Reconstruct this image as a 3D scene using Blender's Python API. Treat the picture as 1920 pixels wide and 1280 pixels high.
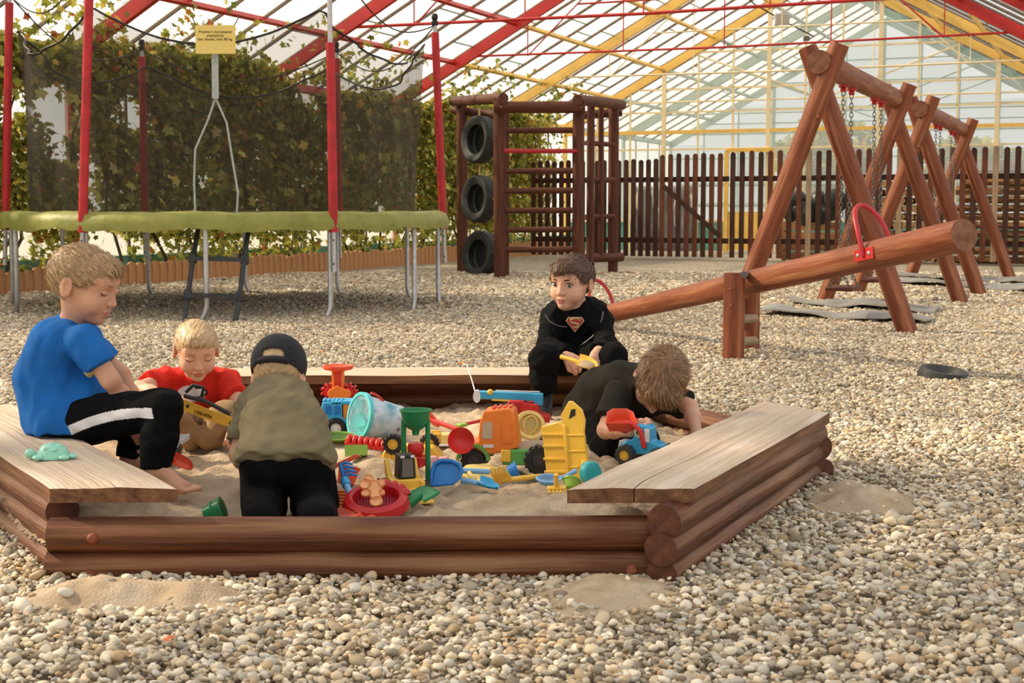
import bpy, bmesh, math, random
import numpy as np
from mathutils import Vector, Matrix, Euler

random.seed(7)
RNG = np.random.default_rng(11)
PI = math.pi
S = bpy.context.scene
COL = S.collection
for _o in list(bpy.data.objects):
    bpy.data.objects.remove(_o)

# ------------------------------------------------------------------ camera
FPX, CAMH = 2700.0, 0.83
PITCH = math.atan(247.0 / FPX)
cam_d = bpy.data.cameras.new('camera')
cam = bpy.data.objects.new('camera', cam_d)
COL.objects.link(cam)
cam.location = (0, 0, CAMH)
cam.rotation_euler = (PI / 2 - PITCH, 0, 0)
cam_d.sensor_width = 36.0
cam_d.lens = FPX / 1920.0 * 36.0
cam_d.clip_start, cam_d.clip_end = 0.05, 400
cam_d.dof.use_dof = True
cam_d.dof.focus_distance = 4.6
cam_d.dof.aperture_fstop = 14
S.camera = cam

# ------------------------------------------------------------------ world, sun, exposure
world = bpy.data.worlds.new('sky')
S.world = world
world.use_nodes = True
wn = world.node_tree.nodes
wn.clear()
w_out = wn.new('ShaderNodeOutputWorld')
w_bg = wn.new('ShaderNodeBackground')
w_bg.inputs['Color'].default_value = (1.0, 0.985, 0.95, 1)
w_bg.inputs['Strength'].default_value = 0.74
world.node_tree.links.new(w_bg.outputs[0], w_out.inputs[0])
sun_d = bpy.data.lights.new('sun', 'SUN')
sun_d.energy = 5.2
sun_d.color = (1.0, 0.80, 0.55)
sun_d.angle = math.radians(2.2)
sun = bpy.data.objects.new('sun', sun_d)
COL.objects.link(sun)
SUN_TRAVEL = Vector((0.80, -0.22, -0.58))
sun.rotation_euler = SUN_TRAVEL.to_track_quat('-Z', 'Y').to_euler()
sun.location = (-8, 8, 12)
S.view_settings.view_transform = 'Standard'
S.view_settings.look = 'None'
S.view_settings.gamma = 1.0
S.view_settings.use_curve_mapping = False
S.view_settings.exposure = 0.38
S.cycles.transparent_max_bounces = 24
S.cycles.max_bounces = 8

# ------------------------------------------------------------------ camera-to-place helpers (used once, to measure the place)
_c, _s = math.cos(PITCH), math.sin(PITCH)
def ray(x, y):
    a, b = (x - 960) / FPX, (640 - y) / FPX
    return Vector((a, _c + b * _s, -_s + b * _c))
def G(x, y, z=0.0):
    d = ray(x, y)
    return Vector((0, 0, CAMH)) + d * ((z - CAMH) / d.z)
def AT(x, y, Y):
    d = ray(x, y)
    return Vector((0, 0, CAMH)) + d * (Y / d.y)

# ------------------------------------------------------------------ materials
MATS = {}
def nt(m):
    return m.node_tree.nodes, m.node_tree.links
def mat(name, col, rough=0.5, col2=None, scale=8.0, var=0.0, bump=0.0, bscale=60.0, stretch=(1, 1, 1),
        metal=0.0, spec=0.5, detail=4.0, coat=0.0, lo=0.35, hi=0.65, sss=0.0, col3=None):
    if name in MATS:
        return MATS[name]
    m = bpy.data.materials.new(name)
    m.use_nodes = True
    N, L = nt(m)
    p = N['Principled BSDF']
    p.inputs['Base Color'].default_value = (*col, 1)
    p.inputs['Roughness'].default_value = rough
    p.inputs['Metallic'].default_value = metal
    p.inputs['Specular IOR Level'].default_value = spec
    if coat:
        p.inputs['Coat Weight'].default_value = coat
    if sss:
        p.inputs['Subsurface Weight'].default_value = sss
        p.inputs['Subsurface Radius'].default_value = (0.012, 0.005, 0.003)
        p.inputs['Subsurface Scale'].default_value = 0.6
    if col2 is None and var:
        col2 = tuple(min(1, c * (1 + var)) for c in col)
        col = tuple(c * (1 - var) for c in col)
    if col2 is not None or bump:
        tc = N.new('ShaderNodeTexCoord')
        mp = N.new('ShaderNodeMapping')
        mp.inputs['Scale'].default_value = stretch
        L.new(tc.outputs['Object'], mp.inputs['Vector'])
    if col2 is not None:
        no = N.new('ShaderNodeTexNoise')
        no.inputs['Scale'].default_value = scale
        no.inputs['Detail'].default_value = detail
        no.inputs['Roughness'].default_value = 0.65
        L.new(mp.outputs[0], no.inputs['Vector'])
        cr = N.new('ShaderNodeValToRGB')
        cr.color_ramp.elements[0].position = lo
        cr.color_ramp.elements[0].color = (*col, 1)
        cr.color_ramp.elements[1].position = hi
        cr.color_ramp.elements[1].color = (*col2, 1)
        if col3 is not None:
            e = cr.color_ramp.elements.new((lo + hi) / 2)
            e.color = (*col3, 1)
        L.new(no.outputs['Fac'], cr.inputs[0])
        L.new(cr.outputs[0], p.inputs['Base Color'])
    if bump:
        nb = N.new('ShaderNodeTexNoise')
        nb.inputs['Scale'].default_value = bscale
        nb.inputs['Detail'].default_value = 5
        L.new(mp.outputs[0], nb.inputs['Vector'])
        bp = N.new('ShaderNodeBump')
        bp.inputs['Strength'].default_value = bump
        bp.inputs['Distance'].default_value = 0.01
        L.new(nb.outputs['Fac'], bp.inputs['Height'])
        L.new(bp.outputs[0], p.inputs['Normal'])
    MATS[name] = m
    return m

def wood(name, dark, light, rough=0.65, along=2.2, across=26.0, bump=0.5, crack=None):
    """timber: grain runs along the object's local X"""
    if name in MATS:
        return MATS[name]
    m = mat(name, dark, rough, col2=light, scale=1.0, stretch=(along, across, across), bump=bump, bscale=2.2, detail=7, lo=0.32, hi=0.68, spec=0.35)
    if crack:
        N, L = nt(m)
        p = N['Principled BSDF']
        tc = N.new('ShaderNodeTexCoord'); mp = N.new('ShaderNodeMapping')
        mp.inputs['Scale'].default_value = (1.1, 16, 16)
        L.new(tc.outputs['Object'], mp.inputs['Vector'])
        no = N.new('ShaderNodeTexNoise'); no.inputs['Scale'].default_value = 1.3; no.inputs['Detail'].default_value = 3
        L.new(mp.outputs[0], no.inputs['Vector'])
        cr = N.new('ShaderNodeValToRGB')
        cr.color_ramp.elements[0].position = 0.54; cr.color_ramp.elements[0].color = (0, 0, 0, 1)
        cr.color_ramp.elements[1].position = 0.70; cr.color_ramp.elements[1].color = (1, 1, 1, 1)
        L.new(no.outputs['Fac'], cr.inputs[0])
        mx = N.new('ShaderNodeMix'); mx.data_type = 'RGBA'
        src = p.inputs['Base Color'].links[0].from_socket
        L.new(cr.outputs[0], mx.inputs['Factor']); L.new(src, mx.inputs['A'])
        mx.inputs['B'].default_value = (*crack, 1)
        L.new(mx.outputs['Result'], p.inputs['Base Color'])
    return m

def vcmat(name, rough=0.6, attr='tint', trans=0.0, inst=False, bump=0.0):
    """colour stored per piece on the geometry (natural variety of stones / leaves)"""
    if name in MATS:
        return MATS[name]
    m = bpy.data.materials.new(name); m.use_nodes = True
    N, L = nt(m)
    p = N['Principled BSDF']
    p.inputs['Roughness'].default_value = rough
    a = N.new('ShaderNodeAttribute'); a.attribute_name = attr
    a.attribute_type = 'INSTANCER' if inst else 'GEOMETRY'
    L.new(a.outputs['Color'], p.inputs['Base Color'])
    if trans:
        t = N.new('ShaderNodeBsdfTranslucent')
        L.new(a.outputs['Color'], t.inputs['Color'])
        mx = N.new('ShaderNodeMixShader'); mx.inputs[0].default_value = trans
        L.new(p.outputs[0], mx.inputs[1]); L.new(t.outputs[0], mx.inputs[2])
        L.new(mx.outputs[0], N['Material Output'].inputs['Surface'])
    MATS[name] = m
    return m

def glass_mat(name, clear=0.8, tint=(1, 1, 1), milk=(1, 1, 1)):
    m = bpy.data.materials.new(name); m.use_nodes = True
    N, L = nt(m); N.clear()
    o = N.new('ShaderNodeOutputMaterial')
    t = N.new('ShaderNodeBsdfTransparent'); t.inputs[0].default_value = (*tint, 1)
    d = N.new('ShaderNodeBsdfTranslucent'); d.inputs[0].default_value = (*milk, 1)
    g = N.new('ShaderNodeBsdfGlossy'); g.inputs['Roughness'].default_value = 0.12
    m1 = N.new('ShaderNodeMixShader'); m1.inputs[0].default_value = 1 - clear
    m2 = N.new('ShaderNodeMixShader'); m2.inputs[0].default_value = 0.04
    L.new(t.outputs[0], m1.inputs[1]); L.new(d.outputs[0], m1.inputs[2])
    L.new(m1.outputs[0], m2.inputs[1]); L.new(g.outputs[0], m2.inputs[2])
    L.new(m2.outputs[0], o.inputs[0])
    MATS[name] = m
    return m

M_LOG = wood('stained_log', (0.05, 0.014, 0.006), (0.22, 0.075, 0.028), 0.55, along=1.6, across=34, bump=0.8, crack=(0.30, 0.15, 0.07))
M_LOGEND = mat('log_end', (0.075, 0.02, 0.008), 0.7, col2=(0.15, 0.05, 0.02), scale=30)
M_POST = wood('stained_post', (0.15, 0.036, 0.014), (0.34, 0.105, 0.045), 0.55, crack=(0.42, 0.17, 0.08))
M_POSTEND = mat('post_end', (0.17, 0.06, 0.03), 0.7, col2=(0.3, 0.13, 0.07), scale=22)
M_CLIMB = wood('climber_timber', (0.055, 0.016, 0.009), (0.16, 0.05, 0.025), 0.6)
M_PLANK = wood('weathered_plank', (0.50, 0.385, 0.28), (0.67, 0.55, 0.43), 0.8, along=1.4, across=60, bump=0.9, crack=(0.70, 0.60, 0.49))
M_PLANKEDGE = wood('plank_edge', (0.09, 0.036, 0.016), (0.27, 0.13, 0.06), 0.75, along=3, across=40)
M_PICKET = wood('dark_picket', (0.018, 0.007, 0.004), (0.07, 0.022, 0.011), 0.6)
M_PICKETRED = wood('red_picket', (0.06, 0.016, 0.008), (0.16, 0.046, 0.02), 0.6)
M_PICKETPALE = wood('pale_picket', (0.2, 0.13, 0.08), (0.42, 0.3, 0.2), 0.8)
M_BOARD = wood('edging_board', (0.36, 0.16, 0.06), (0.66, 0.36, 0.16), 0.75, along=2, across=18, crack=(0.3, 0.15, 0.07))
M_RED = mat('red_paint', (0.52, 0.022, 0.018), 0.42, var=0.15, scale=3)
M_REDBAR = mat('red_bar', (0.5, 0.02, 0.03), 0.35)
M_YELLOW = mat('yellow_paint', (0.86, 0.55, 0.13), 0.5, var=0.1, scale=3)
M_CREAM = mat('cream_paint', (0.88, 0.74, 0.46), 0.5, var=0.06, scale=3)
M_GREENP = mat('green_paint', (0.12, 0.34, 0.28), 0.5, var=0.15, scale=3)
M_GREENPALE = mat('grey_green_paint', (0.33, 0.45, 0.40), 0.55, var=0.1, scale=3)
M_BAR = mat('glazing_bar', (0.16, 0.115, 0.085), 0.6, var=0.3, scale=4)
M_GALV = mat('galvanised', (0.55, 0.56, 0.57), 0.38, metal=0.8, var=0.15, scale=20)
M_BLACK = mat('black_plastic', (0.012, 0.012, 0.013), 0.45)
M_RUBBER = mat('tyre_rubber', (0.016, 0.019, 0.02), 0.6, col2=(0.05, 0.055, 0.055), scale=14, bump=0.2, bscale=40)
M_STEEL = mat('dark_steel', (0.16, 0.15, 0.14), 0.45, metal=0.7)
M_ROPE = mat('rope', (0.62, 0.45, 0.2), 0.9, var=0.2, scale=80)
M_GLASSROOF = glass_mat('roof_glass', 0.82, (0.97, 0.98, 0.97))
M_GLASSWALL = glass_mat('wall_glass', 0.86, (0.96, 0.98, 0.98), (0.95, 0.97, 0.98))

# ------------------------------------------------------------------ mesh builder
class MB:
    def __init__(self):
        self.v, self.f, self.m = [], [], []
    def add(self, vs, fs, mi=0, M=None):
        o = len(self.v)
        if M is not None:
            vs = [M @ Vector(q) for q in vs]
        self.v += [tuple(q) for q in vs]
        self.f += [tuple(i + o for i in q) for q in fs]
        self.m += [mi] * len(fs)
        return self
    def box(self, c, s, M=None, mi=0, taper=(1, 1)):
        x, y, z = [q / 2 for q in s]
        tx, ty = taper
        vs = [(-x, -y, -z), (x, -y, -z), (x, y, -z), (-x, y, -z), (-x * tx, -y * ty, z), (x * tx, -y * ty, z), (x * tx, y * ty, z), (-x * tx, y * ty, z)]
        fs = [(0, 3, 2, 1), (4, 5, 6, 7), (0, 1, 5, 4), (1, 2, 6, 5), (2, 3, 7, 6), (3, 0, 4, 7)]
        T = Matrix.Translation(Vector(c))
        return self.add(vs, fs, mi, (M @ T) if M is not None else T)
    def tube(self, pts, r, seg=10, mi=0, closed=False, cap=True, endmi=None, flat=1.0):
        pts = [Vector(p) for p in pts]
        n = len(pts)
        rs = r if isinstance(r, (list, tuple)) else [r] * n
        prev = None
        rings = []
        for i, p in enumerate(pts):
            if closed:
                t = pts[(i + 1) % n] - pts[i - 1]
            else:
                t = pts[min(i + 1, n - 1)] - pts[max(i - 1, 0)]
            t.normalize()
            if prev is None:
                a = Vector((0, 0, 1)) if abs(t.z) < 0.9 else Vector((1, 0, 0))
                b = (a - t * a.dot(t)).normalized()
            else:
                b = (prev - t * prev.dot(t)).normalized()
            prev = b
            c = t.cross(b)
            rings.append([p + (b * math.cos(2 * PI * k / seg) * flat + c * math.sin(2 * PI * k / seg)) * rs[i] for k in range(seg)])
        vs = [q for ring in rings for q in ring]
        fs = []
        for i in range(n if closed else n - 1):
            j = (i + 1) % n
            for k in range(seg):
                k2 = (k + 1) % seg
                fs.append((i * seg + k, i * seg + k2, j * seg + k2, j * seg + k))
        self.add(vs, fs, mi)
        if cap and not closed:
            o = len(self.v) - len(vs)
            e = mi if endmi is None else endmi
            self.f.append(tuple(o + k for k in reversed(range(seg)))); self.m.append(e)
            self.f.append(tuple(o + (n - 1) * seg + k for k in range(seg))); self.m.append(e)
        return self
    def lathe(self, prof, seg=24, M=None, mi=0, sweep=2 * PI, sx=1.0, sy=1.0):
        """profile of (radius, height) turned round local Z"""
        full = abs(sweep - 2 * PI) < 1e-6
        n = seg if full else seg + 1
        vs = []
        for r_, z in prof:
            for k in range(n):
                a = sweep * k / seg
                vs.append((r_ * math.cos(a) * sx, r_ * math.sin(a) * sy, z))
        fs = []
        for i in range(len(prof) - 1):
            for k in range(seg):
                k2 = (k + 1) % n
                fs.append((i * n + k, i * n + k2, (i + 1) * n + k2, (i + 1) * n + k))
        if full:
            if prof[0][0] > 1e-6: fs.append(tuple(reversed(range(n))))
            if prof[-1][0] > 1e-6: fs.append(tuple((len(prof) - 1) * n + k for k in range(n)))
        return self.add(vs, fs, mi, M)
    def prism(self, poly, h, M=None, mi=0, z0=0.0, mi_side=None):
        n = len(poly)
        vs = [(x, y, z0) for x, y in poly] + [(x, y, z0 + h) for x, y in poly]
        self.add(vs, [tuple(reversed(range(n))), tuple(range(n, 2 * n))], mi, M)
        o = len(self.v) - 2 * n
        for k in range(n):
            k2 = (k + 1) % n
            self.f.append((o + k, o + k2, o + n + k2, o + n + k)); self.m.append(mi if mi_side is None else mi_side)
        return self
    def ball(self, c, r, seg=14, mi=0, M=None):
        rx, ry, rz = r if isinstance(r, (tuple, list)) else (r, r, r)
        nr = max(6, seg // 2)
        prof = [(math.sin(PI * i / nr), -math.cos(PI * i / nr)) for i in range(nr + 1)]
        prof[0] = (1e-4, -1); prof[-1] = (1e-4, 1)
        T = Matrix.Translation(Vector(c)) @ Matrix.Diagonal((rx, ry, rz, 1))
        return self.lathe(prof, seg, (M @ T) if M is not None else T, mi)
    def build(self, name, mats, parent=None, world=True, smooth=40, bevel=0.0, label=None, M=None):
        me = bpy.data.meshes.new(name)
        me.from_pydata(self.v, [], self.f)
        if not isinstance(mats, (list, tuple)): mats = [mats]
        for q in mats: me.materials.append(q)
        if len(mats) > 1:
            me.polygons.foreach_set('material_index', [min(q, len(mats) - 1) for q in self.m])
        me.update()
        if smooth:
            me.shade_smooth()
            me.set_sharp_from_angle(angle=math.radians(smooth))
        return link(name, me, parent, world, bevel, label, M)

ROOTM = {}
def link(name, me, parent=None, world=True, bevel=0.0, label=None, M=None):
    o = bpy.data.objects.new(name, me)
    COL.objects.link(o)
    if M is not None: o.matrix_basis = M
    if parent is not None:
        o.parent = parent
        if world and parent.name in ROOTM:
            o.matrix_parent_inverse = ROOTM[parent.name].inverted()
    if bevel:
        b = o.modifiers.new('bevel', 'BEVEL'); b.width = bevel; b.segments = 2; b.limit_method = 'ANGLE'
        b.angle_limit = math.radians(35)
    if label: o['label'] = label
    return o
def tag(o, label=None, cat=None, group=None, kind=None):
    if label: o['label'] = label
    if cat: o['category'] = cat
    if group: o['group'] = group
    if kind: o['kind'] = kind
    return o
def thing(name, label, cat, loc=(0, 0, 0), rot=(0, 0, 0), group=None, kind=None, M=None):
    o = bpy.data.objects.new(name, None)
    COL.objects.link(o)
    o.empty_display_size = 0.05
    if M is None:
        M = Matrix.Translation(Vector(loc)) @ Euler(rot).to_matrix().to_4x4()
    o.matrix_basis = M
    ROOTM[o.name] = M.copy()
    return tag(o, label, cat, group, kind)
def frame_x(p0, p1, up=(0, 0, 1)):
    """matrix at p0 whose local X runs to p1"""
    p0, p1 = Vector(p0), Vector(p1)
    x = (p1 - p0).normalized()
    u = Vector(up)
    if abs(x.dot(u)) > 0.98: u = Vector((0, 1, 0))
    y = u.cross(x).normalized()
    z = x.cross(y)
    return Matrix(((x.x, y.x, z.x, p0.x), (x.y, y.y, z.y, p0.y), (x.z, y.z, z.z, p0.z), (0, 0, 0, 1)))
def log(name, p0, p1, r0, r1=None, mats=None, parent=None, seg=18, n=10, rough=0.02, label=None, flat=1.0):
    """round timber with slightly uneven girth"""
    r1 = r0 if r1 is None else r1
    M = frame_x(p0, p1)
    Ln = (Vector(p1) - Vector(p0)).length
    mb = MB()
    ph = [random.uniform(0, 6.28) for _ in range(4)]
    rings = []
    vs, fs = [], []
    for i in range(n + 1):
        t = i / n
        rr = r0 + (r1 - r0) * t
        for k in range(seg):
            a = 2 * PI * k / seg
            q = rr * (1 + rough * (math.sin(2 * a + ph[0] + 2.1 * t * Ln) + 0.7 * math.sin(3 * a + ph[1] - 3 * t) + 0.8 * math.sin(5 * t * Ln + ph[2])))
            e = 0.004 * (1 if i == 0 else -1) if i in (0, n) else 0
            if i in (0, n): q *= 0.965
            vs.append((t * Ln, q * math.cos(a), q * math.sin(a) * flat))
    for i in range(n):
        for k in range(seg):
            k2 = (k + 1) % seg
            fs.append((i * seg + k, i * seg + k2, (i + 1) * seg + k2, (i + 1) * seg + k))
    mb.add(vs, fs, 0)
    mb.f.append(tuple(reversed(range(seg)))); mb.m.append(1)
    mb.f.append(tuple(n * seg + k for k in range(seg))); mb.m.append(1)
    return mb.build(name, mats or [M_LOG, M_LOGEND], parent, True, 50, label=label, M=M)
def bolt(p, nrm, r, parent, name='bolt', m=None):
    M = frame_x(p, Vector(p) + Vector(nrm))
    R = M @ Matrix.Rotation(PI / 2, 4, 'Y')
    mb = MB(); mb.lathe([(r, -0.004), (r, r * 0.15), (r * 0.8, r * 0.5), (r * 0.4, r * 0.7), (1e-4, r * 0.75)], 14, R)
    return mb.build(name, m or M_STEEL, parent)
def textobj(name, body, size, M, m, parent, depth=0.0006, align='CENTER', spacing=1.0):
    cu = bpy.data.curves.new(name, 'FONT')
    cu.body = body; cu.size = size; cu.align_x = align; cu.align_y = 'CENTER'
    cu.extrude = depth; cu.space_line = spacing
    o = bpy.data.objects.new(name, cu)
    COL.objects.link(o)
    cu.materials.append(m)
    o.matrix_basis = M
    o.parent = parent
    if parent.name in ROOTM: o.matrix_parent_inverse = ROOTM[parent.name].inverted()
    return o

# ================================================================== GROUND
HEX_A = math.radians(1.8)
HEX_C = Vector((-0.403, 4.452, 0))
HEX_R = 1.40
HV = [Vector(q) for q in ((-1.05, 3.22, 0), (0.37, 3.24, 0), (0.945, 4.47, 0), (0.30, 5.69, 0), (-1.12, 5.66, 0), (-1.78, 4.42, 0))]   # front-left, front-right, right, back-right, back-left, left
def in_hex(x, y, grow=0.0):
    res = np.ones_like(x, dtype=bool)
    for k in range(6):
        a, b = HV[k], HV[(k + 1) % 6]; d = (b - a).normalized()
        res &= ((x - a.x) * d.y - (y - a.y) * d.x) < grow
    return res

def fbm(x, y, seed=0, oct=4, freq=1.0):
    """cheap smooth value noise on arrays"""
    r = np.random.default_rng(seed)
    tot = np.zeros_like(x, dtype=float); amp = 1.0
    for o in range(oct):
        t = r.random((64, 64))
        fx, fy = x * freq * 2 ** o + 17.3 * o, y * freq * 2 ** o + 9.1 * o
        ix, iy = np.floor(fx).astype(int), np.floor(fy).astype(int)
        tx, ty = fx - ix, fy - iy
        tx, ty = tx * tx * (3 - 2 * tx), ty * ty * (3 - 2 * ty)
        g = lambda a, b: t[a % 64, b % 64]
        tot += amp * ((g(ix, iy) * (1 - tx) + g(ix + 1, iy) * tx) * (1 - ty) + (g(ix, iy + 1) * (1 - tx) + g(ix + 1, iy + 1) * tx) * ty - 0.5)
        amp *= 0.5
    return tot

# gravel bed material for the receding ground
m = bpy.data.materials.new('gravel_bed'); m.use_nodes = True
N, L = nt(m); p = N['Principled BSDF']; p.inputs['Roughness'].default_value = 0.85
tc = N.new('ShaderNodeTexCoord')
vo = N.new('ShaderNodeTexVoronoi'); vo.inputs['Scale'].default_value = 42
L.new(tc.outputs['Object'], vo.inputs['Vector'])
cr = N.new('ShaderNodeValToRGB')
E = cr.color_ramp.elements
E[0].position = 0.0; E[0].color = (0.15, 0.115, 0.08, 1)
E[1].position = 1.0; E[1].color = (0.50, 0.44, 0.35, 1)
for ps, c in ((0.3, (0.31, 0.26, 0.19, 1)), (0.6, (0.42, 0.35, 0.26, 1)), (0.8, (0.40, 0.37, 0.32, 1))):
    e = E.new(ps); e.color = c
sp = N.new('ShaderNodeSeparateColor'); L.new(vo.outputs['Color'], sp.inputs[0])
L.new(sp.outputs[0], cr.inputs[0]); L.new(cr.outputs[0], p.inputs['Base Color'])
bp = N.new('ShaderNodeBump'); bp.inputs['Strength'].default_value = 1.0; bp.inputs['Distance'].default_value = 0.012; bp.invert = True
L.new(vo.outputs['Distance'], bp.inputs['Height']); L.new(bp.outputs[0], p.inputs['Normal'])
M_GRAVELBED = m
M_PEBBLE = vcmat('pebble', 0.7, inst=True)
M_SAND = mat('sand', (0.38, 0.285, 0.19), 0.95, col2=(0.53, 0.43, 0.315), scale=9, bump=0.5, bscale=160, spec=0.1)

mb = MB()
mb.add([(-60, -6, -0.012), (70, -6, -0.012), (70, 110, -0.012), (-60, 110, -0.012)], [(0, 1, 2, 3)])
floor = mb.build('floor', M_GRAVELBED, smooth=0)
tag(floor, 'loose pale gravel covering the playground floor', None, None, 'structure')

def pebble_mesh(i, sub=2):
    r = np.random.default_rng(100 + i)
    bm = bmesh.new(); bmesh.ops.create_icosphere(bm, subdivisions=sub, radius=1.0)
    ax = np.array([1.0, r.uniform(0.62, 0.9), r.uniform(0.38, 0.62)])
    d = r.normal(size=(8, 3)); d /= np.linalg.norm(d, axis=1)[:, None]
    h = r.uniform(0.45, 0.82, 8)
    for v in bm.verts:
        q = np.array(v.co)
        for dd, hh in zip(d, h):
            s = q @ dd
            if s > hh: q = q - dd * (s - hh) * 0.75
        v.co = Vector(q * ax)
    me = bpy.data.meshes.new('pebble'); bm.to_mesh(me); bm.free()
    me.shade_smooth()
    return me
PEB = np.array([1.20, 1.17, 1.08]) * np.array([(0.40, 0.36, 0.30), (0.55, 0.47, 0.36), (0.62, 0.52, 0.38), (0.34, 0.27, 0.19), (0.66, 0.61, 0.53), (0.47, 0.35, 0.22), (0.50, 0.48, 0.44), (0.72, 0.65, 0.54), (0.27, 0.23, 0.18)])
# pebbles past the first 300: one scattered mass
def scatter_points():
    P = []
    def zone(y0, y1, dens, size):
        area_w = lambda y: 0.78 * y + 1.3
        n = int(dens * (area_w(y0) + area_w(y1)) / 2 * (y1 - y0))
        y = RNG.uniform(y0, y1, n); x = RNG.uniform(-0.5, 0.5, n) * area_w(y1)
        k = np.abs(x) < area_w(y) / 2
        x, y = x[k], y[k]
        s = size * np.exp(RNG.normal(0, 0.33, len(x)))
        P.append(np.stack([x, y, s], 1))
    zone(1.9, 4.2, 9200, 0.0090)
    zone(4.2, 7.5, 7600, 0.0088)
    zone(7.5, 12, 5800, 0.0094)
    zone(12, 19, 1900, 0.0150)
    return np.concatenate(P)
PTS = scatter_points()
keep = ~in_hex(PTS[:, 0], PTS[:, 1], -0.02)
# sand spills push gravel aside (centre, radii, rotation)
SPILLS = [((-0.80, 3.02), 0.26, 0.13, 0.0, 0.036), ((0.20, 3.04), 0.17, 0.15, 0.2, 0.02), ((0.98, 4.02), 0.16, 0.22, -0.4, 0.04), ((-1.60, 3.45), 0.11, 0.40, 0.52, 0.03)]
def spill_h(x, y):
    h = np.zeros_like(x) - 1.0
    for (c, a, b, rot, hh) in SPILLS:
        dx, dy = x - c[0], y - c[1]
        X, Y_ = dx * math.cos(rot) + dy * math.sin(rot), -dx * math.sin(rot) + dy * math.cos(rot)
        q = (X / a) ** 2 + (Y_ / b) ** 2 + 0.9 * fbm(x, y, 5, 3, 9)
        h = np.maximum(h, hh * (1 - q))
    return h
sh = spill_h(PTS[:, 0], PTS[:, 1])
keep &= (sh < 0.006) | (RNG.random(len(PTS)) < 0.05)
PTS = PTS[keep]; sh = np.maximum(sh[keep], 0)
order = np.argsort(PTS[:, 1] - PTS[:, 2] * 30)
PTS = PTS[order]; sh = sh[order]
npt = len(PTS)
ROT = np.stack([RNG.normal(0, 0.35, npt), RNG.normal(0, 0.35, npt), RNG.uniform(0, 6.28, npt)], 1)
TINT = PEB[RNG.integers(0, len(PEB), npt)] * RNG.uniform(0.62, 1.16, (npt, 1))
ZZ = PTS[:, 2] * 0.25 + RNG.uniform(-0.004, 0.010, npt) + sh * 0.8 + 0.012 * fbm(PTS[:, 0], PTS[:, 1], 3, 3, 1.4)
IDX = RNG.integers(0, 6, npt)
PEBM = [pebble_mesh(i) for i in range(6)]
# the 300 that show largest, each a piece of its own
inview = np.where((np.abs(PTS[:, 0] / PTS[:, 1]) < 0.355) & (PTS[:, 1] > 2.46) & (PTS[:, 2] > 0.0105))[0][:300]
PEBC = []
for j in range(9):
    mm = mat('pebble_stone_%d' % j, tuple(PEB[j] * 0.95), 0.7, var=0.1, scale=70)
    row = []
    for i in range(6):
        q = pebble_mesh(i, 1); q.materials.append(mm); row.append(q)
    PEBC.append(row)
for i in inview:
    o = bpy.data.objects.new('pebble', PEBC[int(RNG.integers(0, 9))][int(IDX[i])])
    COL.objects.link(o)
    o.location = (PTS[i, 0], PTS[i, 1], ZZ[i] + 0.004); o.rotation_euler = ROT[i]; o.scale = [PTS[i, 2]] * 3
    o.parent = floor
msk = np.ones(npt, bool); msk[inview] = False
me = bpy.data.meshes.new('gravel')
n = int(msk.sum())
me.vertices.add(n)
me.vertices.foreach_set('co', np.stack([PTS[msk, 0], PTS[msk, 1], ZZ[msk]], 1).astype(np.float32).ravel())
for nm, ty, arr in (('rot', 'FLOAT_VECTOR', ROT[msk]), ('tint', 'FLOAT_VECTOR', TINT[msk])):
    a = me.attributes.new(nm, ty, 'POINT'); a.data.foreach_set('vector', arr.astype(np.float32).ravel())
a = me.attributes.new('siz', 'FLOAT', 'POINT'); a.data.foreach_set('value', PTS[msk, 2].astype(np.float32))
a = me.attributes.new('idx', 'INT', 'POINT'); a.data.foreach_set('value', IDX[msk].astype(np.int32))
me.update()
gravel = bpy.data.objects.new('gravel', me); COL.objects.link(gravel); gravel.parent = floor
gravel['kind'] = 'stuff'
ng = bpy.data.node_groups.new('scatter_gravel', 'GeometryNodeTree')
ng.interface.new_socket('Geometry', in_out='INPUT', socket_type='NodeSocketGeometry')
ng.interface.new_socket('Geometry', in_out='OUTPUT', socket_type='NodeSocketGeometry')
gi, go = ng.nodes.new('NodeGroupInput'), ng.nodes.new('NodeGroupOutput')
iop = ng.nodes.new('GeometryNodeInstanceOnPoints')
jn = ng.nodes.new('GeometryNodeJoinGeometry')
SRC = []
for i in range(6):
    PEBM[i].materials.append(M_PEBBLE)
    so = bpy.data.objects.new('pebble_shape', PEBM[i])
    SRC.append(so)
    oi = ng.nodes.new('GeometryNodeObjectInfo'); oi.inputs['Object'].default_value = so; oi.inputs['As Instance'].default_value = True
    ng.links.new(oi.outputs['Geometry'], jn.inputs[0])
def nattr(nm, ty):
    q = ng.nodes.new('GeometryNodeInputNamedAttribute'); q.data_type = ty; q.inputs['Name'].default_value = nm
    return q.outputs['Attribute']
ng.links.new(gi.outputs[0], iop.inputs['Points'])
ng.links.new(jn.outputs[0], iop.inputs['Instance'])
iop.inputs['Pick Instance'].default_value = True
ng.links.new(nattr('idx', 'INT'), iop.inputs['Instance Index'])
ng.links.new(nattr('rot', 'FLOAT_VECTOR'), iop.inputs['Rotation'])
ng.links.new(nattr('siz', 'FLOAT'), iop.inputs['Scale'])
ng.links.new(iop.outputs[0], go.inputs[0])
md = gravel.modifiers.new('scatter', 'NODES'); md.node_group = ng

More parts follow.
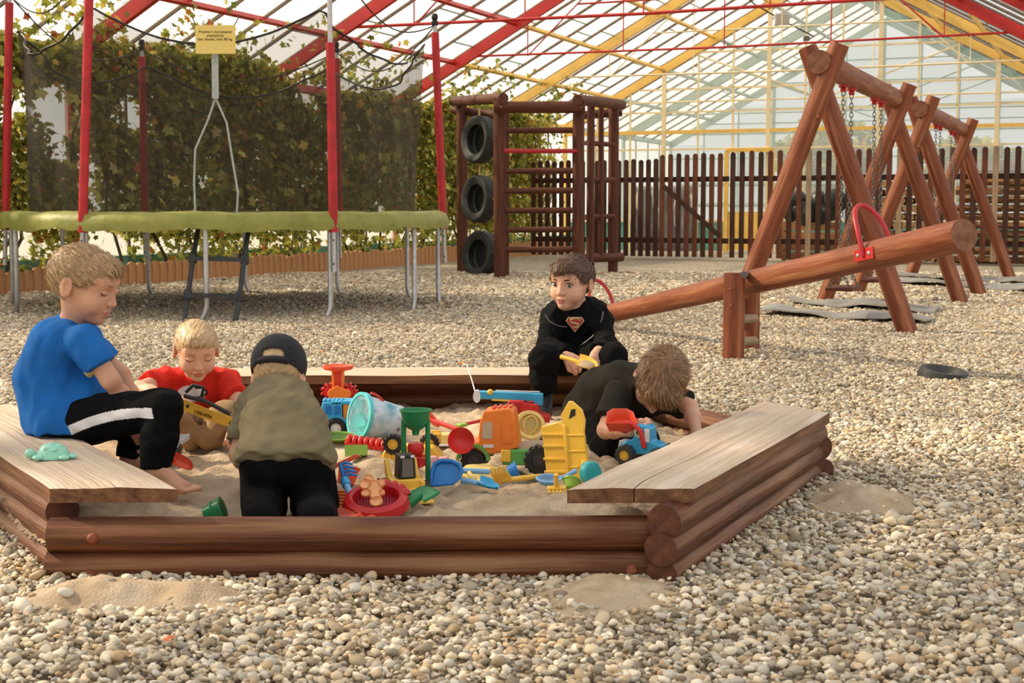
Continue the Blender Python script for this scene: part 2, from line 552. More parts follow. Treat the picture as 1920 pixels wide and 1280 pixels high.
# sand spilled over the logs onto the gravel, and the sand in the box
def heightfield(name, x0, x1, y0, y1, nx, ny, hf, keepf, m):
    xs, ys = np.meshgrid(np.linspace(x0, x1, nx), np.linspace(y0, y1, ny))
    h = hf(xs, ys); k = keepf(xs, ys, h)
    vs = np.stack([xs.ravel(), ys.ravel(), h.ravel()], 1)
    idx = np.arange(nx * ny).reshape(ny, nx)
    q = np.stack([idx[:-1, :-1], idx[:-1, 1:], idx[1:, 1:], idx[1:, :-1]], -1).reshape(-1, 4)
    kk = k.ravel()[q].all(1)
    q = q[kk]
    used = np.unique(q); mp = -np.ones(nx * ny, int); mp[used] = np.arange(len(used))
    me = bpy.data.meshes.new(name)
    me.from_pydata(vs[used].tolist(), [], mp[q].tolist())
    me.materials.append(m); me.shade_smooth()
    return me
for (c, a, b, rot, hh), lb in zip(SPILLS, ('spilled sand on the gravel below the left front corner', 'spilled sand at the foot of the front right corner', 'spilled sand beside the right-hand log wall', 'spilled sand along the left log wall')):
    R_ = max(a, b) * 1.5
    me = heightfield('spilled_sand', c[0] - R_, c[0] + R_, c[1] - R_, c[1] + R_, 70, 70,
                     lambda x, y: spill_h(x, y) * 1.0 + 0.004 + 0.008 * fbm(x, y, 8, 4, 16), lambda x, y, h: h > -0.008, M_SAND)
    o = link('spilled_sand', me); tag(o, lb, 'sand', None, 'stuff')

def sand_h(x, y):
    h = 0.060 + 0.030 * fbm(x, y, 21, 2, 1.6) + 0.034 * fbm(x, y, 22, 3, 5.0) + 0.026 * fbm(x, y, 23, 3, 16) + 0.012 * fbm(x, y, 24, 2, 45)
    # hollow in front of the bent-over boy, low sand towards the back bench, heap in front of the toys
    h += 0.022 * np.exp(-(((x - 0.05) / 0.35) ** 2 + ((y - 3.55) / 0.18) ** 2))
    h -= 0.03 * np.exp(-(((x + 0.75) / 0.3) ** 2 + ((y - 3.75) / 0.3) ** 2))
    return np.clip(h, 0.03, 0.105)
def sand_z(x, y):
    return float(sand_h(np.array([x]), np.array([y]))[0])
me = heightfield('sand', -1.9, 1.1, 3.1, 5.85, 240, 220, sand_h, lambda x, y, h: in_hex(x, y, 0.01), M_SAND)
sand = link('sand', me); tag(sand, 'dry rumpled sand filling the hexagonal box', 'sand', None, 'stuff')

# ================================================================== GREENHOUSE
YAW = math.atan(1125 / FPX)
UA = Vector((math.sin(YAW), math.cos(YAW), 0)); RA = Vector((math.cos(YAW), -math.sin(YAW), 0))
O0 = Vector((5.927, 27.7, 0))
APEX, SLOPE, LW = 5.41, 0.545, 5.25
BAY = 3.8
def W(t, l, z=0.0): return O0 + UA * t + RA * l + Vector((0, 0, z))
def roofz(l): return APEX - SLOPE * abs(l)
def beam(mb, p0, p1, w, h, mi=0, up=(0, 0, 1)):
    M = frame_x(p0, p1, up); Ln = (Vector(p1) - Vector(p0)).length
    return mb.box((Ln / 2, 0, 0), (Ln, w, h), M, mi)
FR = list(range(-7, 3))
def fcol(k): return M_RED if k <= -2 else (M_YELLOW if k <= 0 else M_GREENPALE)
NB = 5      # panes per bay
ROWS = 5
for side, nm in ((-1, 'ceiling'), (1, 'ceiling_right')):
    root = thing(nm, 'pitched glass greenhouse roof slope with painted frames and dark glazing bars', None, W(0, 0, APEX), kind='structure')
    root['label'] = ('left' if side < 0 else 'right') + ' glass roof slope with painted frames and dark glazing bars'
    lw = LW * side
    upn = (RA * (SLOPE * side) + Vector((0, 0, 1))).normalized()
    for k in FR:
        t = k * BAY
        mb = MB(); beam(mb, W(t, 0, APEX - 0.10), W(t, lw, roofz(LW) - 0.10), 0.075, 0.15, 0, upn)
        mb.build('rafter', fcol(k), root, smooth=0)
    for fr in (0.20, 0.41, 0.61, 0.80, 1.0):
        l = lw * fr
        for k in FR[:-1]:
            t = k * BAY
            mb = MB(); beam(mb, W(t, l, roofz(l) - 0.055), W(t + BAY, l, roofz(l) - 0.055), 0.05, 0.06 if fr < 1 else 0.12, 0, upn)
            mb.build('purlin', fcol(k + 1) if k != -3 else M_RED, root, smooth=0)
    # panes and glazing bars
    pw = BAY / NB
    sl = math.hypot(LW, LW * SLOPE)
    barmb = MB(); barmb.box((sl / 2, 0, 0), (sl, 0.026, 0.045))
    bme = None; pme = None
    for k in FR[:-1]:
        if side > 0 and k < -5: continue
        for i in range(NB):
            t = k * BAY + i * pw
            M = frame_x(W(t, 0, APEX), W(t, lw, roofz(LW)), upn)
            if bme is None:
                o = barmb.build('glazing_bar', M_BAR, root, smooth=0, M=M); bme = o.data
            else:
                link('glazing_bar', bme, root, M=M)
            if k < -6: continue
            off = [0.0, 0.07, 0.13, 0.05, 0.10][i] * sl
            cuts = [0] + [sl * q / ROWS + off for q in range(ROWS)][(1 if off == 0 else 0):] + [sl]
            for q in range(ROWS):
                a = sl * q / ROWS; b = sl * (q + 1) / ROWS
                M2 = frame_x(W(t + pw / 2, lw * a / sl, roofz(LW * a / sl) + 0.012 + 0.004 * ((q + i) % 2)), W(t + pw / 2, lw * b / sl, roofz(LW * b / sl) + 0.012), upn)
                if pme is None:
                    mb = MB(); mb.box((sl / ROWS / 2, 0, 0), (sl / ROWS + 0.03, pw - 0.02, 0.005))
                    o = mb.build('pane', M_GLASSROOF, root, smooth=0, M=M2); pme = o.data
                else:
                    link('pane', pme, root, M=M2)
    # short cross joints and a few slipped putty strips between panes
    jme = None
    for k in FR[:-1]:
        if k < -5 or (side > 0 and k < -3): continue
        for i in range(NB):
            for q in range(1, ROWS):
                if random.random() < 0.75:
                    a = sl * (q + random.uniform(-0.3, 0.3)) / ROWS
                    t = k * BAY + (i + 0.5) * pw
                    l = lw * a / sl
                    M2 = frame_x(W(t - pw / 2, l, roofz(l)), W(t + pw / 2, l, roofz(l)), upn)
                    if jme is None:
                        mb = MB(); mb.box((pw / 2, 0, 0), (pw, 0.016, 0.02)); o = mb.build('pane_joint', M_GREENPALE, root, smooth=0, M=M2); jme = o.data
                    else: link('pane_joint', jme, root, M=M2)
# tie rods and struts of the trusses
for k in FR[1:]:
    t = k * BAY
    c = M_RED if k <= -2 else M_CREAM if k <= 0 else M_GREENPALE
    nmt = 'roof_truss'
    root = thing(nmt, {True: 'thin red tie rods and struts across the near roof', False: 'thin cream tie rods and struts across the far roof'}[k <= -2], None, W(t, 0, 3.2), kind='structure')
    root['label'] = ['red', 'cream', 'grey green'][0 if k <= -2 else 1 if k <= 0 else 2] + ' tie rods and hangers of roof frame number %d from the far end' % (3 - k)
    zt = 3.12
    if k in (-5, -4, -3, -2, -1):
        mb = MB(); mb.tube([W(t, -LW * 0.78, zt + 0.03), W(t, 0, zt), W(t, LW * 0.78, zt + 0.03)], 0.016 if k > -3 else 0.02, 8); mb.build('tie_rod', c, root)
        mb = MB(); mb.tube([W(t, -LW * 0.42, zt + 0.72), W(t, LW * 0.42, zt + 0.72)], 0.014, 8); mb.build('tie_rod', c, root)
        for l in (-3.0, -1.5, 0, 1.5, 3.0):
            mb = MB(); mb.tube([W(t, l, zt), W(t, l, roofz(l) - 0.1)], 0.009, 6); mb.build('hanger', c, root)
        for s_ in (-1, 1):
            mb = MB(); mb.tube([W(t, s_ * 3.0, zt), W(t, s_ * 1.5, roofz(1.5) - 0.1)], 0.011, 6); mb.build('strut', c, root)
    else:
        mb = MB(); mb.tube([W(t, -LW * 0.9, 2.95), W(t, LW * 0.9, 2.95)], 0.016, 6); mb.build('tie_rod', c, root)
        for s_ in (-1, 1):
            mb = MB(); mb.tube([W(t, 0, 2.95), W(t, s_ * 2.6, roofz(2.6) - 0.1)], 0.016, 6); mb.build('strut', c, root)

# left side wall (behind the vine)
root = thing('wall_left', 'low glazed side wall of the greenhouse behind the vine', None, W(-10, -LW, 0), kind='structure')
for k in FR[:-1]:
    t = k * BAY
    mb = MB(); beam(mb, W(t, -LW, 0), W(t, -LW, 2.6), 0.08, 0.08, 0, UA); mb.build('post', fcol(k), root, smooth=0)
    for j in range(4):
        mb = MB(); beam(mb, W(t + BAY * j / 4, -LW, 0.3), W(t + BAY * j / 4, -LW, 2.5), 0.03, 0.03, 0, UA); mb.build('glazing_bar', M_BAR, root, smooth=0)
        mb = MB(); beam(mb, W(t + BAY * (j + .5) / 4, -LW, 0.32), W(t + BAY * (j + .5) / 4, -LW, 2.5), 0.006, BAY / 4 - 0.04, 0, UA); mb.build('pane', M_GLASSWALL, root, smooth=0)
    mb = MB(); beam(mb, W(t, -LW, 0.15), W(t + BAY, -LW, 0.15), 0.1, 0.32); mb.build('base_wall', M_GREENP, root, smooth=0)

# glazed partition behind the fence (cream posts) and the far gable (grey green)
def gable(name, t, zsplit, cpost, ctrans, nx, lab, panes=True, heavy=None):
    root = thing(name, lab, None, W(t, 0, 0), kind='structure')
    xs = [-LW + 2 * LW * i / nx for i in range(nx + 1)]
    for i, l in enumerate(xs):
        w = 0.075 if (i % 3 == 0) else 0.035
        mb = MB(); beam(mb, W(t, l, 0), W(t, l, roofz(l) - 0.12), w, w, 0, UA); mb.build('mullion', cpost, root, smooth=0)
    for z in zsplit:
        lm = min(LW, (APEX - z) / SLOPE) - 0.05
        h = 0.07 if z in (heavy or ()) else 0.035
        mb = MB(); beam(mb, W(t, -lm, z), W(t, lm, z), h, h); mb.build('transom', ctrans if z in (heavy or ()) else cpost, root, smooth=0)
    zz = [0.55] + list(zsplit)
    for i in range(nx):
        lc = (xs[i] + xs[i + 1]) / 2
        top = roofz(max(abs(xs[i]), abs(xs[i + 1]))) - 0.1
        lev = [z for z in zz if z < top - 0.15] + [top]
        for a, b in zip(lev[:-1], lev[1:]):
            mb = MB(); beam(mb, W(t, lc, a + 0.01), W(t, lc, b - 0.01), 0.006, (xs[1] - xs[0]) - 0.03, 0, RA)
            mb.build('pane', M_GLASSWALL, root, smooth=0)
    return root
g1 = gable('wall_partition', 0, (0.62, 2.02, 2.36, 2.75, 3.2, 3.9), M_CREAM, M_YELLOW, 15, 'cream framed glass partition under the second yellow roof frame', heavy=(2.36,))
g2 = gable('wall_back', 2 * BAY, (0.55, 1.6, 2.1, 2.7, 3.3, 3.9, 4.4), M_GREENPALE, M_GREENPALE, 12, 'grey green framed glass gable at the far end of the greenhouse')
for l0, l1 in ((-5.2, -3.4), (-3.4, -1.9), (-0.9, 0.9), (0.9, 5.2)):
    mb = MB(); beam(mb, W(0.02, l0 + .03, 0.3), W(0.02, l1 - .03, 0.3), 0.04, 0.56); mb.build('dado_panel', M_GREENP, g1, smooth=0)
for l0, l1 in ((-5.2, 5.2),):
    mb = MB(); beam(mb, W(2 * BAY, l0, 0.28), W(2 * BAY, l1, 0.28), 0.05, 0.5); mb.build('dado_panel', M_GREENPALE, g2, smooth=0)
for z in (0.95, 1.45):
    mb = MB(); mb.tube([W(2 * BAY - 0.2, -5.0, z), W(2 * BAY - 0.2, 5.0, z)], 0.05, 8); mb.build('heating_pipe', M_GREENPALE, g2)
# yellow door in the partition
d = thing('door_1', 'yellow framed glass door with a yellow lower panel in the partition', None, W(-0.06, -1.4, 0), kind='structure')
for l in (-1.85, -0.95):
    mb = MB(); beam(mb, W(-0.06, l, 0), W(-0.06, l, 1.98), 0.08, 0.08, 0, UA); mb.build('door_jamb', M_YELLOW, d, smooth=0)
mb = MB(); beam(mb, W(-0.06, -1.85, 1.98), W(-0.06, -0.95, 1.98), 0.08, 0.08); mb.build('door_head', M_YELLOW, d, smooth=0)
mb = MB(); beam(mb, W(-0.06, -1.8, 0.42), W(-0.06, -1.0, 0.42), 0.05, 0.75); mb.build('lower_panel', M_YELLOW, d, smooth=0)
mb = MB(); beam(mb, W(-0.06, -1.4, 0.82), W(-0.06, -1.4, 1.93), 0.006, 0.74, 0, RA); mb.build('pane', M_GLASSWALL, d, smooth=0)

# ================================================================== SANDBOX
box = thing('sandbox', 'hexagonal sandbox of stained round logs with three pale seat planks', 'sandbox', HEX_C)
def side(k):
    a, b = HV[k % 6], HV[(k + 1) % 6]
    d = (b - a).normalized(); n = Vector((d.y, -d.x, 0))      # n points outwards
    return a, b, d, n
LR = 0.041
for k in range(6):
    a, b, d, n = side(k)
    zs = (0.012, 0.074, 0.134) if k % 2 else (0.018, 0.094)
    ex0, ex1 = {0: (0.0, -0.035), 1: (0.085, 0.0), 2: (0.05, -0.03), 3: (0.06, 0.0), 4: (0.05, -0.03), 5: (0.06, -0.05)}[k]
    for j, z in enumerate(zs):
        e0, e1 = ex0 + random.uniform(-0.006, 0.006), ex1 + random.uniform(-0.006, 0.006)
        off = n * (random.uniform(-0.004, 0.004) - (0.045 if k == 5 else 0))
        lg = log('log', a - d * e0 + off + Vector((0, 0, z)), b + d * e1 + off + Vector((0, 0, z)), LR * random.uniform(0.97, 1.05), None, None, box, 26, 14, 0.014, flat=0.98)
    if k == 0:
        for fr, z in ((0.075, 0.094), (0.93, 0.018), (0.07, 0.012)):
            bolt(a + (b - a) * fr + n * (LR - 0.001) + Vector((0, 0, z)), n, 0.013, box, m=M_POST)
PW, PT = 0.25, 0.038
for k in (1, 3, 5):
    a, b, d, n = side(k)
    pa, _, d0, _ = side(k - 1); _, nb_, d1, _ = side(k + 1)
    q = PW / math.sin(PI / 3)
    of = 0.0 if k == 5 else 0.05
    M = frame_x(a + n * of + Vector((0, 0, 0.168)), b + n * of + Vector((0, 0, 0.168)))
    Mi = M.inverted()
    c = [Mi @ (p + n * of) for p in (a, b, b + d1 * q, a - d0 * q)]
    Ln = c[1].x
    ns = 26
    ph = random.uniform(0, 6)
    split = 0.47 if k == 1 else 0.34 if k == 5 else 0.6
    def edge(t, w):      # t along, w across 0 outer .. 1 inner
        x = (c[0].x + (c[3].x - c[0].x) * w) * (1 - t) + (c[1].x + (c[2].x - c[1].x) * w) * t
        y = (c[0].y + (c[3].y - c[0].y) * w)
        wob = 0.002 * math.sin(5 * t + ph) + 0.0005 * math.sin(23 * t + 2 * ph) if w in (0, 1) else 0
        return x, y + wob
    mb = MB()
    for w0, w1 in ((0.0, split), (split, 1.0)):
        nw = 6
        vs, fs = [], []
        for zi in (0, 1):
            for i in range(ns + 1):
                t = i / ns
                for j in range(nw + 1):
                    gap = 0.006 * (max(0, 1 - t * (1.3 if k == 1 else 2.6)) if k != 3 else 0.1)
                    lo = w0 + (gap if w0 else 0) + (0.012 * math.sin(7 * t + ph) if w0 else 0)
                    hi = w1 - (gap if w1 < 1 else 0) + (0.012 * math.sin(7 * t + ph) if w1 < 1 else 0)
                    w = lo + (hi - lo) * j / nw
                    x, y = edge(t, 0.0 if (w0 == 0 and j == 0) else 1.0 if (w1 == 1 and j == nw) else w)
                    z = PT * zi
                    edgy = (i in (0, ns)) or (j in (0, nw) and not ((w0 and j == 0) or (w1 < 1 and j == nw)))
                    if zi and edgy: z -= 0.005 + 0.0008 * math.sin(17 * t + j * 2 + ph)
                    if zi: z += 0.001 * math.sin(3 * t * 6 + w * 9 + ph) - 0.003 * math.cos(w * PI * 2) * 0.4
                    vs.append((x, y, z))
        st = (ns + 1) * (nw + 1)
        I = lambda zi, i, j: zi * st + i * (nw + 1) + j
        for i in range(ns):
            for j in range(nw):
                fs.append((I(1, i, j), I(1, i, j + 1), I(1, i + 1, j + 1), I(1, i + 1, j)))
                fs.append((I(0, i, j), I(0, i + 1, j), I(0, i + 1, j + 1), I(0, i, j + 1)))
        top = len(fs)
        for i in range(ns):
            fs.append((I(0, i, 0), I(1, i, 0), I(1, i + 1, 0), I(0, i + 1, 0)))
            fs.append((I(0, i, nw), I(0, i + 1, nw), I(1, i + 1, nw), I(1, i, nw)))
        for j in range(nw):
            fs.append((I(0, 0, j), I(0, 0, j + 1), I(1, 0, j + 1), I(1, 0, j)))
            fs.append((I(0, ns, j), I(1, ns, j), I(1, ns, j + 1), I(0, ns, j + 1)))
        o0 = len(mb.f)
        mb.add(vs, fs, 0)
        for i in range(o0 + top, len(mb.f)): mb.m[i] = 1
    pl = mb.build('seat_plank', [M_PLANK, M_PLANKEDGE], box, True, 50, M=M)
    bm = bmesh.new(); bm.from_mesh(pl.data); bmesh.ops.recalc_face_normals(bm, faces=bm.faces); bm.to_mesh(pl.data); bm.free()

# ================================================================== VINE HEDGE AND EDGING
edg = thing('palisade_edging', 'low edging of rounded upright boards in front of the vine', 'edging', W(-10, -4.72, 0))
bme = []
for v in range(5):
    hh = 0.25 + 0.02 * math.sin(v * 2.3); wd = 0.128
    prof = [(-wd / 2, -0.1), (wd / 2, -0.1), (wd / 2, hh - 0.03), (wd / 4, hh - 0.005), (0, hh), (-wd / 4, hh - 0.006), (-wd / 2, hh - 0.03)]
    mb = MB(); mb.prism(prof, 0.03)
    me = bpy.data.meshes.new('board'); me.from_pydata([(q[1], q[0], q[2]) for q in mb.v], [], [tuple(reversed(f)) for f in mb.f]); me.materials.append(M_BOARD); bme.append(me)
t = -19.0; i = 0
while t < -1.4:
    o = W(t, -4.72 + 0.02 * math.sin(t * 1.7), 0)
    x = Vector((0, 0, 1)); y = UA; z = RA
    tl = random.uniform(-0.02, 0.02)
    M = Matrix(((x.x, y.x, z.x, o.x), (x.y, y.y, z.y, o.y), (x.z, y.z, z.z, o.z), (0, 0, 0, 1))) @ Matrix.Rotation(tl, 4, 'Z')
    link('board', random.choice(bme), edg, M=M); t += 0.136; i += 1

M_LEAF = vcmat('vine_leaf', 0.55, trans=0.42)
LEAFT = np.array([(0, 0, 0), (0.0, -0.38, .02), (0.42, -0.42, -.06), (0.30, -0.08, .03), (0.62, 0.12, -.1), (0.28, 0.28, .02), (0.0, 0.70, -.12), (-0.28, 0.28, .02), (-0.62, 0.12, -.1), (-0.30, -0.08, .03), (-0.42, -0.42, -.06)])
LEAFF = [(0, i, i + 1) for i in range(1, 10)] + [(0, 10, 1)]
LCOL = np.array([1.45, 1.35, 1.0]) * np.array([(0.16, 0.20, 0.04), (0.24, 0.27, 0.055), (0.34, 0.34, 0.08), (0.48, 0.42, 0.10), (0.105, 0.13, 0.03), (0.30, 0.29, 0.15), (0.42, 0.22, 0.05), (0.36, 0.10, 0.03)])
LPRB = np.array([0.22, 0.24, 0.2, 0.11, 0.13, 0.05, 0.03, 0.02])
def rotmats(ax, ay, az):
    cx, sx, cy, sy, cz, sz = np.cos(ax), np.sin(ax), np.cos(ay), np.sin(ay), np.cos(az), np.sin(az)
    R = np.empty((len(ax), 3, 3))
    R[:, 0, 0] = cz * cy; R[:, 0, 1] = cz * sy * sx - sz * cx; R[:, 0, 2] = cz * sy * cx + sz * sx
    R[:, 1, 0] = sz * cy; R[:, 1, 1] = sz * sy * sx + cz * cx; R[:, 1, 2] = sz * sy * cx - cz * sx
    R[:, 2, 0] = -sy; R[:, 2, 1] = cy * sx; R[:, 2, 2] = cy * cx
    return R
def leaves(name, pos, size, face, parent, col=None, spread=0.7, mname=None):
    """one mass of lobed leaves; face = yaw of the side they look to"""
    n = len(pos)
    R = rotmats(PI / 2 + RNG.normal(-0.35, spread, n), RNG.normal(0, 0.3, n), face + RNG.normal(0, spread, n))
    roll = RNG.uniform(0, 6.28, n)
    T = LEAFT[None] * size[:, None, None]
    c, s = np.cos(roll)[:, None], np.sin(roll)[:, None]
    T = np.stack([T[:, :, 0] * c - T[:, :, 1] * s, T[:, :, 0] * s + T[:, :, 1] * c, T[:, :, 2]], -1)
    V = np.einsum('nij,nkj->nki', R, T) + pos[:, None, :]
    F = (np.array(LEAFF)[None] + (np.arange(n) * len(LEAFT))[:, None, None]).reshape(-1, 3)
    me = bpy.data.meshes.new(name)
    nv = n * len(LEAFT)
    me.vertices.add(nv); me.vertices.foreach_set('co', V.astype(np.float32).ravel())
    me.loops.add(len(F) * 3); me.loops.foreach_set('vertex_index', F.astype(np.int32).ravel())
    me.polygons.add(len(F)); me.polygons.foreach_set('loop_start', np.arange(0, len(F) * 3, 3, dtype=np.int32))
    me.update(calc_edges=True)
    if col is None:
        col = LCOL[RNG.choice(len(LCOL), n, p=LPRB / LPRB.sum())] * RNG.uniform(0.7, 1.25, (n, 1))
    a = me.attributes.new('tint', 'FLOAT_COLOR', 'POINT')
    cc = np.concatenate([np.repeat(col, len(LEAFT), 0), np.ones((nv, 1))], 1)
    a.data.foreach_set('color', cc.astype(np.float32).ravel())
    me.materials.append(M_LEAF)
    return link(name, me, parent)

vine = thing('climbing_vine', 'dense climbing grape vine covering the left side wall', 'vine', W(-10, -5, 0))
LVW = np.array(UA), np.array(RA), np.array(O0)
def wpos(t, l, z): return LVW[2][None] + LVW[0][None] * t[:, None] + LVW[1][None] * l[:, None] + np.stack([0 * z, 0 * z, z], 1)
n = 118000
tt = RNG.uniform(-20.5, -1.0, n); zz = 2.72 * RNG.random(n) ** 0.72 + 0.12
ll = -5.03 + 0.13 * fbm(tt, zz, 31, 3, 1.3) * 2 + RNG.normal(0, 0.09, n)
hole = fbm(tt, zz, 33, 3, 1.6) + 0.5 * (np.clip(0.75 - zz, 0, 1))
topz = 2.62 + 0.28 * fbm(tt, tt * 0, 35, 3, 0.8)
fade = np.clip((tt + 3.6) / 2.4, 0, 1)
k = (hole < 0.36) & (zz < topz) & (RNG.random(n) > fade * 0.9) & ((zz > 0.5) | (RNG.random(n) < 0.4))
pos = wpos(tt, ll, zz)[k]
sz = RNG.uniform(0.048, 0.092, k.sum())
vf = leaves('foliage', pos, sz, math.atan2(RA.y, RA.x) + PI / 2, vine); vf['kind'] = 'stuff'
# runners reaching over the roof glass and hanging below it
n = 1500
st = RNG.uniform(-19, -1.5, 60); 
ti = RNG.integers(0, 60, n); a = RNG.random(n)
tt = st[ti] + 0.9 * (RNG.random(60) - 0.4)[ti] * a + RNG.normal(0, .06, n); ll = -4.95 + (0.2 + 1.0 * RNG.random(60)[ti]) * a; zz = 2.62 + SLOPE * (ll + 5.0) - 0.10 + RNG.normal(0, .05, n)
o = leaves('foliage', wpos(tt, ll, zz), RNG.uniform(0.06, 0.1, n), math.atan2(RA.y, RA.x) + PI / 2, vine); o['kind'] = 'stuff'
# 200 of the largest leaves in front, each its own piece
lmes = []
for v in range(8):
    me = bpy.data.meshes.new('leaf'); me.from_pydata((LEAFT * 0.13).tolist(), [], LEAFF)
    me.materials.append(mat('leaf_tone_%d' % v, tuple(LCOL[v] * 1.1), 0.5)); lmes.append(me)
fy = math.atan2(RA.y, RA.x) + PI / 2
for i in range(200):
    t = random.uniform(-17.5, -3.2); z = 0.5 + 2.1 * random.random() ** 0.7
    M = Matrix.Translation(W(t, -4.74 + random.uniform(-.05, .05), z)) @ Euler((PI / 2 + random.gauss(-0.3, .4), random.gauss(0, .3), fy + random.gauss(0, .5))).to_matrix().to_4x4() @ Matrix.Rotation(random.uniform(0, 6.28), 4, 'Z')
    link('leaf', random.choices(lmes, LPRB.tolist())[0], vine, M=M)
M_STEM = mat('vine_stem', (0.07, 0.045, 0.028), 0.85, var=0.3, scale=20)
for i in range(26):
    t = -19 + 0.7 * i + random.uniform(-.2, .2)
    pts = [W(t + 0.12 * math.sin(j * 1.3 + i), -5.02 + 0.05 * math.sin(j * 2 + i), 0.0 + j * 0.27) for j in range(10)]
    mb = MB(); mb.tube(pts, [0.022 - 0.0015 * j for j in range(10)], 6); mb.build('stem', M_STEM, vine)

# ================================================================== PICKET FENCE
FD = Vector((math.cos(math.radians(28)), -math.sin(math.radians(28)), 0))
FN = Vector((FD.y, -FD.x, 0))                # towards the viewer
F0 = Vector(((1170 - 960) / FPX * 24.5, 24.5, 0))
def picket(s, parent, m, h, w=0.082, th=0.022, off=0.03, z0=0.05):
    p = F0 + FD * s + FN * off
    M = frame_x(p, p + Vector((0, 0, 1)), FN) 
    key = ('pk', m.name, round(h, 2), w)
    if key not in MATS:
        mb = MB(); hw = w / 2
        prof = [(-hw, z0), (hw, z0), (hw, h - 0.03), (hw * .55, h - 0.006), (0, h), (-hw * .55, h - 0.006), (-hw, h - 0.03)]
        mb.prism([(q[1], q[0]) for q in prof], th)
        me = bpy.data.meshes.new('picket'); me.from_pydata(mb.v, [], [tuple(reversed(f)) for f in mb.f]); me.materials.append(m); MATS[key] = me
    return link('picket', MATS[key], parent, M=M)
def fence_run(name, s0, s1, lab, step, mats_, h, brace=False):
    root = thing(name, lab, 'gate' if brace else 'fence', F0 + FD * s0)
    for z in (0.32, 1.33):
        p0, p1 = F0 + FD * s0 + Vector((0, 0, z)), F0 + FD * s1 + Vector((0, 0, z))
        mb = MB(); Ln = (p1 - p0).length; mb.box((Ln / 2, 0, 0), (Ln, 0.04, 0.085))
        mb.build('rail', M_PICKET, root, smooth=0, M=frame_x(p0, p1))
    s = s0 + 0.04; i = 0
    while s < s1 - 0.03:
        picket(s, root, mats_[i % len(mats_)], h + 0.01 * ((i * 7) % 3), 0.082); s += step; i += 1
    if brace:
        p0, p1 = F0 + FD * (s0 + 0.07) + FN * 0.06 + Vector((0, 0, 1.22)), F0 + FD * (s1 - 0.15) + FN * 0.06 + Vector((0, 0, 0.42))
        mb = MB(); Ln = (p1 - p0).length; mb.box((Ln / 2, 0, 0), (Ln, 0.025, 0.075)); mb.build('brace', M_PICKET, root, smooth=0, M=frame_x(p0, p1))
    return root
fence_run('picket_fence', -1.75, 0.62, 'dark picket fence behind the climbing frame, left of the gate', 0.135, [M_PICKET], 1.66)
fence_run('fence_gate', 0.66, 1.85, 'reddish picket gate with a diagonal brace', 0.145, [M_PICKETRED, M_PICKETRED, M_PICKET], 1.74, True)
fence_run('picket_fence', 1.89, 8.4, 'long dark picket fence in front of the firewood, right of the gate', 0.158, [M_PICKET, M_PICKET, M_PICKETRED, M_PICKET, M_PICKETRED, M_PICKETRED, M_PICKET, M_PICKETRED, M_PICKETPALE], 1.76)

# things stored behind the fence
FB = -FN
M_SPLIT = wood('split_firewood', (0.14, 0.06, 0.025), (0.42, 0.23, 0.11), 0.85, along=6, across=30)
M_SPLITEND = mat('firewood_end', (0.38, 0.20, 0.085), 0.85, col2=(0.66, 0.42, 0.22), scale=18)
wl = []
for v in range(5):
    seg = random.choice((5, 6, 8)); r = random.uniform(0.064, 0.074)
    poly = [(r * random.uniform(.75, 1.05) * math.cos(2 * PI * k / seg), r * random.uniform(.75, 1.05) * math.sin(2 * PI * k / seg)) for k in range(seg)]
    mb = MB(); mb.prism(poly, 0.34, mi=1, mi_side=0)
    me = bpy.data.meshes.new('firewood_log'); me.from_pydata(mb.v, [], mb.f); me.materials.append(M_SPLIT); me.materials.append(M_SPLITEND)
    me.polygons.foreach_set('material_index', mb.m); wl.append(me)
def stack(s0, s1, h, lab, grp, endon=True, dx=0.142, dz=0.13, dist=0.62):
    s = s0; row = 0; z = 0.06
    while z < h:
        s = s0 + (dx / 2 if row % 2 else 0)
        while s < s1:
            p = F0 + FD * s + FB * (dist + random.uniform(-.03, .03)) + Vector((0, 0, z))
            if endon:
                M = frame_x(p, p + FB) @ Matrix.Rotation(PI / 2, 4, 'Y') @ Matrix.Rotation(random.uniform(0, 6), 4, 'Z')
            else:
                M = frame_x(p, p + FD) @ Matrix.Rotation(PI / 2, 4, 'Y') @ Matrix.Rotation(random.uniform(0, 6), 4, 'Z')
            o = link('firewood_log', random.choice(wl), M=M)
            tag(o, lab, 'firewood', grp)
            s += dx * (1 if endon else 2.5)
        z += dz; row += 1
stack(3.72, 5.2, 1.3, 'split log with its cut end showing in the woodpile behind the fence', 'split logs stacked end-on behind the fence')
stack(5.35, 8.3, 1.28, 'split log lying lengthwise in the woodpile behind the right end of the fence', 'split logs stacked lengthwise behind the fence', False, 0.142, 0.132, 0.55)
M_TARP = mat('grey_tarp', (0.42, 0.41, 0.40), 0.5, col2=(0.6, 0.59, 0.58), scale=5, bump=0.6, bscale=9)
def tarp(s0, s1, h, lab, m, dist, amp=0.06, name='tarpaulin'):
    mb = MB(); nx, nz = 24, 14; vs = []
    for j in range(nz + 1):
        for i in range(nx + 1):
            s = s0 + (s1 - s0) * i / nx; z = 0.12 + h * j / nz
            q = amp * (math.sin(i * 0.9 + 0.3 * j) + 0.6 * math.sin(i * 2.1 - j * 0.5))
            vs.append(F0 + FD * s + FB * (dist + q) + Vector((0, 0, z)))
    fs = [(j * (nx + 1) + i, j * (nx + 1) + i + 1, (j + 1) * (nx + 1) + i + 1, (j + 1) * (nx + 1) + i) for j in range(nz) for i in range(nx)]
    mb.add(vs, fs); o = mb.build(name, m); sd = o.modifiers.new('thick', 'SOLIDIFY'); sd.thickness = 0.012
    return tag(o, lab, 'tarpaulin')
tarp(-0.12, 1.05, 1.12, 'grey tarpaulin hanging behind the fence near the gate', M_TARP, 0.7)
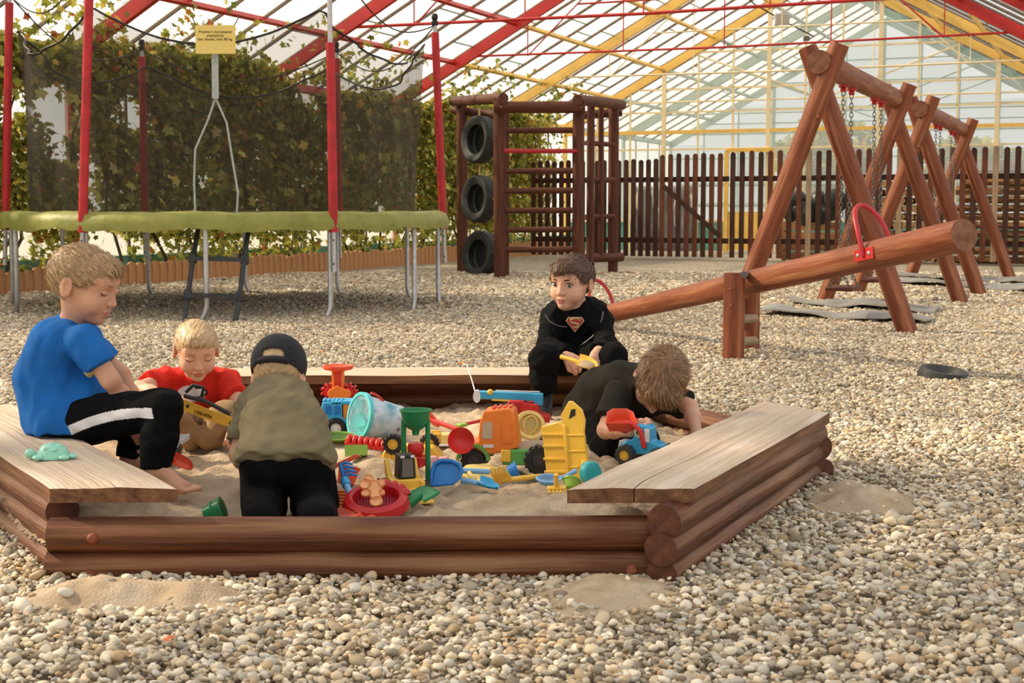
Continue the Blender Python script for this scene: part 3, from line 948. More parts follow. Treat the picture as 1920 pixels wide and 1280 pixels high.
M_DARKTARP = mat('dark_tarp', (0.02, 0.035, 0.03), 0.35, col2=(0.07, 0.09, 0.085), scale=6, bump=0.8, bscale=8)
mb = MB()
for i in range(9):
    c = F0 + FD * (2.75 + 0.09 * i) + FB * 0.5 + Vector((0, 0, 0.86 + 0.12 * math.sin(i * 1.7)))
    mb.ball(c, (0.17 + 0.03 * math.sin(i), 0.16, 0.2 + 0.05 * math.cos(i * 2.2)), 12)
o = mb.build('tarpaulin_bundle', M_DARKTARP); tag(o, 'dark green bundled tarpaulin lying over boxes behind the fence', 'tarpaulin')
crt = thing('wooden_crate', 'pale wooden crate under the dark tarpaulin behind the fence', 'crate', F0 + FD * 3.0 + FB * 0.55)
for z in (0.08, 0.24, 0.40, 0.56):
    p0, p1 = F0 + FD * 2.62 + FB * 0.42 + Vector((0, 0, z)), F0 + FD * 3.5 + FB * 0.42 + Vector((0, 0, z))
    mb = MB(); mb.box((0.48, 0, 0), (0.96, 0.03, 0.13)); mb.build('slat', M_BOARD, crt, smooth=0, M=frame_x(p0, p1))
for s in (2.66, 3.54):
    p0 = F0 + FD * s + FB * 0.46; mb = MB(); mb.box((0.32, 0, 0), (0.64, 0.06, 0.06)); mb.build('corner_post', M_BOARD, crt, smooth=0, M=frame_x(p0, p0 + Vector((0, 0, 1)), FN))
M_SHEET = mat('white_sheet', (0.62, 0.62, 0.6), 0.6, var=0.1, scale=4)
mb = MB(); p0, p1 = F0 + FD * 5.2 + FB * 0.75 + Vector((0, 0, 1.5)), F0 + FD * 8.4 + FB * 0.75 + Vector((0, 0, 1.5))
mb.box((1.6, 0, 0), (3.2, 0.5, 0.16)); o = mb.build('board_stack', M_SHEET, smooth=0, M=frame_x(p0, p1)); tag(o, 'pale boards laid on top of the right-hand woodpile', 'boards')

# trees standing outside the glass, seen hazily through the panes
def outside_tree(t, l, h, r, lab):
    root = thing('tree', lab, 'tree', W(t, l, 0))
    mb = MB(); mb.tube([W(t, l, 0), W(t + .1, l, h * .35), W(t, l + .1, h * .7)], [0.16, 0.12, 0.05], 8); mb.build('trunk', M_STEM, root)
    n = 1500
    d = RNG.normal(size=(n, 3)); d /= np.linalg.norm(d, axis=1)[:, None]
    q = d * (RNG.random(n) ** 0.4)[:, None] * np.array([r, r, h * 0.34]) * (1 + 0.4 * fbm(d[:, 0] * 2, d[:, 1] * 2 + d[:, 2], int(h * 10), 2, 1.0))[:, None]
    q += np.array(W(t, l, h * 0.62))
    lf = leaves('crown', q, RNG.uniform(0.18, 0.32, n), 0.0, root, spread=1.3); lf['kind'] = 'stuff'
outside_tree(12.5, -2.2, 3.4, 1.7, 'hazy tree outside the far gable, left of the swings')
outside_tree(13.5, 1.6, 2.9, 1.6, 'hazy tree outside the far gable behind the swing beams')
outside_tree(11.5, 5.0, 2.3, 1.3, 'low hazy tree outside the far gable at the right')

# unseen tree added beyond the left wall to dapple sun right of the sandbox
def dapple_tree(base, zc, r, n, lab):
    root = thing('tree', lab, 'tree', base)
    b = Vector(base)
    mb = MB(); mb.tube([b, b + Vector((0.1, 0, zc * .4)), b + Vector((-0.05, 0.1, zc * .8)), b + Vector((0, 0, zc + 0.8))], [0.22, 0.17, 0.12, 0.04], 10); mb.build('trunk', M_STEM, root)
    for k in range(9):
        a = k * 2.4; z = zc - 1.4 + 0.3 * k
        mb = MB(); mb.tube([b + Vector((0, 0, z)), b + Vector((math.cos(a) * r * .5, math.sin(a) * r * .5, z + .5)), b + Vector((math.cos(a) * r * .9, math.sin(a) * r * .9, z + .8))], [0.06, 0.04, 0.015], 6); mb.build('branch', M_STEM, root)
    d = RNG.normal(size=(n, 3)); d /= np.linalg.norm(d, axis=1)[:, None]
    q = d * (RNG.random(n) ** 0.45)[:, None] * np.array([r, r, r * 0.9]) + np.array(b + Vector((0, 0, zc)))
    k = fbm(q[:, 0], q[:, 1] + q[:, 2] * 0.7, 71, 3, 0.9) > -0.08
    lf = leaves('crown', q[k], RNG.uniform(0.16, 0.30, k.sum()), 0.0, root, spread=1.3); lf['kind'] = 'stuff'
_t = 7.6 / 0.58
dapple_tree((1.75 - 0.80 * _t, 2.75 + 0.22 * _t, 0), 7.6, 1.9, 1500, 'unseen tall tree added outside the left glass wall to dapple the sunlight')

# ================================================================== TRAMPOLINE
TC = Vector((-2.46, 12.5, 0)); TR = 1.83; TZ = 0.78
def tp(phi, r=TR, z=0.0):
    a = math.radians(phi); return TC + Vector((math.sin(a) * r, -math.cos(a) * r, z))
tram = thing('trampoline', 'round trampoline with green pad, red padded poles and dark safety net', 'trampoline', TC)
M_PAD = mat('green_pad', (0.22, 0.235, 0.04), 0.5, col2=(0.33, 0.33, 0.075), scale=6, bump=0.5, bscale=18)
M_FOAM = mat('red_foam_sleeve', (0.50, 0.018, 0.025), 0.5, var=0.2, scale=8)
m = bpy.data.materials.new('safety_net'); m.use_nodes = True
N, L = nt(m); p = N['Principled BSDF']; p.inputs['Base Color'].default_value = (0.035, 0.03, 0.022, 1); p.inputs['Roughness'].default_value = 0.9
tr = N.new('ShaderNodeBsdfTransparent'); mx = N.new('ShaderNodeMixShader'); mx.inputs[0].default_value = 0.44
L.new(tr.outputs[0], mx.inputs[1]); L.new(p.outputs[0], mx.inputs[2]); L.new(mx.outputs[0], N['Material Output'].inputs['Surface'])
M_NET = m
mb = MB(); mb.tube([tp(a, TR, TZ - 0.05) for a in range(0, 360, 6)], 0.024, 8, closed=True); mb.build('frame_ring', M_GALV, tram)
mb = MB(); mb.lathe([(1e-3, 0), (TR - 0.25, 0), (TR - 0.25, 0.004), (1e-3, 0.004)], 60, Matrix.Translation(TC + Vector((0, 0, TZ - 0.03)))); mb.build('jump_mat', M_BLACK, tram)
# pad: draped ring, hanging a little outside
NS = 120
vs, fs = [], []
for i in range(NS):
    a = 360 * i / NS; w = 0.007 * math.sin(a * 0.35) + 0.006 * math.sin(a * 0.21 + 1) + 0.005 * math.sin(a * 0.9)
    prof = [(-0.30, 0.0), (-0.15, 0.03), (0.0, 0.035), (0.055, 0.012), (0.075 + w * .4, -0.05 + w), (0.07 + w, -0.105 + w), (0.05, -0.10 + w), (0.04, -0.02), (-0.3, -0.02)]
    for dr, dz in prof: vs.append(tp(a, TR + dr, TZ + dz + w * 0.5))
n9 = 9
for i in range(NS):
    j = (i + 1) % NS
    for k in range(n9): fs.append((i * n9 + k, j * n9 + k, j * n9 + (k + 1) % n9, i * n9 + (k + 1) % n9))
mb = MB(); mb.add(vs, fs); mb.build('edge_pad', M_PAD, tram, smooth=60)
for i in range(12):
    phi = -24 + 30 * i
    a = tp(phi, TR - 0.01, 0.035); b = tp(phi, TR - 0.01, TZ - 0.06)
    tdir = (tp(phi + 3, TR, 0) - tp(phi - 3, TR, 0)).normalized()
    mb = MB(); mb.tube([b, a + Vector((0, 0, 0.08)), a + Vector((0, 0, 0.03)) - tdir * 0.012, a - tdir * 0.035 - Vector((0, 0, 0.02))], 0.021, 10); mb.build('leg', M_GALV, tram)
POLES = {}
for i in range(6):
    phi = -24 + 60 * i
    lean = {0: 0.11, 1: 0.0, 2: -0.05, 3: 0.0, 4: 0.0, 5: 0.08}[i]
    top = {0: 2.72, 1: 2.78, 2: 2.42, 3: 2.35, 4: 2.35, 5: 2.62}[i]
    b = tp(phi, TR + 0.05, 0.36); t_ = tp(phi, TR + 0.02, top) + Vector((lean, 0, 0))
    e = lambda z: b + (t_ - b) * ((z - b.z) / (t_.z - b.z))
    po = MB().tube([b, t_], 0.019, 10).build('pole', M_GALV, tram)
    ft = 2.45 if i in (0,) else 2.08 if i == 1 else top - 0.06
    zs = np.linspace(0.66, ft, 60)
    mb = MB(); mb.tube([e(z) for z in zs], [0.034 + (0.0028 * (q % 2) if q < 30 else 0) for q in range(60)], 12); mb.build('foam_sleeve', M_FOAM, po)
    mb = MB(); mb.lathe([(0.026, 0), (0.03, 0.01), (0.03, 0.035), (0.02, 0.045), (0.026, 0.055), (0.03, 0.075), (0.022, 0.1), (1e-4, 0.105)], 12, Matrix.Translation(t_)); mb.build('pole_cap', M_BLACK, po)
    for zz in (0.42, 0.60):
        bolt(e(zz) + Vector((0, -0.018, 0)), (0, -1, 0), 0.008, po)
    POLES[i] = t_
# net, scalloped at its top edge, and the edge rope
NR = TR - 0.22
NN = 144; NZ = 12
vs, fs = [], []
def nettop(a):
    q = ((a + 24) % 60) / 60.0
    i0 = int(((a + 24) % 360) // 60); i1 = (i0 + 1) % 6
    za = min(POLES[i0].z, 2.5) - 0.14; zb = min(POLES[i1].z, 2.5) - 0.14
    return za * (1 - q) + zb * q - 0.30 * math.sin(PI * q) ** 0.8
for i in range(NN):
    a = 360 * i / NN; q = ((a + 24) % 60) / 60.0
    near = max(0, 1 - 9 * min(q, 1 - q))
    zt = nettop(a)
    for j in range(NZ + 1):
        f = j / NZ
        rr = NR + 0.02 * math.sin(a * 0.45 + f * 5) + (0.13 * near) * f ** 2
        vs.append(tp(a, rr, TZ + (zt - TZ) * f))
for i in range(NN):
    j2 = (i + 1) % NN
    for j in range(NZ): fs.append((i * (NZ + 1) + j, j2 * (NZ + 1) + j, j2 * (NZ + 1) + j + 1, i * (NZ + 1) + j + 1))
mb = MB(); mb.add(vs, fs); net = mb.build('safety_net', M_NET, tram)
ring = [Vector(vs[i * (NZ + 1) + NZ]) for i in range(NN)]
mb = MB(); mb.tube(ring, 0.009, 6, closed=True); mb.build('net_hem', M_BLACK, net)
for i in range(6):
    a, b = POLES[i], POLES[(i + 1) % 6]
    pts = [a + (b - a) * (k / 14) - Vector((0, 0, 0.28 * math.sin(PI * k / 14))) for k in range(15)]
    mb = MB(); mb.tube(pts, 0.006, 6); mb.build('top_cord', M_BLACK, tram)
# entry strap with two cords
M_STRAP = mat('grey_strap', (0.42, 0.47, 0.45), 0.8, var=0.15, scale=40)
s0 = AT(403, 100, 10.80); s1 = AT(404, 185, 10.80)
mb = MB(); beam(mb, s0, s1, 0.05, 0.008, 0, (0, -1, 0)); mb.build('entry_strap', M_STRAP, tram)
for pts in ([(404, 184), (390, 225), (366, 280), (364, 340), (366, 398)], [(404, 184), (425, 230), (436, 300), (446, 360), (444, 400)]):
    mb = MB(); mb.tube([AT(x, y, 10.82) for x, y in pts], 0.008, 6); mb.build('entry_cord', M_STRAP, tram)
# notice hung on the net
sg = AT(404, 74, 10.76)
M_SIGN = mat('yellow_card', (0.86, 0.68, 0.20), 0.6)
sign = thing('notice_sign', 'small yellow notice with three lines of black text on the trampoline net', 'sign', sg)
mb = MB(); mb.box(sg, (0.295, 0.006, 0.208)); mb.build('card', M_SIGN, sign, smooth=0)
SM = Matrix.Translation(sg + Vector((0, -0.0045, 0.028))) @ Matrix.Rotation(PI / 2, 4, 'X')
textobj('notice_text', 'Prosimy o korzystanie\npojedyńczo\nbez obuwia, limit 80 kg.', 0.027, SM, mat('ink', (0.02, 0.015, 0.01), 0.6), sign)
for dx in (-0.14, 0.14):
    mb = MB(); q = sg + Vector((dx, 0, 0.1)); mb.tube([q, q + Vector((dx * 0.25, 0.02, 0.07))], 0.004, 6); mb.build('tie', M_BLACK, sign)

# ladder leaning at the trampoline
M_LAD = mat('ladder_grey', (0.03, 0.035, 0.04), 0.4, var=0.2, scale=20)
lad = thing('trampoline_ladder', 'dark two-step metal ladder leaning on the trampoline frame', 'ladder', G(395, 610))
for pts in ([(372, 424, 10.86), (360, 500, 10.72), (350, 570, 10.6), (345, 603, 10.55)], [(467, 424, 10.86), (456, 500, 10.72), (446, 580, 10.58), (440, 608, 10.55), (428, 620, 10.52)]):
    mb = MB(); mb.tube([AT(*q) for q in pts], 0.019, 10); mb.build('rail', M_LAD, lad)
for y, Yd, xa, xb in ((484, 10.75, 362, 459), (553, 10.62, 352, 449)):
    a, b = AT(xa, y, Yd), AT(xb, y + 3, Yd)
    mb = MB(); beam(mb, a, b, 0.075, 0.03); mb.build('tread', M_LAD, lad)
    for q in (a, b):
        mb = MB(); mb.box(q, (0.055, 0.07, 0.075)); mb.build('bracket', M_LAD, lad, bevel=0.01)

# ================================================================== CLIMBING FRAME WITH TYRES
cl = thing('climbing_tower', 'dark timber climbing frame with rungs, a red bar and roped tyres', 'climbing frame', (0.3, 18.3, 0))
def cpx(x, y, Y): return AT(x, y, Y)
CM = [M_CLIMB, M_LOGEND]
YA, YB = 17.4, 19.2     # front pair, back pair
def post(x, ytop, Y, r, ybot=None):
    b = AT(x, 500, Y); b.z = -0.05; t_ = AT(x, ytop, Y); b.x = t_.x
    return log('post', b, t_, r, None, CM, cl, 14, 6)
P1 = post(866, 186, 19.4, 0.072); P2 = post(937, 182, YA, 0.075); P3 = post(1085, 186, YA, 0.072); P4 = post(1151, 190, 18.9, 0.068)
P5 = post(1108, 186, 18.2, 0.05); P6 = post(948, 205, 17.9, 0.045)
def clog(xa, ya, Ya, xb, yb, Yb, r, nm='crossbeam', m=None):
    return log(nm, AT(xa, ya, Ya), AT(xb, yb, Yb), r, None, m or CM, cl, 14, 5)
clog(850, 190, 19.5, 944, 184, 17.2, 0.066); clog(1083, 187, 17.2, 1166, 196, 19.1, 0.066)
clog(926, 201, YA - 0.12, 1097, 201, YA - 0.12, 0.07)
clog(850, 206, 19.6, 930, 216, 19.0, 0.058); clog(1094, 216, 19.3, 1166, 210, 19.3, 0.058)
clog(1092, 484, 18.4, 1165, 482, 18.9, 0.062, 'foot_log')
clog(1098, 268, 18.4, 1151, 271, 18.8, 0.032, 'rung'); clog(1096, 337, 18.4, 1151, 337, 18.8, 0.034, 'rung'); clog(1096, 407, 18.4, 1151, 405, 18.8, 0.034, 'rung')
log('upright_pole', AT(1127, 480, 18.6), AT(1127, 198, 18.6), 0.036, None, CM, cl, 12, 6)
for y in (244, 320, 357, 394, 430, 467):
    clog(945, y + 1, YA + 0.02, 1078, y, YA + 0.02, 0.036, 'rung')
clog(944, 283, YA - 0.05, 1082, 283, YA - 0.05, 0.027, 'red_bar', [M_REDBAR, M_REDBAR])
for x in (940, 1090):
    bolt(AT(x, 201, YA - 0.2), (0, -1, 0), 0.012, cl)
def tyre_mesh(mb, R, r, w, M, mi=0, lugs=34):
    prof = [(R - r * 1.0, -w * .32), (R - r * .55, -w * .5), (R - r * .18, -w * .5), (R, -w * .36), (R + 0.004, 0), (R, w * .36), (R - r * .18, w * .5), (R - r * .55, w * .5), (R - r, w * .32), (R - r * .82, w * .22), (R - r * .82, -w * .22), (R - r, -w * .32)]
    mb.lathe(prof, 44, M, mi)
    if lugs:
        for k in range(lugs):
            a = 2 * PI * k / lugs
            for s_ in (-1, 1):
                mb.box((0, 0, 0), (0.012, R * 0.11, w * 0.34), M @ Matrix.Rotation(a + s_ * 0.03, 4, 'Z') @ Matrix.Translation((R - 0.001, 0, s_ * w * 0.22)) @ Matrix.Rotation(s_ * 0.4, 4, 'X'), mi)
tyl = {0: 'top of three black tyres roped in the climbing frame', 1: 'middle of three black tyres roped in the climbing frame', 2: 'lowest of three black tyres in the climbing frame, near the ground'}
for i, (x, y) in enumerate(((899, 262), (899, 373), (902, 477))):
    c = AT(x, y, 18.35)
    ax = Vector((-0.80, -0.60, 0.06)) if i < 2 else Vector((-0.77, -0.64, 0.1))
    M = frame_x(c, c + ax) @ Matrix.Rotation(PI / 2, 4, 'Y')
    tz = thing('tyre', tyl[i], 'tyre', group='tyres in the climbing frame', M=M)
    mb = MB(); tyre_mesh(mb, 0.295, 0.11, 0.185, Matrix.Identity(4)); mb.build('casing', M_RUBBER, tz, False)
    for s_ in (-1, 1):
        dn = Vector((0.6, -0.8, 0)) * s_
        mb = MB(); mb.tube([c + dn * 0.27, c + dn * 0.36 + Vector((0, 0, 0.01))], 0.014, 6); mb.build('side_rope', M_ROPE, tz)
    if i < 2:
        mb = MB(); mb.tube([c + Vector((0, 0, 0.28)), c + Vector((0, 0, 0.42))], 0.012, 6); mb.build('hanging_rope', M_ROPE, tz)

# ================================================================== SEESAW
see = thing('seesaw', 'log seesaw on two short posts with red hoop handles', 'seesaw', (1.31, 8.2, 0))
SM2 = [M_POST, M_POSTEND]
sa, sb = AT(1092, 599, 10.3), AT(1808, 440, 6.4)
log('beam', sa, sb, 0.062, 0.074, SM2, see, 26, 24, 0.012)
def spost(x, ybot, ytop, Y, w, lab=None):
    c = G(x, ybot); k = Y / c.y; b = Vector((AT(x, ybot, Y).x, Y, -0.05)); t_ = AT(x, ytop, Y); t_.x = b.x
    return log('post', b, t_, w, None, SM2, see, 20, 6, 0.01, flat=0.9)
spost(1375, 673, 511, 7.95, 0.06); spost(1408, 660, 520, 8.5, 0.05)
for y in (598, 640):
    log('spacer', AT(1388, y, 8.02), AT(1415, y - 1, 8.4), 0.026, None, [M_PICKETPALE, M_PICKETPALE], see, 12, 3)
for y in (541, 573):
    bolt(AT(1368, y, 7.94) + Vector((0, -0.055, 0)), (0, -1, 0), 0.011, see, m=M_POST)
log('axle', AT(1395, 515, 7.9), AT(1412, 512, 8.6), 0.02, None, [M_STEEL, M_STEEL], see, 12, 3)
def hoop(fr, lab=None):
    c = sa + (sb - sa) * fr; d = (sb - sa).normalized(); sd = Vector((d.y, -d.x, 0)).normalized(); u = sd.cross(d)
    if u.z < 0: u = -u
    pts = []
    for k in range(17):
        a = PI * k / 16
        pts.append(c - sd * (math.cos(a) * 0.086) + u * (0.04 + 0.215 * math.sin(a) ** 0.75) + d * (-0.10 * math.sin(a)))
    pts = [c - sd * 0.079 - u * 0.01 - d * 0.0] + pts + [c + sd * 0.079 - u * 0.01]
    ho = MB().tube(pts, 0.0125, 10).build('handle', M_REDBAR, see)
    for s_ in (-1, 1):
        q = c + sd * (s_ * 0.0745)
        mb = MB(); M = frame_x(q, q + d, u); mb.box((0, 0, 0.0), (0.155, 0.006, 0.058), M); mb.build('handle_plate', M_RED, ho, bevel=0.002)
        for e in (-0.045, 0.045): bolt(q + d * e + sd * s_ * 0.003, sd * s_, 0.011, ho, m=M_GALV)
hoop(0.845); hoop(0.085)

# ================================================================== SWING SETS
def chain(mb, p0, p1, link_l=0.042, r=0.0035):
    p0, p1 = Vector(p0), Vector(p1); d = p1 - p0; n = max(2, int(d.length / (link_l * 0.8)))
    M0 = frame_x(p0, p1)
    for i in range(n):
        x = d.length * (i + .5) / n
        M = M0 @ Matrix.Translation((x, 0, 0)) @ Matrix.Rotation(PI / 2 * (i % 2) + 0.3, 4, 'X')
        pts = [M @ Vector((math.cos(2 * PI * k / 8) * link_l * .58, math.sin(2 * PI * k / 8) * link_l * .3, 0)) for k in range(8)]
        mb.tube(pts, r, 4, closed=True)
def swing_set(c0, c1, hb, wid, rl, rb, lab, seats, h_leg):
    """c0/c1: ground midpoints of the near and far A-frames"""
    root = thing('swing_set', lab, 'swing set', c0)
    d = (c1 - c0).normalized(); sd = Vector((d.y, -d.x, 0))
    for c, yo in ((c0, 0.0), (c1, 0.0)):
        for s_ in (-1, 1):
            foot = c + sd * (s_ * wid / 2) - Vector((0, 0, 0.05)) + d * (0.07 * s_)
            top = c - sd * (s_ * 0.13 * wid / 1.3) + Vector((0, 0, h_leg)) + d * (0.07 * s_)
            log('leg', foot, top, rl * 1.03, rl * 0.97, SM2, root, 18, 10, 0.012)
        bolt(c + d * -0.13 + Vector((0, 0, hb * 0.80)), -d, 0.015, root, m=M_POST)
    b0, b1 = c0 - d * 0.16 + Vector((0, 0, hb)), c1 + d * 0.14 + Vector((0, 0, hb))
    log('crossbeam', b0, b1, rb, rb * 0.96, SM2, root, 20, 12, 0.015)
    Lb = (b1 - b0).length
    for fr, w, zs, swing in seats:
        mid = b0 + (b1 - b0) * fr
        sw = thing('swing', lab.split(' swing set')[0] + ' swing seat on chains, ' + ('nearer' if fr < 0.5 else 'farther') + ' of the two', 'swing', mid - Vector((0, 0, hb - zs)))
        ends = []
        for s_ in (-1, 1):
            a = mid + d * (s_ * w / 2) - Vector((0, 0, rb))
            mb = MB(); mb.box(a + Vector((0, 0, 0.01)), (0.06, 0.06, 0.05)); mb.tube([a - sd * .02 - Vector((0, 0, .03)), a + sd * .02 - Vector((0, 0, .03))], 0.018, 8); mb.build('hanger_bracket', M_RED, sw, bevel=0.004)
            e = mid + d * (s_ * w / 2 * 1.0) + sd * swing + Vector((0, 0, zs - hb))
            mb = MB(); chain(mb, a - Vector((0, 0, 0.04)), e + Vector((0, 0, 0.16))); 
            for q in (-1, 1): chain(mb, e + Vector((0, 0, 0.16)), e + sd * (q * 0.08), 0.036)
            mb.build('chain', M_STEEL, sw, smooth=0); ends.append(e)
        mb = MB(); mb.box((0, 0, 0), (w + 0.06, 0.2, 0.03), frame_x((ends[0] + ends[1]) / 2, ends[1])); mb.build('seat', M_PICKETRED, sw, bevel=0.008)
    return root
A1 = Vector((2.10, 9.85, 0)); A2 = Vector((3.42, 12.95, 0))
swing_set(A1, A2, 1.81, 1.22, 0.068, 0.083, 'near stained timber swing set with crossed legs', [(0.30, 0.34, 0.25, 0.0), (0.68, 0.34, 0.25, 0.02)], 1.93)
A3 = Vector((4.0, 14.2, 0)); A4 = Vector((5.5, 17.7, 0))
swing_set(A3, A4, 1.80, 1.2, 0.07, 0.08, 'far stained timber swing set with crossed legs', [(0.36, 0.36, 0.34, 0.0), (0.70, 0.36, 0.34, 0.0)], 1.92)

# rubber mats on the gravel below the swings
M_MAT = mat('grey_rubber_mat', (0.22, 0.22, 0.215), 0.45, col2=(0.34, 0.335, 0.32), scale=5, bump=0.15, bscale=30)
def floor_mat(c, lab, ph):
    """c: four ground corners, near-left, near-right, far-right, far-left"""
    mb = MB(); nx, ny = 40, 3; vs, fs = [], []
    for zt in (0, 1):
        for j in range(ny + 1):
            for i in range(nx + 1):
                s, t_ = i / nx, j / ny
                p = (c[0] * (1 - s) + c[1] * s) * (1 - t_) + (c[3] * (1 - s) + c[2] * s) * t_
                w = 0.018 * (1 + math.sin(9 * s + ph + 1.2 * t_)) + 0.006 * math.sin(23 * s + ph)
                vs.append(p + Vector((0, 0, 0.018 + w + 0.012 * zt)))
    st = (nx + 1) * (ny + 1); I = lambda z, j, i: z * st + j * (nx + 1) + i
    for j in range(ny):
        for i in range(nx):
            fs += [(I(1, j, i), I(1, j, i + 1), I(1, j + 1, i + 1), I(1, j + 1, i)), (I(0, j, i), I(0, j + 1, i), I(0, j + 1, i + 1), I(0, j, i + 1))]
    for i in range(nx):
        fs += [(I(0, 0, i), I(0, 0, i + 1), I(1, 0, i + 1), I(1, 0, i)), (I(0, ny, i), I(1, ny, i), I(1, ny, i + 1), I(0, ny, i + 1))]
    for j in range(ny):
        fs += [(I(0, j, 0), I(1, j, 0), I(1, j + 1, 0), I(0, j + 1, 0)), (I(0, j, nx), I(0, j + 1, nx), I(1, j + 1, nx), I(1, j, nx))]
    mb.add(vs, fs); o = mb.build('rubber_mat', M_MAT)
    return tag(o, lab, 'mat', 'rubber mats under the swings')
floor_mat([G(1425, 593), G(1735, 613), G(1750, 604), G(1440, 584)], 'nearest grey rubber mat strip on the gravel beside the seesaw', 0)
floor_mat([G(1475, 573), G(1750, 592), G(1763, 581), G(1490, 566)], 'second grey rubber mat strip, behind the nearest one', 2)
floor_mat([G(1620, 530), G(1935, 551), G(1940, 543), G(1625, 525)], 'third rubber mat strip, under the far swing set', 4)
floor_mat([G(1640, 521), G(1935, 536), G(1940, 531), G(1645, 517)], 'farthest rubber mat strip, under the far swing set', 5)
# tyre sunk in the gravel
bt = thing('sunken_tyre', 'black tyre rim sunk flat in the gravel at the right', 'tyre', G(1764, 712))
c = G(1764, 708); M = Matrix.Translation(c + Vector((0, 0, -0.075))) @ Euler((0.16, 0.05, 0.4)).to_matrix().to_4x4()
mb = MB(); tyre_mesh(mb, 0.125, 0.06, 0.24, M, 0, 0); mb.build('casing', M_RUBBER, bt)

# floodlight, camera and cable under the roof
fl = thing('floodlight', 'square grey floodlight hung under the far roof', 'lamp', AT(1466, 36, 24.5))
c = AT(1466, 36, 24.5)
mb = MB(); mb.box(c, (0.25, 0.08, 0.19)); mb.build('housing', M_SHEET, fl, bevel=0.01)
mb = MB(); mb.box(c + Vector((0, -0.045, 0)), (0.2, 0.006, 0.14)); mb.build('lens', mat('lamp_glass', (0.5, 0.46, 0.4), 0.2), fl, smooth=0)
mb = MB(); mb.tube([c + Vector((0, 0, 0.09)), c + Vector((0, 0.0, 0.6))], 0.008, 6); mb.build('bracket', M_STEEL, fl)
cb = thing('ceiling_cable', 'thin dark cable slung under the far roof', 'cable', AT(1430, 20, 24.6))
mb = MB(); mb.tube([AT(x, y, 24.6) for x, y in ((1392, -12), (1415, 8), (1448, 27), (1470, 40), (1500, 55), (1525, 68))], 0.012, 6); mb.build('wire', M_BLACK, cb)
mb = MB(); mb.box(AT(1512, 72, 24.6), (0.1, 0.1, 0.08)); mb.build('junction_box', M_STEEL, cb, bevel=0.01)

# ================================================================== PEOPLE: continuous surfaces grown from a field of limbs
class Field:
    def __init__(self):
        self.p = []
    def cap(self, a, b, ra, rb=None, k=0.012, clip=None, sub=False, fl=None):
        self.p.append(('c', np.array(a, float), np.array(b, float), ra, ra if rb is None else rb, k, clip, sub, fl)); return self
    def chain(self, pts, rs, k=0.012, clip=None):
        for i in range(len(pts) - 1): self.cap(pts[i], pts[i + 1], rs[i], rs[i + 1], k, clip)
        return self
    def ell(self, c, r, R=None, k=0.012, clip=None, sub=False):
        self.p.append(('e', np.array(c, float), np.array(r, float), np.eye(3) if R is None else np.array(R, float), None, k, clip, sub, None)); return self
    def _bb(self, q):
        if q[0] == 'c':
            r = max(q[3], q[4])
            return np.minimum(q[1], q[2]) - r, np.maximum(q[1], q[2]) + r
        r = np.abs(q[3]) @ q[2]
        return q[1] - r, q[1] + r
    def mesh(self, h, disp=None, post=None):
        bbs = [self._bb(q) for q in self.p if not q[7]]
        lo = np.min([b[0] for b in bbs], 0) - 0.02; hi = np.max([b[1] for b in bbs], 0) + 0.02
        n = np.ceil((hi - lo) / h).astype(int) + 1
        D = np.full(n, 1.0, np.float32)
        ax = [lo[i] + h * np.arange(n[i]) for i in range(3)]
        for q in self.p:
            b0, b1 = self._bb(q); k = q[5]; mg = max(k, 4 * h) + 0.006
            i0 = np.maximum(np.floor((b0 - mg - lo) / h).astype(int), 0); i1 = np.minimum(np.ceil((b1 + mg - lo) / h).astype(int) + 1, n)
            if (i1 <= i0).any(): continue
            X = ax[0][i0[0]:i1[0], None, None]; Y_ = ax[1][None, i0[1]:i1[1], None]; Z = ax[2][None, None, i0[2]:i1[2]]
            if q[0] == 'c':
                a, b = q[1], q[2]; d = b - a; L2 = max(d @ d, 1e-9)
                px, py, pz = X - a[0], Y_ - a[1], Z - a[2]
                t = np.clip((px * d[0] + py * d[1] + pz * d[2]) / L2, 0, 1)
                dd = np.sqrt((px - t * d[0]) ** 2 + (py - t * d[1]) ** 2 + (pz - t * d[2]) ** 2) - (q[3] + (q[4] - q[3]) * t)
            else:
                R = q[3]; px, py, pz = X - q[1][0], Y_ - q[1][1], Z - q[1][2]
                l = [(px * R[0, j] + py * R[1, j] + pz * R[2, j]) for j in range(3)]
                r = q[2]
                k0 = np.sqrt((l[0] / r[0]) ** 2 + (l[1] / r[1]) ** 2 + (l[2] / r[2]) ** 2)
                k1 = np.sqrt((l[0] / r[0] ** 2) ** 2 + (l[1] / r[1] ** 2) ** 2 + (l[2] / r[2] ** 2) ** 2) + 1e-9
                dd = k0 * (k0 - 1) / k1
            if q[6] is not None:
                cs = q[6] if isinstance(q[6], list) else [q[6]]
                for cp, cn in cs:
                    dd = np.maximum(dd, (X - cp[0]) * cn[0] + (Y_ - cp[1]) * cn[1] + (Z - cp[2]) * cn[2])
            s = (slice(i0[0], i1[0]), slice(i0[1], i1[1]), slice(i0[2], i1[2]))
            c = D[s]
            if q[7]:
                e = -dd
                hh = np.clip(0.5 - 0.5 * (e - c) / -k, 0, 1) if False else np.clip(0.5 + 0.5 * (e - c) / k, 0, 1)
                D[s] = c * (1 - hh) + e * hh + k * hh * (1 - hh)
            else:
                hh = np.clip(0.5 + 0.5 * (c - dd) / k, 0, 1)
                D[s] = c * (1 - hh) + dd * hh - k * hh * (1 - hh)
        if post is not None:
            D = post(D, ax)
        if disp is not None:
            m_ = np.abs(D) < 4 * h + 0.012
            ii = np.where(m_)
            P = np.stack([ax[0][ii[0]], ax[1][ii[1]], ax[2][ii[2]]], 1)
            D[ii] += disp(P).astype(np.float32)
        return nets(D, lo, h)
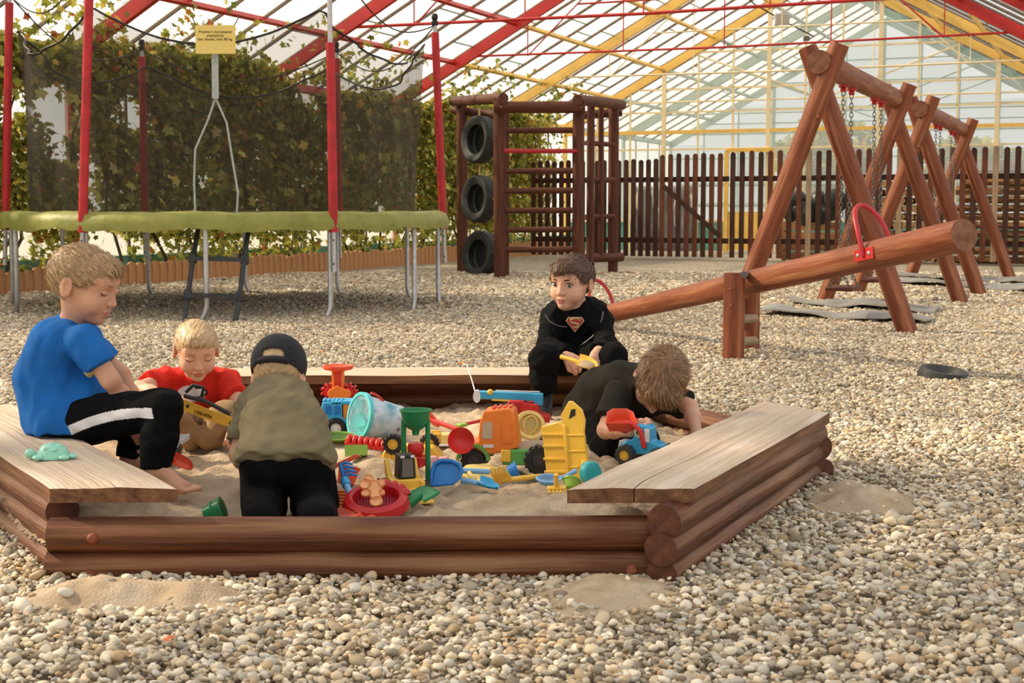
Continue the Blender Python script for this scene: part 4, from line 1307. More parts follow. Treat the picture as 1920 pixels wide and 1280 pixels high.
CORN = np.array([(i, j, k) for i in (0, 1) for j in (0, 1) for k in (0, 1)])
EDG = [(a, b) for a in range(8) for b in range(a + 1, 8) if np.abs(CORN[a] - CORN[b]).sum() == 1]
def nets(D, lo, h):
    """surface nets"""
    ins = D < 0
    cnt = np.zeros(np.array(D.shape) - 1, np.int8)
    for c in CORN:
        cnt += ins[c[0]:D.shape[0] - 1 + c[0], c[1]:D.shape[1] - 1 + c[1], c[2]:D.shape[2] - 1 + c[2]]
    act = np.argwhere((cnt > 0) & (cnt < 8))
    vid = np.full(cnt.shape, -1, np.int32); vid[tuple(act.T)] = np.arange(len(act))
    val = np.stack([D[tuple((act + c).T)] for c in CORN], 1)
    acc = np.zeros((len(act), 3)); num = np.zeros(len(act))
    for a, b in EDG:
        va, vb = val[:, a], val[:, b]; mk = (va < 0) != (vb < 0)
        t = np.where(mk, va / np.where(mk, va - vb, 1), 0)
        p = CORN[a][None] + t[:, None] * (CORN[b] - CORN[a])[None]
        acc[mk] += p[mk]; num[mk] += 1
    V = lo + h * (act + acc / num[:, None])
    F = []
    for axn in range(3):
        sl0 = [slice(None)] * 3; sl1 = [slice(None)] * 3
        sl0[axn] = slice(0, -1); sl1[axn] = slice(1, None)
        ch = ins[tuple(sl0)] != ins[tuple(sl1)]
        o1, o2 = [(1, 2), (2, 0), (0, 1)][axn]
        e = np.argwhere(ch)
        e = e[(e[:, o1] > 0) & (e[:, o2] > 0) & (e[:, o1] < cnt.shape[o1]) & (e[:, o2] < cnt.shape[o2])]
        d1 = np.zeros(3, int); d1[o1] = 1; d2 = np.zeros(3, int); d2[o2] = 1
        q = np.stack([vid[tuple((e - d1 - d2).T)], vid[tuple((e - d2).T)], vid[tuple(e.T)], vid[tuple((e - d1).T)]], 1)
        fl = ~ins[tuple(e.T)]
        q[fl] = q[fl][:, ::-1]
        F.append(q)
    F = np.concatenate(F); F = F[(F >= 0).all(1)]
    return V, F
def relax(V, F, it=1, lam=0.5):
    """light smoothing that keeps the form"""
    E = np.concatenate([F[:, [0, 1]], F[:, [1, 2]], F[:, [2, 3]], F[:, [3, 0]]])
    for i in range(it):
        acc = np.zeros_like(V); n = np.zeros(len(V))
        for a in range(3):
            acc[:, a] = np.bincount(E[:, 0], V[E[:, 1], a], len(V)) + np.bincount(E[:, 1], V[E[:, 0], a], len(V))
        n = np.bincount(E[:, 0], minlength=len(V)) + np.bincount(E[:, 1], minlength=len(V))
        V = V + lam * (acc / np.maximum(n, 1)[:, None] - V)
    return V
def to_obj(name, V, F, mats, parent=None, paints=(), origin=None, it=1):
    V = relax(V, F, it)
    V0 = V
    if origin is not None: V = V - np.array(origin)
    me = bpy.data.meshes.new(name)
    nv, nf = len(V), len(F)
    me.vertices.add(nv); me.vertices.foreach_set('co', V.astype(np.float32).ravel())
    me.loops.add(nf * 4); me.loops.foreach_set('vertex_index', F.astype(np.int32).ravel())
    me.polygons.add(nf); me.polygons.foreach_set('loop_start', np.arange(0, nf * 4, 4, dtype=np.int32))
    for q in mats: me.materials.append(q)
    if paints:
        C_ = V0[F].mean(1); mi = np.zeros(nf, np.int32)
        for fn, i in paints: mi[fn(C_)] = i
        me.polygons.foreach_set('material_index', mi)
    me.update(calc_edges=True); me.shade_smooth()
    o = link(name, me, parent)
    if origin is not None:
        o.matrix_basis = Matrix.Translation(Vector(origin)); ROOTM[o.name] = o.matrix_basis.copy()
    return o
def waves(seed, amp, freq, n=6, aniso=(1, 1, 1)):
    r = np.random.default_rng(seed); K = r.normal(size=(n, 3)) * freq * np.array(aniso); ph = r.uniform(0, 6.28, n)
    def f(P):
        s = 0
        for i in range(n): s = s + np.sin(P @ K[i] + ph[i] + 1.5 * np.sin(P @ K[(i + 1) % n] * 0.6))
        return amp * s / n * 2.1
    return f
def vec(v): return np.array(v, float)
def unit(v): v = vec(v); return v / np.linalg.norm(v)
def head_frame(fwd, up=(0, 0, 1)):
    y = unit(fwd); x = unit(np.cross(y, vec(up))); z = np.cross(x, y)
    return np.stack([x, y, z], 1)
def rotv(v, ax, ang):
    ax = unit(ax); v = vec(v)
    return v * math.cos(ang) + np.cross(ax, v) * math.sin(ang) + ax * (ax @ v) * (1 - math.cos(ang))

def head_prims(f, c, R, s=1.0):
    P = lambda q: c + R @ (vec(q) * s)
    E = lambda q, r, k=0.012, sub=False, Rx=None: f.ell(P(q), vec(r) * s, R if Rx is None else R @ Rx, k * s, None, sub)
    C_ = lambda a, b, ra, rb, k=0.01, sub=False: f.cap(P(a), P(b), ra * s, rb * s, k * s, None, sub)
    E((0, -0.012, 0.022), (0.070, 0.086, 0.074))
    E((0, 0.024, -0.026), (0.057, 0.060, 0.066), 0.03)
    E((0, 0.066, 0.032), (0.046, 0.018, 0.030), 0.03)
    for sx in (-1, 1):
        E((sx * 0.033, 0.052, -0.036), (0.024, 0.024, 0.024), 0.022)
        E((sx * 0.030, 0.0885, 0.001), (0.0165, 0.012, 0.0095), 0.012, True)
    E((0, 0.062, -0.078), (0.021, 0.019, 0.017), 0.02)
    C_((0, 0.081, 0.002), (0, 0.0945, -0.027), 0.0065, 0.0088, 0.010)
    for sx in (-1, 1):
        E((sx * 0.0085, 0.087, -0.030), (0.0065, 0.008, 0.006), 0.005)
    E((0, 0.081, -0.0515), (0.019, 0.0085, 0.0052), 0.006)
    E((0, 0.0795, -0.0610), (0.0155, 0.0085, 0.0058), 0.006)
    C_((-0.016, 0.088, -0.0558), (0.016, 0.088, -0.0558), 0.0016, 0.0016, 0.002, True)
    for sx in (-1, 1):
        Rx = np.array(Euler((0.15, 0, sx * -0.35)).to_matrix())
        E((sx * 0.0735, -0.012, -0.008), (0.009, 0.020, 0.030), 0.006, False, Rx)
        E((sx * 0.083, -0.006, -0.004), (0.007, 0.011, 0.018), 0.004, True, Rx)

M_SKIN = mat('skin', (0.66, 0.36, 0.24), 0.5, col2=(0.72, 0.42, 0.29), scale=14, sss=0.12, spec=0.35)
M_SKINTAN = mat('skin_tanned', (0.58, 0.29, 0.18), 0.5, col2=(0.66, 0.36, 0.23), scale=14, sss=0.12, spec=0.35)
M_LIP = mat('lip', (0.52, 0.17, 0.13), 0.45, sss=0.1)
M_EYEW = mat('eye_white', (0.50, 0.45, 0.41), 0.3)
M_IRIS = mat('iris', (0.09, 0.06, 0.04), 0.2)
M_PUPIL = mat('pupil', (0.005, 0.005, 0.005), 0.15)
def lip_paint(c, R, s=1.0):
    def fn(P):
        q = ((P - c) @ R) / s
        return (np.abs(q[:, 0]) < 0.0175 - 9 * (q[:, 2] + 0.0560) ** 2 * 20) & (np.abs(q[:, 2] + 0.0562) < 0.0088) & (q[:, 1] > 0.070)
    return fn
def eyes(parent, c, R, s, look=(0, 1, 0), open_=0.75, brow=None, lash=True, sides=(-1, 1), lid=None):
    lk = unit(look)
    for sx in sides:
        mb = MB()
        ec = vec((sx * 0.030, 0.0715, 0.0005))
        T = Matrix.Translation(Vector(c)) @ Matrix([list(r) for r in R]).to_4x4() @ Matrix.Scale(s, 4)
        mb.ball(ec, (0.0128, 0.0115, 0.0105 * open_) if lid is None else (0.0135, 0.0118, 0.0095), 16, 0, T)
        # iris and pupil sit on the ball
        d = unit(lk * vec((1, 1, 0.8)))
        for r_, off, mi in () if lid is not None else ((0.0068, 0.0096, 1), (0.0034, 0.0112, 2)):
            mb.ball(ec + d * off, (r_, 0.0022 if mi == 1 else 0.0016, r_ * min(1, open_ + 0.15)), 12, mi, T)
        o = mb.build('eye' if lid is None else 'eyelid', [M_EYEW if lid is None else lid, M_IRIS, M_PUPIL], parent, True)
        # lids
        mb = MB()
        pts = [T @ Vector((sx * 0.030 + 0.0145 * math.cos(a), 0.0795 - 0.006 * abs(math.cos(a)) ** 2, 0.0005 + (0.0098 * open_ * math.sin(a) + 0.001 if lid is None else -0.0058 * math.sin(a) - 0.0005) )) for a in np.linspace(0.1, PI - 0.1, 9)]
        mb.tube(pts, 0.0017 * s, 6)
        mb.build('upper_lashes', mat('lash', (0.03, 0.018, 0.012), 0.6), parent)
        if brow is not None:
            mb = MB()
            pts = [T @ Vector((sx * (0.014 + 0.032 * t), 0.0865 - 0.018 * t * t, 0.0185 + 0.006 * math.sin(PI * t * 0.8) - 0.004 * t)) for t in np.linspace(0, 1, 7)]
            mb.tube(pts, [0.0022 * s, 0.0032 * s, 0.0034 * s, 0.0032 * s, 0.0028 * s, 0.002 * s, 0.001 * s], 6); mb.build('eyebrow', brow, parent)

def hair_obj(parent, c, R, s, mats, comb=(0, 0.6, -0.4), thick=0.010, fringe=0.05, length=0.022, n=5200, seed=3, nape=-0.045, width=0.0009, whorl=None, lift=0.22):
    """short hair: a cap of tufts plus fine strands"""
    f = Field()
    P = lambda q: c + R @ (vec(q) * s)
    f.ell(P((0, -0.014, 0.023)), (vec((0.071, 0.087, 0.076)) + thick) * s, R, 0.004)
    f.ell(P((0, 0.050, 0.058)), vec((0.054, 0.041, 0.036)) * s, R, 0.02 * s)
    f.ell(P((0, 0.096, -0.032)), vec((0.085, 0.080, 0.032 + fringe)) * s, R, 0.012 * s, None, True)
    for sx in (-1, 1):
        f.ell(P((sx * 0.088, 0.004, -0.030)), vec((0.028, 0.030, 0.043)) * s, R, 0.01 * s, None, True)
        f.ell(P((sx * 0.075, 0.06, -0.04)), vec((0.04, 0.045, 0.06)) * s, R, 0.01 * s, None, True)
    f.cap(P((-0.12, -0.06, nape - 0.05)), P((0.12, -0.06, nape - 0.05)), 0.052 * s, 0.052 * s, 0.01 * s, None, True)
    f.cap(P((-0.12, 0.0, nape - 0.055)), P((0.12, 0.0, nape - 0.055)), 0.052 * s, 0.052 * s, 0.01 * s, None, True)
    cw = R @ unit(comb)
    w1 = waves(seed, 0.0016 * s, 300, 6)
    V, F = f.mesh(0.0032 * s, lambda Q: w1(Q - np.outer((Q - c) @ cw, cw) * 0.85))
    V = relax(V, F, 1)
    r = np.random.default_rng(seed + 50)
    fc = V[F].mean(1)
    nrm = np.cross(V[F[:, 2]] - V[F[:, 0]], V[F[:, 3]] - V[F[:, 1]]); ar = np.linalg.norm(nrm, axis=1); nrm = nrm / np.maximum(ar, 1e-12)[:, None]
    out = ((fc - (c + R @ (vec((0, -0.012, 0.02)) * s))) * nrm).sum(1) > 0
    pick = r.choice(np.where(out)[0], n, p=ar[out] / ar[out].sum())
    root = fc[pick]; nn = nrm[pick]
    loc = ((root - c) @ R) / s
    if whorl is not None:
        wv = loc - vec(whorl); cl_ = wv + np.cross(np.array([[0, 0, 0.5]]), wv); cl_ = cl_ / (np.linalg.norm(cl_, axis=1)[:, None] + 1e-6)
        cb = cl_ @ R.T
    else:
        cb = np.repeat(cw[None], n, 0)
    cb = cb - nn * (cb * nn).sum(1)[:, None]; cb /= np.linalg.norm(cb, axis=1)[:, None] + 1e-9
    d0 = nn * lift + cb * 1.0 + r.normal(0, 0.13, (n, 3)); d0 /= np.linalg.norm(d0, axis=1)[:, None]
    d1 = d0 * 0.5 + cb * 0.75 - nn * 0.32; d1 /= np.linalg.norm(d1, axis=1)[:, None]
    Ls = length * s * r.uniform(0.6, 1.2, n)[:, None]
    p0 = root - nn * 0.002; p1 = p0 + d0 * Ls * 0.5; p2 = p1 + d1 * Ls * 0.55
    sd = np.cross(d0, nn); sd /= np.linalg.norm(sd, axis=1)[:, None] + 1e-9
    w = width * s * r.uniform(0.7, 1.4, n)[:, None]
    SV = np.stack([p0 - sd * w, p0 + sd * w, p1 - sd * w * .8, p1 + sd * w * .8, p2, p2 + sd * w * .15], 1).reshape(-1, 3)
    b = (np.arange(n) * 6 + len(V))[:, None]
    SF = np.concatenate([b + np.array([[0, 1, 3, 2]]), b + np.array([[2, 3, 5, 4]])])
    AV = np.concatenate([V, SV]); AF = np.concatenate([F, SF])
    me = bpy.data.meshes.new('hair'); nf = len(AF)
    me.vertices.add(len(AV)); me.vertices.foreach_set('co', AV.astype(np.float32).ravel())
    me.loops.add(nf * 4); me.loops.foreach_set('vertex_index', AF.astype(np.int32).ravel())
    me.polygons.add(nf); me.polygons.foreach_set('loop_start', np.arange(0, nf * 4, 4, dtype=np.int32))
    for q in mats: me.materials.append(q)
    mi = np.zeros(nf, np.int32); tone = r.integers(0, len(mats), n); mi[len(F):len(F) + n] = tone; mi[len(F) + n:] = tone
    me.polygons.foreach_set('material_index', mi)
    me.update(calc_edges=True); me.shade_smooth()
    return link('hair', me, parent)

def hand(f, w, d, nrm, side, curl=(0.5, 0.5, 0.55, 0.6), thumb=0.5, s=1.0, spread=0.10, mid=1.0):
    """five-fingered hand: w wrist, d pointing direction, nrm out of the back of the hand, side +1 when the thumb lies along d x nrm"""
    d, nrm = unit(d), unit(nrm); nrm = unit(nrm - d * (nrm @ d)); t = np.cross(d, nrm) * side
    w = vec(w); k = 0.0025
    f.cap(w, w + d * 0.022 * s, 0.0155 * s, 0.017 * s, 0.012)
    for o in (-0.017, -0.006, 0.006, 0.017):
        f.cap(w + d * 0.014 * s + t * o * 0.7 * s, w + d * 0.048 * s + t * o * s, 0.0115 * s, 0.0105 * s, 0.009)
    Ls = (0.036, 0.041, 0.038, 0.029)
    for i, o in enumerate((0.0235, 0.0080, -0.0078, -0.0225)):
        p = w + d * (0.050 - 0.003 * abs(i - 1.2)) * s + t * o * s + nrm * 0.001
        dd = unit(d + t * (o / 0.02) * spread)
        axis = np.cross(dd, nrm)
        c = curl[i]; L = Ls[i] * s; r = (0.0072, 0.0074, 0.0072, 0.0064)[i] * s
        a = 0.0
        for j, fr in enumerate((0.44, 0.32, 0.26)):
            a += c * (0.9, 1.15, 0.8)[j] * mid
            q = p + rotv(dd, axis, -a) * L * fr
            f.cap(p, q, r * (1 - 0.08 * j), r * (0.94 - 0.09 * j), k)
            p = q
    p = w + d * 0.016 * s + t * 0.017 * s
    q = p + unit(d * 0.75 + t * (0.9 - 0.5 * thumb) - nrm * (0.25 + 0.5 * thumb)) * 0.026 * s
    f.cap(p, q, 0.0105 * s, 0.0088 * s, 0.008)
    e = q + unit(d * 1.0 + t * (0.25 - 0.7 * thumb) - nrm * 0.35 * thumb) * 0.024 * s
    f.cap(q, e, 0.0085 * s, 0.0068 * s, k)
def foot(f, ank, d, s=1.0, toes=True):
    """bare foot: ankle point, horizontal direction"""
    d = unit(d); sd = np.cross(d, (0, 0, 1.0)); a = vec(ank)
    heel = a + vec((0, 0, -0.035)) * s - d * 0.018 * s
    ball = a + d * 0.092 * s + vec((0, 0, -0.043)) * s
    f.cap(a, heel, 0.026 * s, 0.022 * s, 0.015)
    f.cap(a + d * 0.01 * s, ball, 0.026 * s, 0.0155 * s, 0.02)
    f.cap(heel, ball + sd * 0.012 * s, 0.02 * s, 0.015 * s, 0.012); f.cap(heel, ball - sd * 0.014 * s, 0.02 * s, 0.014 * s, 0.012)
    if toes:
        for i, o in enumerate((-0.021, -0.0085, 0.002, 0.0115, 0.0205)):
            L = (0.030, 0.028, 0.026, 0.023, 0.019)[i]
            p = ball + sd * o * s + d * 0.003 * s
            f.cap(p, p + d * L * s + vec((0, 0, -0.003)), 0.0095 * s if i == 0 else 0.0072 * s, (0.0085 if i == 0 else 0.006) * s, 0.004)
def torso(f, pel, mid, chest, axis, rs=(0.072, 0.066, 0.068), off=(0.036, 0.032, 0.042), infl=0.0, clip=None, k=0.03):
    ax = unit(axis); pel, mid, chest = vec(pel), vec(mid), vec(chest)
    for sx in (-1, 1):
        f.chain([pel + ax * off[0] * sx, mid + ax * off[1] * sx, chest + ax * off[2] * sx], [r + infl for r in rs], k, clip)
    f.chain([pel, mid, chest], [r + infl for r in rs], k, clip)

def A(x, y, Y): return np.array(AT(x, y, Y))
HB = 0.0025
def arm(f, sh, el, wr, s=1.0):
    f.chain([sh, el, wr], [0.032 * s, 0.026 * s, 0.0165 * s], 0.012)
    m_ = vec(el) * 0.65 + vec(wr) * 0.35; f.ell(m_, vec((0.026, 0.026, 0.026)) * s, None, 0.012)
def leg(f, hp, kn, an, s=1.0):
    f.chain([hp, kn], [0.056 * s, 0.041 * s], 0.02); f.chain([kn, vec(kn) * .6 + vec(an) * .4, an], [0.040 * s, 0.038 * s, 0.024 * s], 0.015)
def segclip(a, b, fr):
    a, b = vec(a), vec(b); q = a + (b - a) * fr; return (q, unit(b - a))
def near_line(a, b, r):
    a, b = vec(a), vec(b)
    def fn(P):
        d = b - a; t = np.clip((P - a) @ d / (d @ d), 0, 1); return np.linalg.norm(P - (a + t[:, None] * d), axis=1) < r
    return fn
M_BLONDE = [mat('hair_blonde_%d' % i, c, 0.45, var=0.2, scale=90) for i, c in enumerate(((0.36, 0.22, 0.10), (0.50, 0.33, 0.16), (0.60, 0.43, 0.24), (0.26, 0.15, 0.07)))]
M_FAIR = [mat('hair_fair_%d' % i, c, 0.45, var=0.15, scale=90) for i, c in enumerate(((0.50, 0.34, 0.18), (0.66, 0.49, 0.29), (0.76, 0.60, 0.38), (0.40, 0.26, 0.13)))]
M_BROWN = [mat('hair_brown_%d' % i, c, 0.4, var=0.25, scale=90) for i, c in enumerate(((0.085, 0.042, 0.02), (0.15, 0.08, 0.04), (0.21, 0.12, 0.062), (0.055, 0.027, 0.013)))]
M_LIGHTBROWN = [mat('hair_light_brown_%d' % i, c, 0.35, var=0.25, scale=90) for i, c in enumerate(((0.19, 0.092, 0.038), (0.30, 0.155, 0.065), (0.42, 0.23, 0.10), (0.12, 0.056, 0.024)))]
M_BROWB = mat('brow_blonde', (0.33, 0.20, 0.10), 0.7); M_BROWD = mat('brow_dark', (0.05, 0.025, 0.012), 0.7)
M_BLUE = mat('blue_cotton', (0.012, 0.135, 0.46), 0.85, var=0.14, scale=9, bump=0.15, bscale=240, spec=0.2)
M_REDC = mat('red_cotton', (0.62, 0.028, 0.016), 0.85, var=0.14, scale=9, bump=0.15, bscale=240, spec=0.2)
M_OLIVE = mat('olive_cotton', (0.20, 0.165, 0.095), 0.88, var=0.14, scale=9, bump=0.2, bscale=240, spec=0.15)
M_BLACKC = mat('black_cotton', (0.0045, 0.0045, 0.005), 0.9, var=0.3, scale=9, bump=0.2, bscale=200, spec=0.12)
M_CHAR = mat('washed_black_cotton', (0.026, 0.023, 0.018), 0.88, var=0.25, scale=9, bump=0.2, bscale=200, spec=0.15)
M_WHITE = mat('white_fabric', (0.72, 0.71, 0.72), 0.7, spec=0.2)
M_KHAKI = mat('khaki_cotton', (0.24, 0.145, 0.07), 0.85, col2=(0.36, 0.24, 0.13), scale=7, bump=0.2, bscale=150, spec=0.2)
M_SHOE = mat('black_shoe', (0.012, 0.012, 0.013), 0.5)
def shoe(name, ank, d, parent, m=None, s=1.0):
    f = Field(); d = unit(d); a = vec(ank)
    toe = a + d * 0.105 * s + vec((0, 0, -0.045)) * s; heel = a - d * 0.03 * s + vec((0, 0, -0.04)) * s
    f.cap(heel, toe, 0.03 * s, 0.028 * s, 0.01, (a + vec((0, 0, -0.066)) * s, vec((0, 0, -1.0)))); f.cap(a, a + d * 0.05 * s + vec((0, 0, -0.035)) * s, 0.034 * s, 0.03 * s, 0.02)
    V, F = f.mesh(0.004); sh = to_obj(name, V, F, [m or M_SHOE], parent)
    mb = MB(); b = Vector(toe) - Vector(d) * 0.04 * s
    M = frame_x(Vector(heel) + Vector((0, 0, -0.022 * s)), Vector(toe) + Vector((0, 0, -0.022 * s)))
    mb.box((0.068 * s, 0, -0.004), (0.18 * s, 0.058 * s, 0.012), M); mb.build('sole', mat('sole', (0.03, 0.03, 0.03), 0.7), sh, bevel=0.004)
    return sh

# ---------------------------------------------------------------- boy in blue on the left plank
def boy_blue():
    pel, mid, che = A(140, 778, 4.02), A(108, 708, 4.03), A(122, 645, 4.02)
    axs = unit((0.25, 0.97, 0))
    nb = A(143, 598, 4.0); hc = A(157, 532, 3.97)
    R = head_frame((0.955, -0.16, -0.30))
    sR, sL = A(158, 640, 3.92), A(150, 636, 4.13)
    eR, wR = A(207, 712, 3.90), A(262, 788, 3.98)
    eL, wL = A(228, 704, 4.15), A(272, 800, 4.10)
    hR, kR, aR = A(158, 786, 3.95), A(305, 764, 3.84), A(290, 884, 3.80)
    hL, kL, aL = A(158, 790, 4.10), A(270, 782, 4.16), A(243, 862, 4.12)
    og = A(140, 812, 4.0)
    f = Field()
    torso(f, pel, mid, che, axs)
    f.chain([che, nb, hc + R @ vec((0, -0.02, -0.04))], [0.055, 0.037, 0.034], 0.02)
    head_prims(f, hc, R, 1.04)
    arm(f, sR, eR, wR); arm(f, sL, eL, wL)
    hand(f, wR, unit(wR - eR) + vec((0, 0, -0.4)), (0.6, -0.7, 0.3), 1, s=0.95); hand(f, wL, (0.2, -0.1, -1), (0.6, 0.6, 0.2), -1, s=0.95)
    leg(f, hR, kR, aR); leg(f, hL, kL, aL)
    foot(f, aR + vec((0.0, 0, 0.005)), (0.93, -0.35, 0)); foot(f, aL, (0.9, -0.3, 0))
    V, F = f.mesh(HB)
    b = to_obj('person', V, F, [M_SKINTAN, M_LIP], None, [(lip_paint(hc, R, 1.04), 1)], og)
    tag(b, 'boy in a blue t-shirt and black striped trousers sitting on the left plank', 'person')
    eyes(b, hc, R, 1.04, (0.0, 0.8, -0.6), 0.42, M_BROWB, lid=M_SKINTAN)
    hair_obj(b, hc, R, 1.04, M_BLONDE, comb=(0.1, 0.85, -0.35), thick=0.006, length=0.022, seed=3, fringe=0.045, nape=-0.052)
    # shirt
    f = Field()
    hem = (A(120, 803, 4.0), unit(vec((0.10, 0, -1.0))))
    torso(f, pel + vec((-0.012, 0, -0.015)), mid + vec((-0.006, 0, 0)), che, axs, rs=(0.094, 0.085, 0.076), off=(0.046, 0.038, 0.048), clip=hem)
    f.cap(A(72, 735, 4.0), A(68, 790, 4.0), 0.035, 0.03, 0.05, hem)
    f.cap(A(158, 745, 3.99), A(166, 778, 3.98), 0.075, 0.085, 0.03, hem)
    f.cap(che, nb + vec((0.0, 0, -0.022)), 0.062, 0.046, 0.03, (nb + vec((0.004, 0, -0.004)), unit(vec((0.35, 0, 0.9)))))
    for s_, e_ in ((sR, eR), (sL, eL)):
        f.cap(s_, s_ + (e_ - s_) * 1.0, 0.049, 0.046, 0.03, segclip(s_, e_, 0.66))
    w = waves(5, 0.0034, 55, 6, (1, 1, 0.6))
    V, F = f.mesh(0.0036, w)
    sh = to_obj('t_shirt', V, F, [M_BLUE, mat('shirt_star', (0.75, 0.62, 0.2), 0.8)], b, [(lambda P: np.linalg.norm(P - A(168, 706, 3.90), axis=1) < 0.020, 1)], it=2)
    # trousers
    f = Field()
    f.chain([pel + axs * 0.03, hL], [0.074, 0.066], 0.03); f.chain([pel - axs * 0.03, hR], [0.074, 0.066], 0.03)
    f.ell(pel + vec((0.01, 0, -0.02)), (0.082, 0.105, 0.062), None, 0.03)
    for h_, k_, a_ in ((hR, kR, aR), (hL, kL, aL)):
        f.chain([h_, k_], [0.068, 0.051], 0.02); f.chain([k_, k_ * .5 + a_ * .5, a_], [0.050, 0.047, 0.039], 0.015, segclip(k_, a_, 0.97))
    cl = (vec((0, 0, 0.2075)), vec((0, 0, -1.0)))
    V, F = f.mesh(0.0026, waves(9, 0.0028, 60, 6))
    st0, st1 = A(128, 806, 3.885), A(316, 762, 3.775)
    band = near_line(st0, st1, 0.021)
    def bandf(P):
        d = unit(st1 - st0); u = np.cross(d, (0, 1.0, 0)); u = unit(u); q = (P - st0) @ u; t = (P - st0) @ d
        return (np.abs(q + 0.10 * (t - 0.13) ** 2 * 8 - 0.010) < 0.0135) & (P[:, 1] < 3.93) & (t > 0.0) & (t < 0.28)
    to_obj('trousers', V, F, [M_BLACKC, M_WHITE], b, [(bandf, 1)], it=2)
    return b
boy_blue()

# ---------------------------------------------------------------- boy in red behind the excavator
def boy_red():
    hc = A(368, 655, 4.74); R = head_frame((0.30, -0.86, -0.36))
    pel, mid, che = A(372, 800, 4.86), A(368, 765, 4.88), A(366, 728, 4.84)
    axs = vec((1.0, 0.05, 0))
    nb = A(368, 698, 4.80)
    sA, sB = A(312, 712, 4.80), A(424, 716, 4.82)
    eA, wA = A(262, 728, 4.62), A(322, 748, 4.50)
    eB, wB = A(456, 765, 4.70), A(438, 806, 4.52)
    og = A(370, 828, 4.8)
    hA, kA, aA = A(350, 805, 4.80), A(318, 778, 4.58), A(356, 818, 4.60)
    hB, kB, aB = A(392, 805, 4.80), A(426, 782, 4.58), A(396, 820, 4.56)
    s = 0.93
    f = Field(); torso(f, pel, mid, che, axs, rs=(0.07, 0.064, 0.064), off=(0.034, 0.03, 0.04))
    f.chain([che, nb, hc + R @ vec((0, -0.02, -0.04))], [0.05, 0.034, 0.032], 0.02)
    head_prims(f, hc, R, s)
    arm(f, sA, eA, wA, .92); arm(f, sB, eB, wB, .92)
    hand(f, wA, (0.95, -0.3, -0.2), (-0.1, -0.4, 0.9), 1, s=0.85); hand(f, wB, (-0.1, -0.4, -0.9), (0.3, -0.9, 0.3), -1, s=0.85)
    leg(f, hA, kA, aA, .9); leg(f, hB, kB, aB, .9)
    V, F = f.mesh(HB)
    b = to_obj('person', V, F, [M_SKIN, M_LIP], None, [(lip_paint(hc, R, s), 1)], og)
    tag(b, 'fair-haired boy in a red t-shirt sitting in the sand behind the toy excavator', 'person')
    eyes(b, hc, R, s, (0.0, 0.82, -0.55), 0.62, M_BROWB, lid=M_SKIN)
    hair_obj(b, hc, R, s, M_FAIR, comb=(0.3, 0.8, -0.2), thick=0.004, length=0.016, seed=13, fringe=0.046)
    f = Field(); hem = (A(370, 790, 4.7), vec((0, 0, -1.0)))
    torso(f, pel, mid, che, axs, rs=(0.082, 0.076, 0.072), off=(0.04, 0.036, 0.046), clip=hem)
    f.cap(che, nb, 0.06, 0.044, 0.03, (nb + vec((0, -0.02, -0.004)), unit(vec((0.0, -0.55, 0.83)))))
    for s_, e_ in ((sA, eA), (sB, eB)):
        f.cap(s_, e_, 0.047, 0.047, 0.03, segclip(s_, e_, 0.62))
    V, F = f.mesh(0.0028, waves(15, 0.0034, 60, 6))
    pc = A(359, 738, 4.76)
    def prt(P):
        q = P - A(360, 737, 4.77); return ((q[:, 0] / 0.047) ** 2 + (q[:, 2] / 0.028) ** 2 < 1) & (P[:, 1] < 4.85)
    def prt2(P):
        q = P - A(372, 735, 4.77); r_ = (q[:, 0] / 0.03) ** 2 + (q[:, 2] / 0.017) ** 2; return (r_ > 0.62) & (r_ < 1.1) & (q[:, 0] > -0.01) & (P[:, 1] < 4.85)
    to_obj('t_shirt', V, F, [M_REDC, M_WHITE, M_BLACKC], b, [(prt, 1), (prt2, 2)], it=2)
    f = Field(); f.ell(pel + vec((0, 0, -0.01)), (0.11, 0.09, 0.07), None, 0.03)
    for h_, k_, a_ in ((hA, kA, aA), (hB, kB, aB)):
        f.chain([h_, k_], [0.066, 0.052], 0.025); f.chain([k_, a_], [0.050, 0.042], 0.02)
    V, F = f.mesh(0.004, waves(19, 0.004, 55, 6)); to_obj('trousers', V, F, [M_KHAKI], b, it=2)
boy_red()

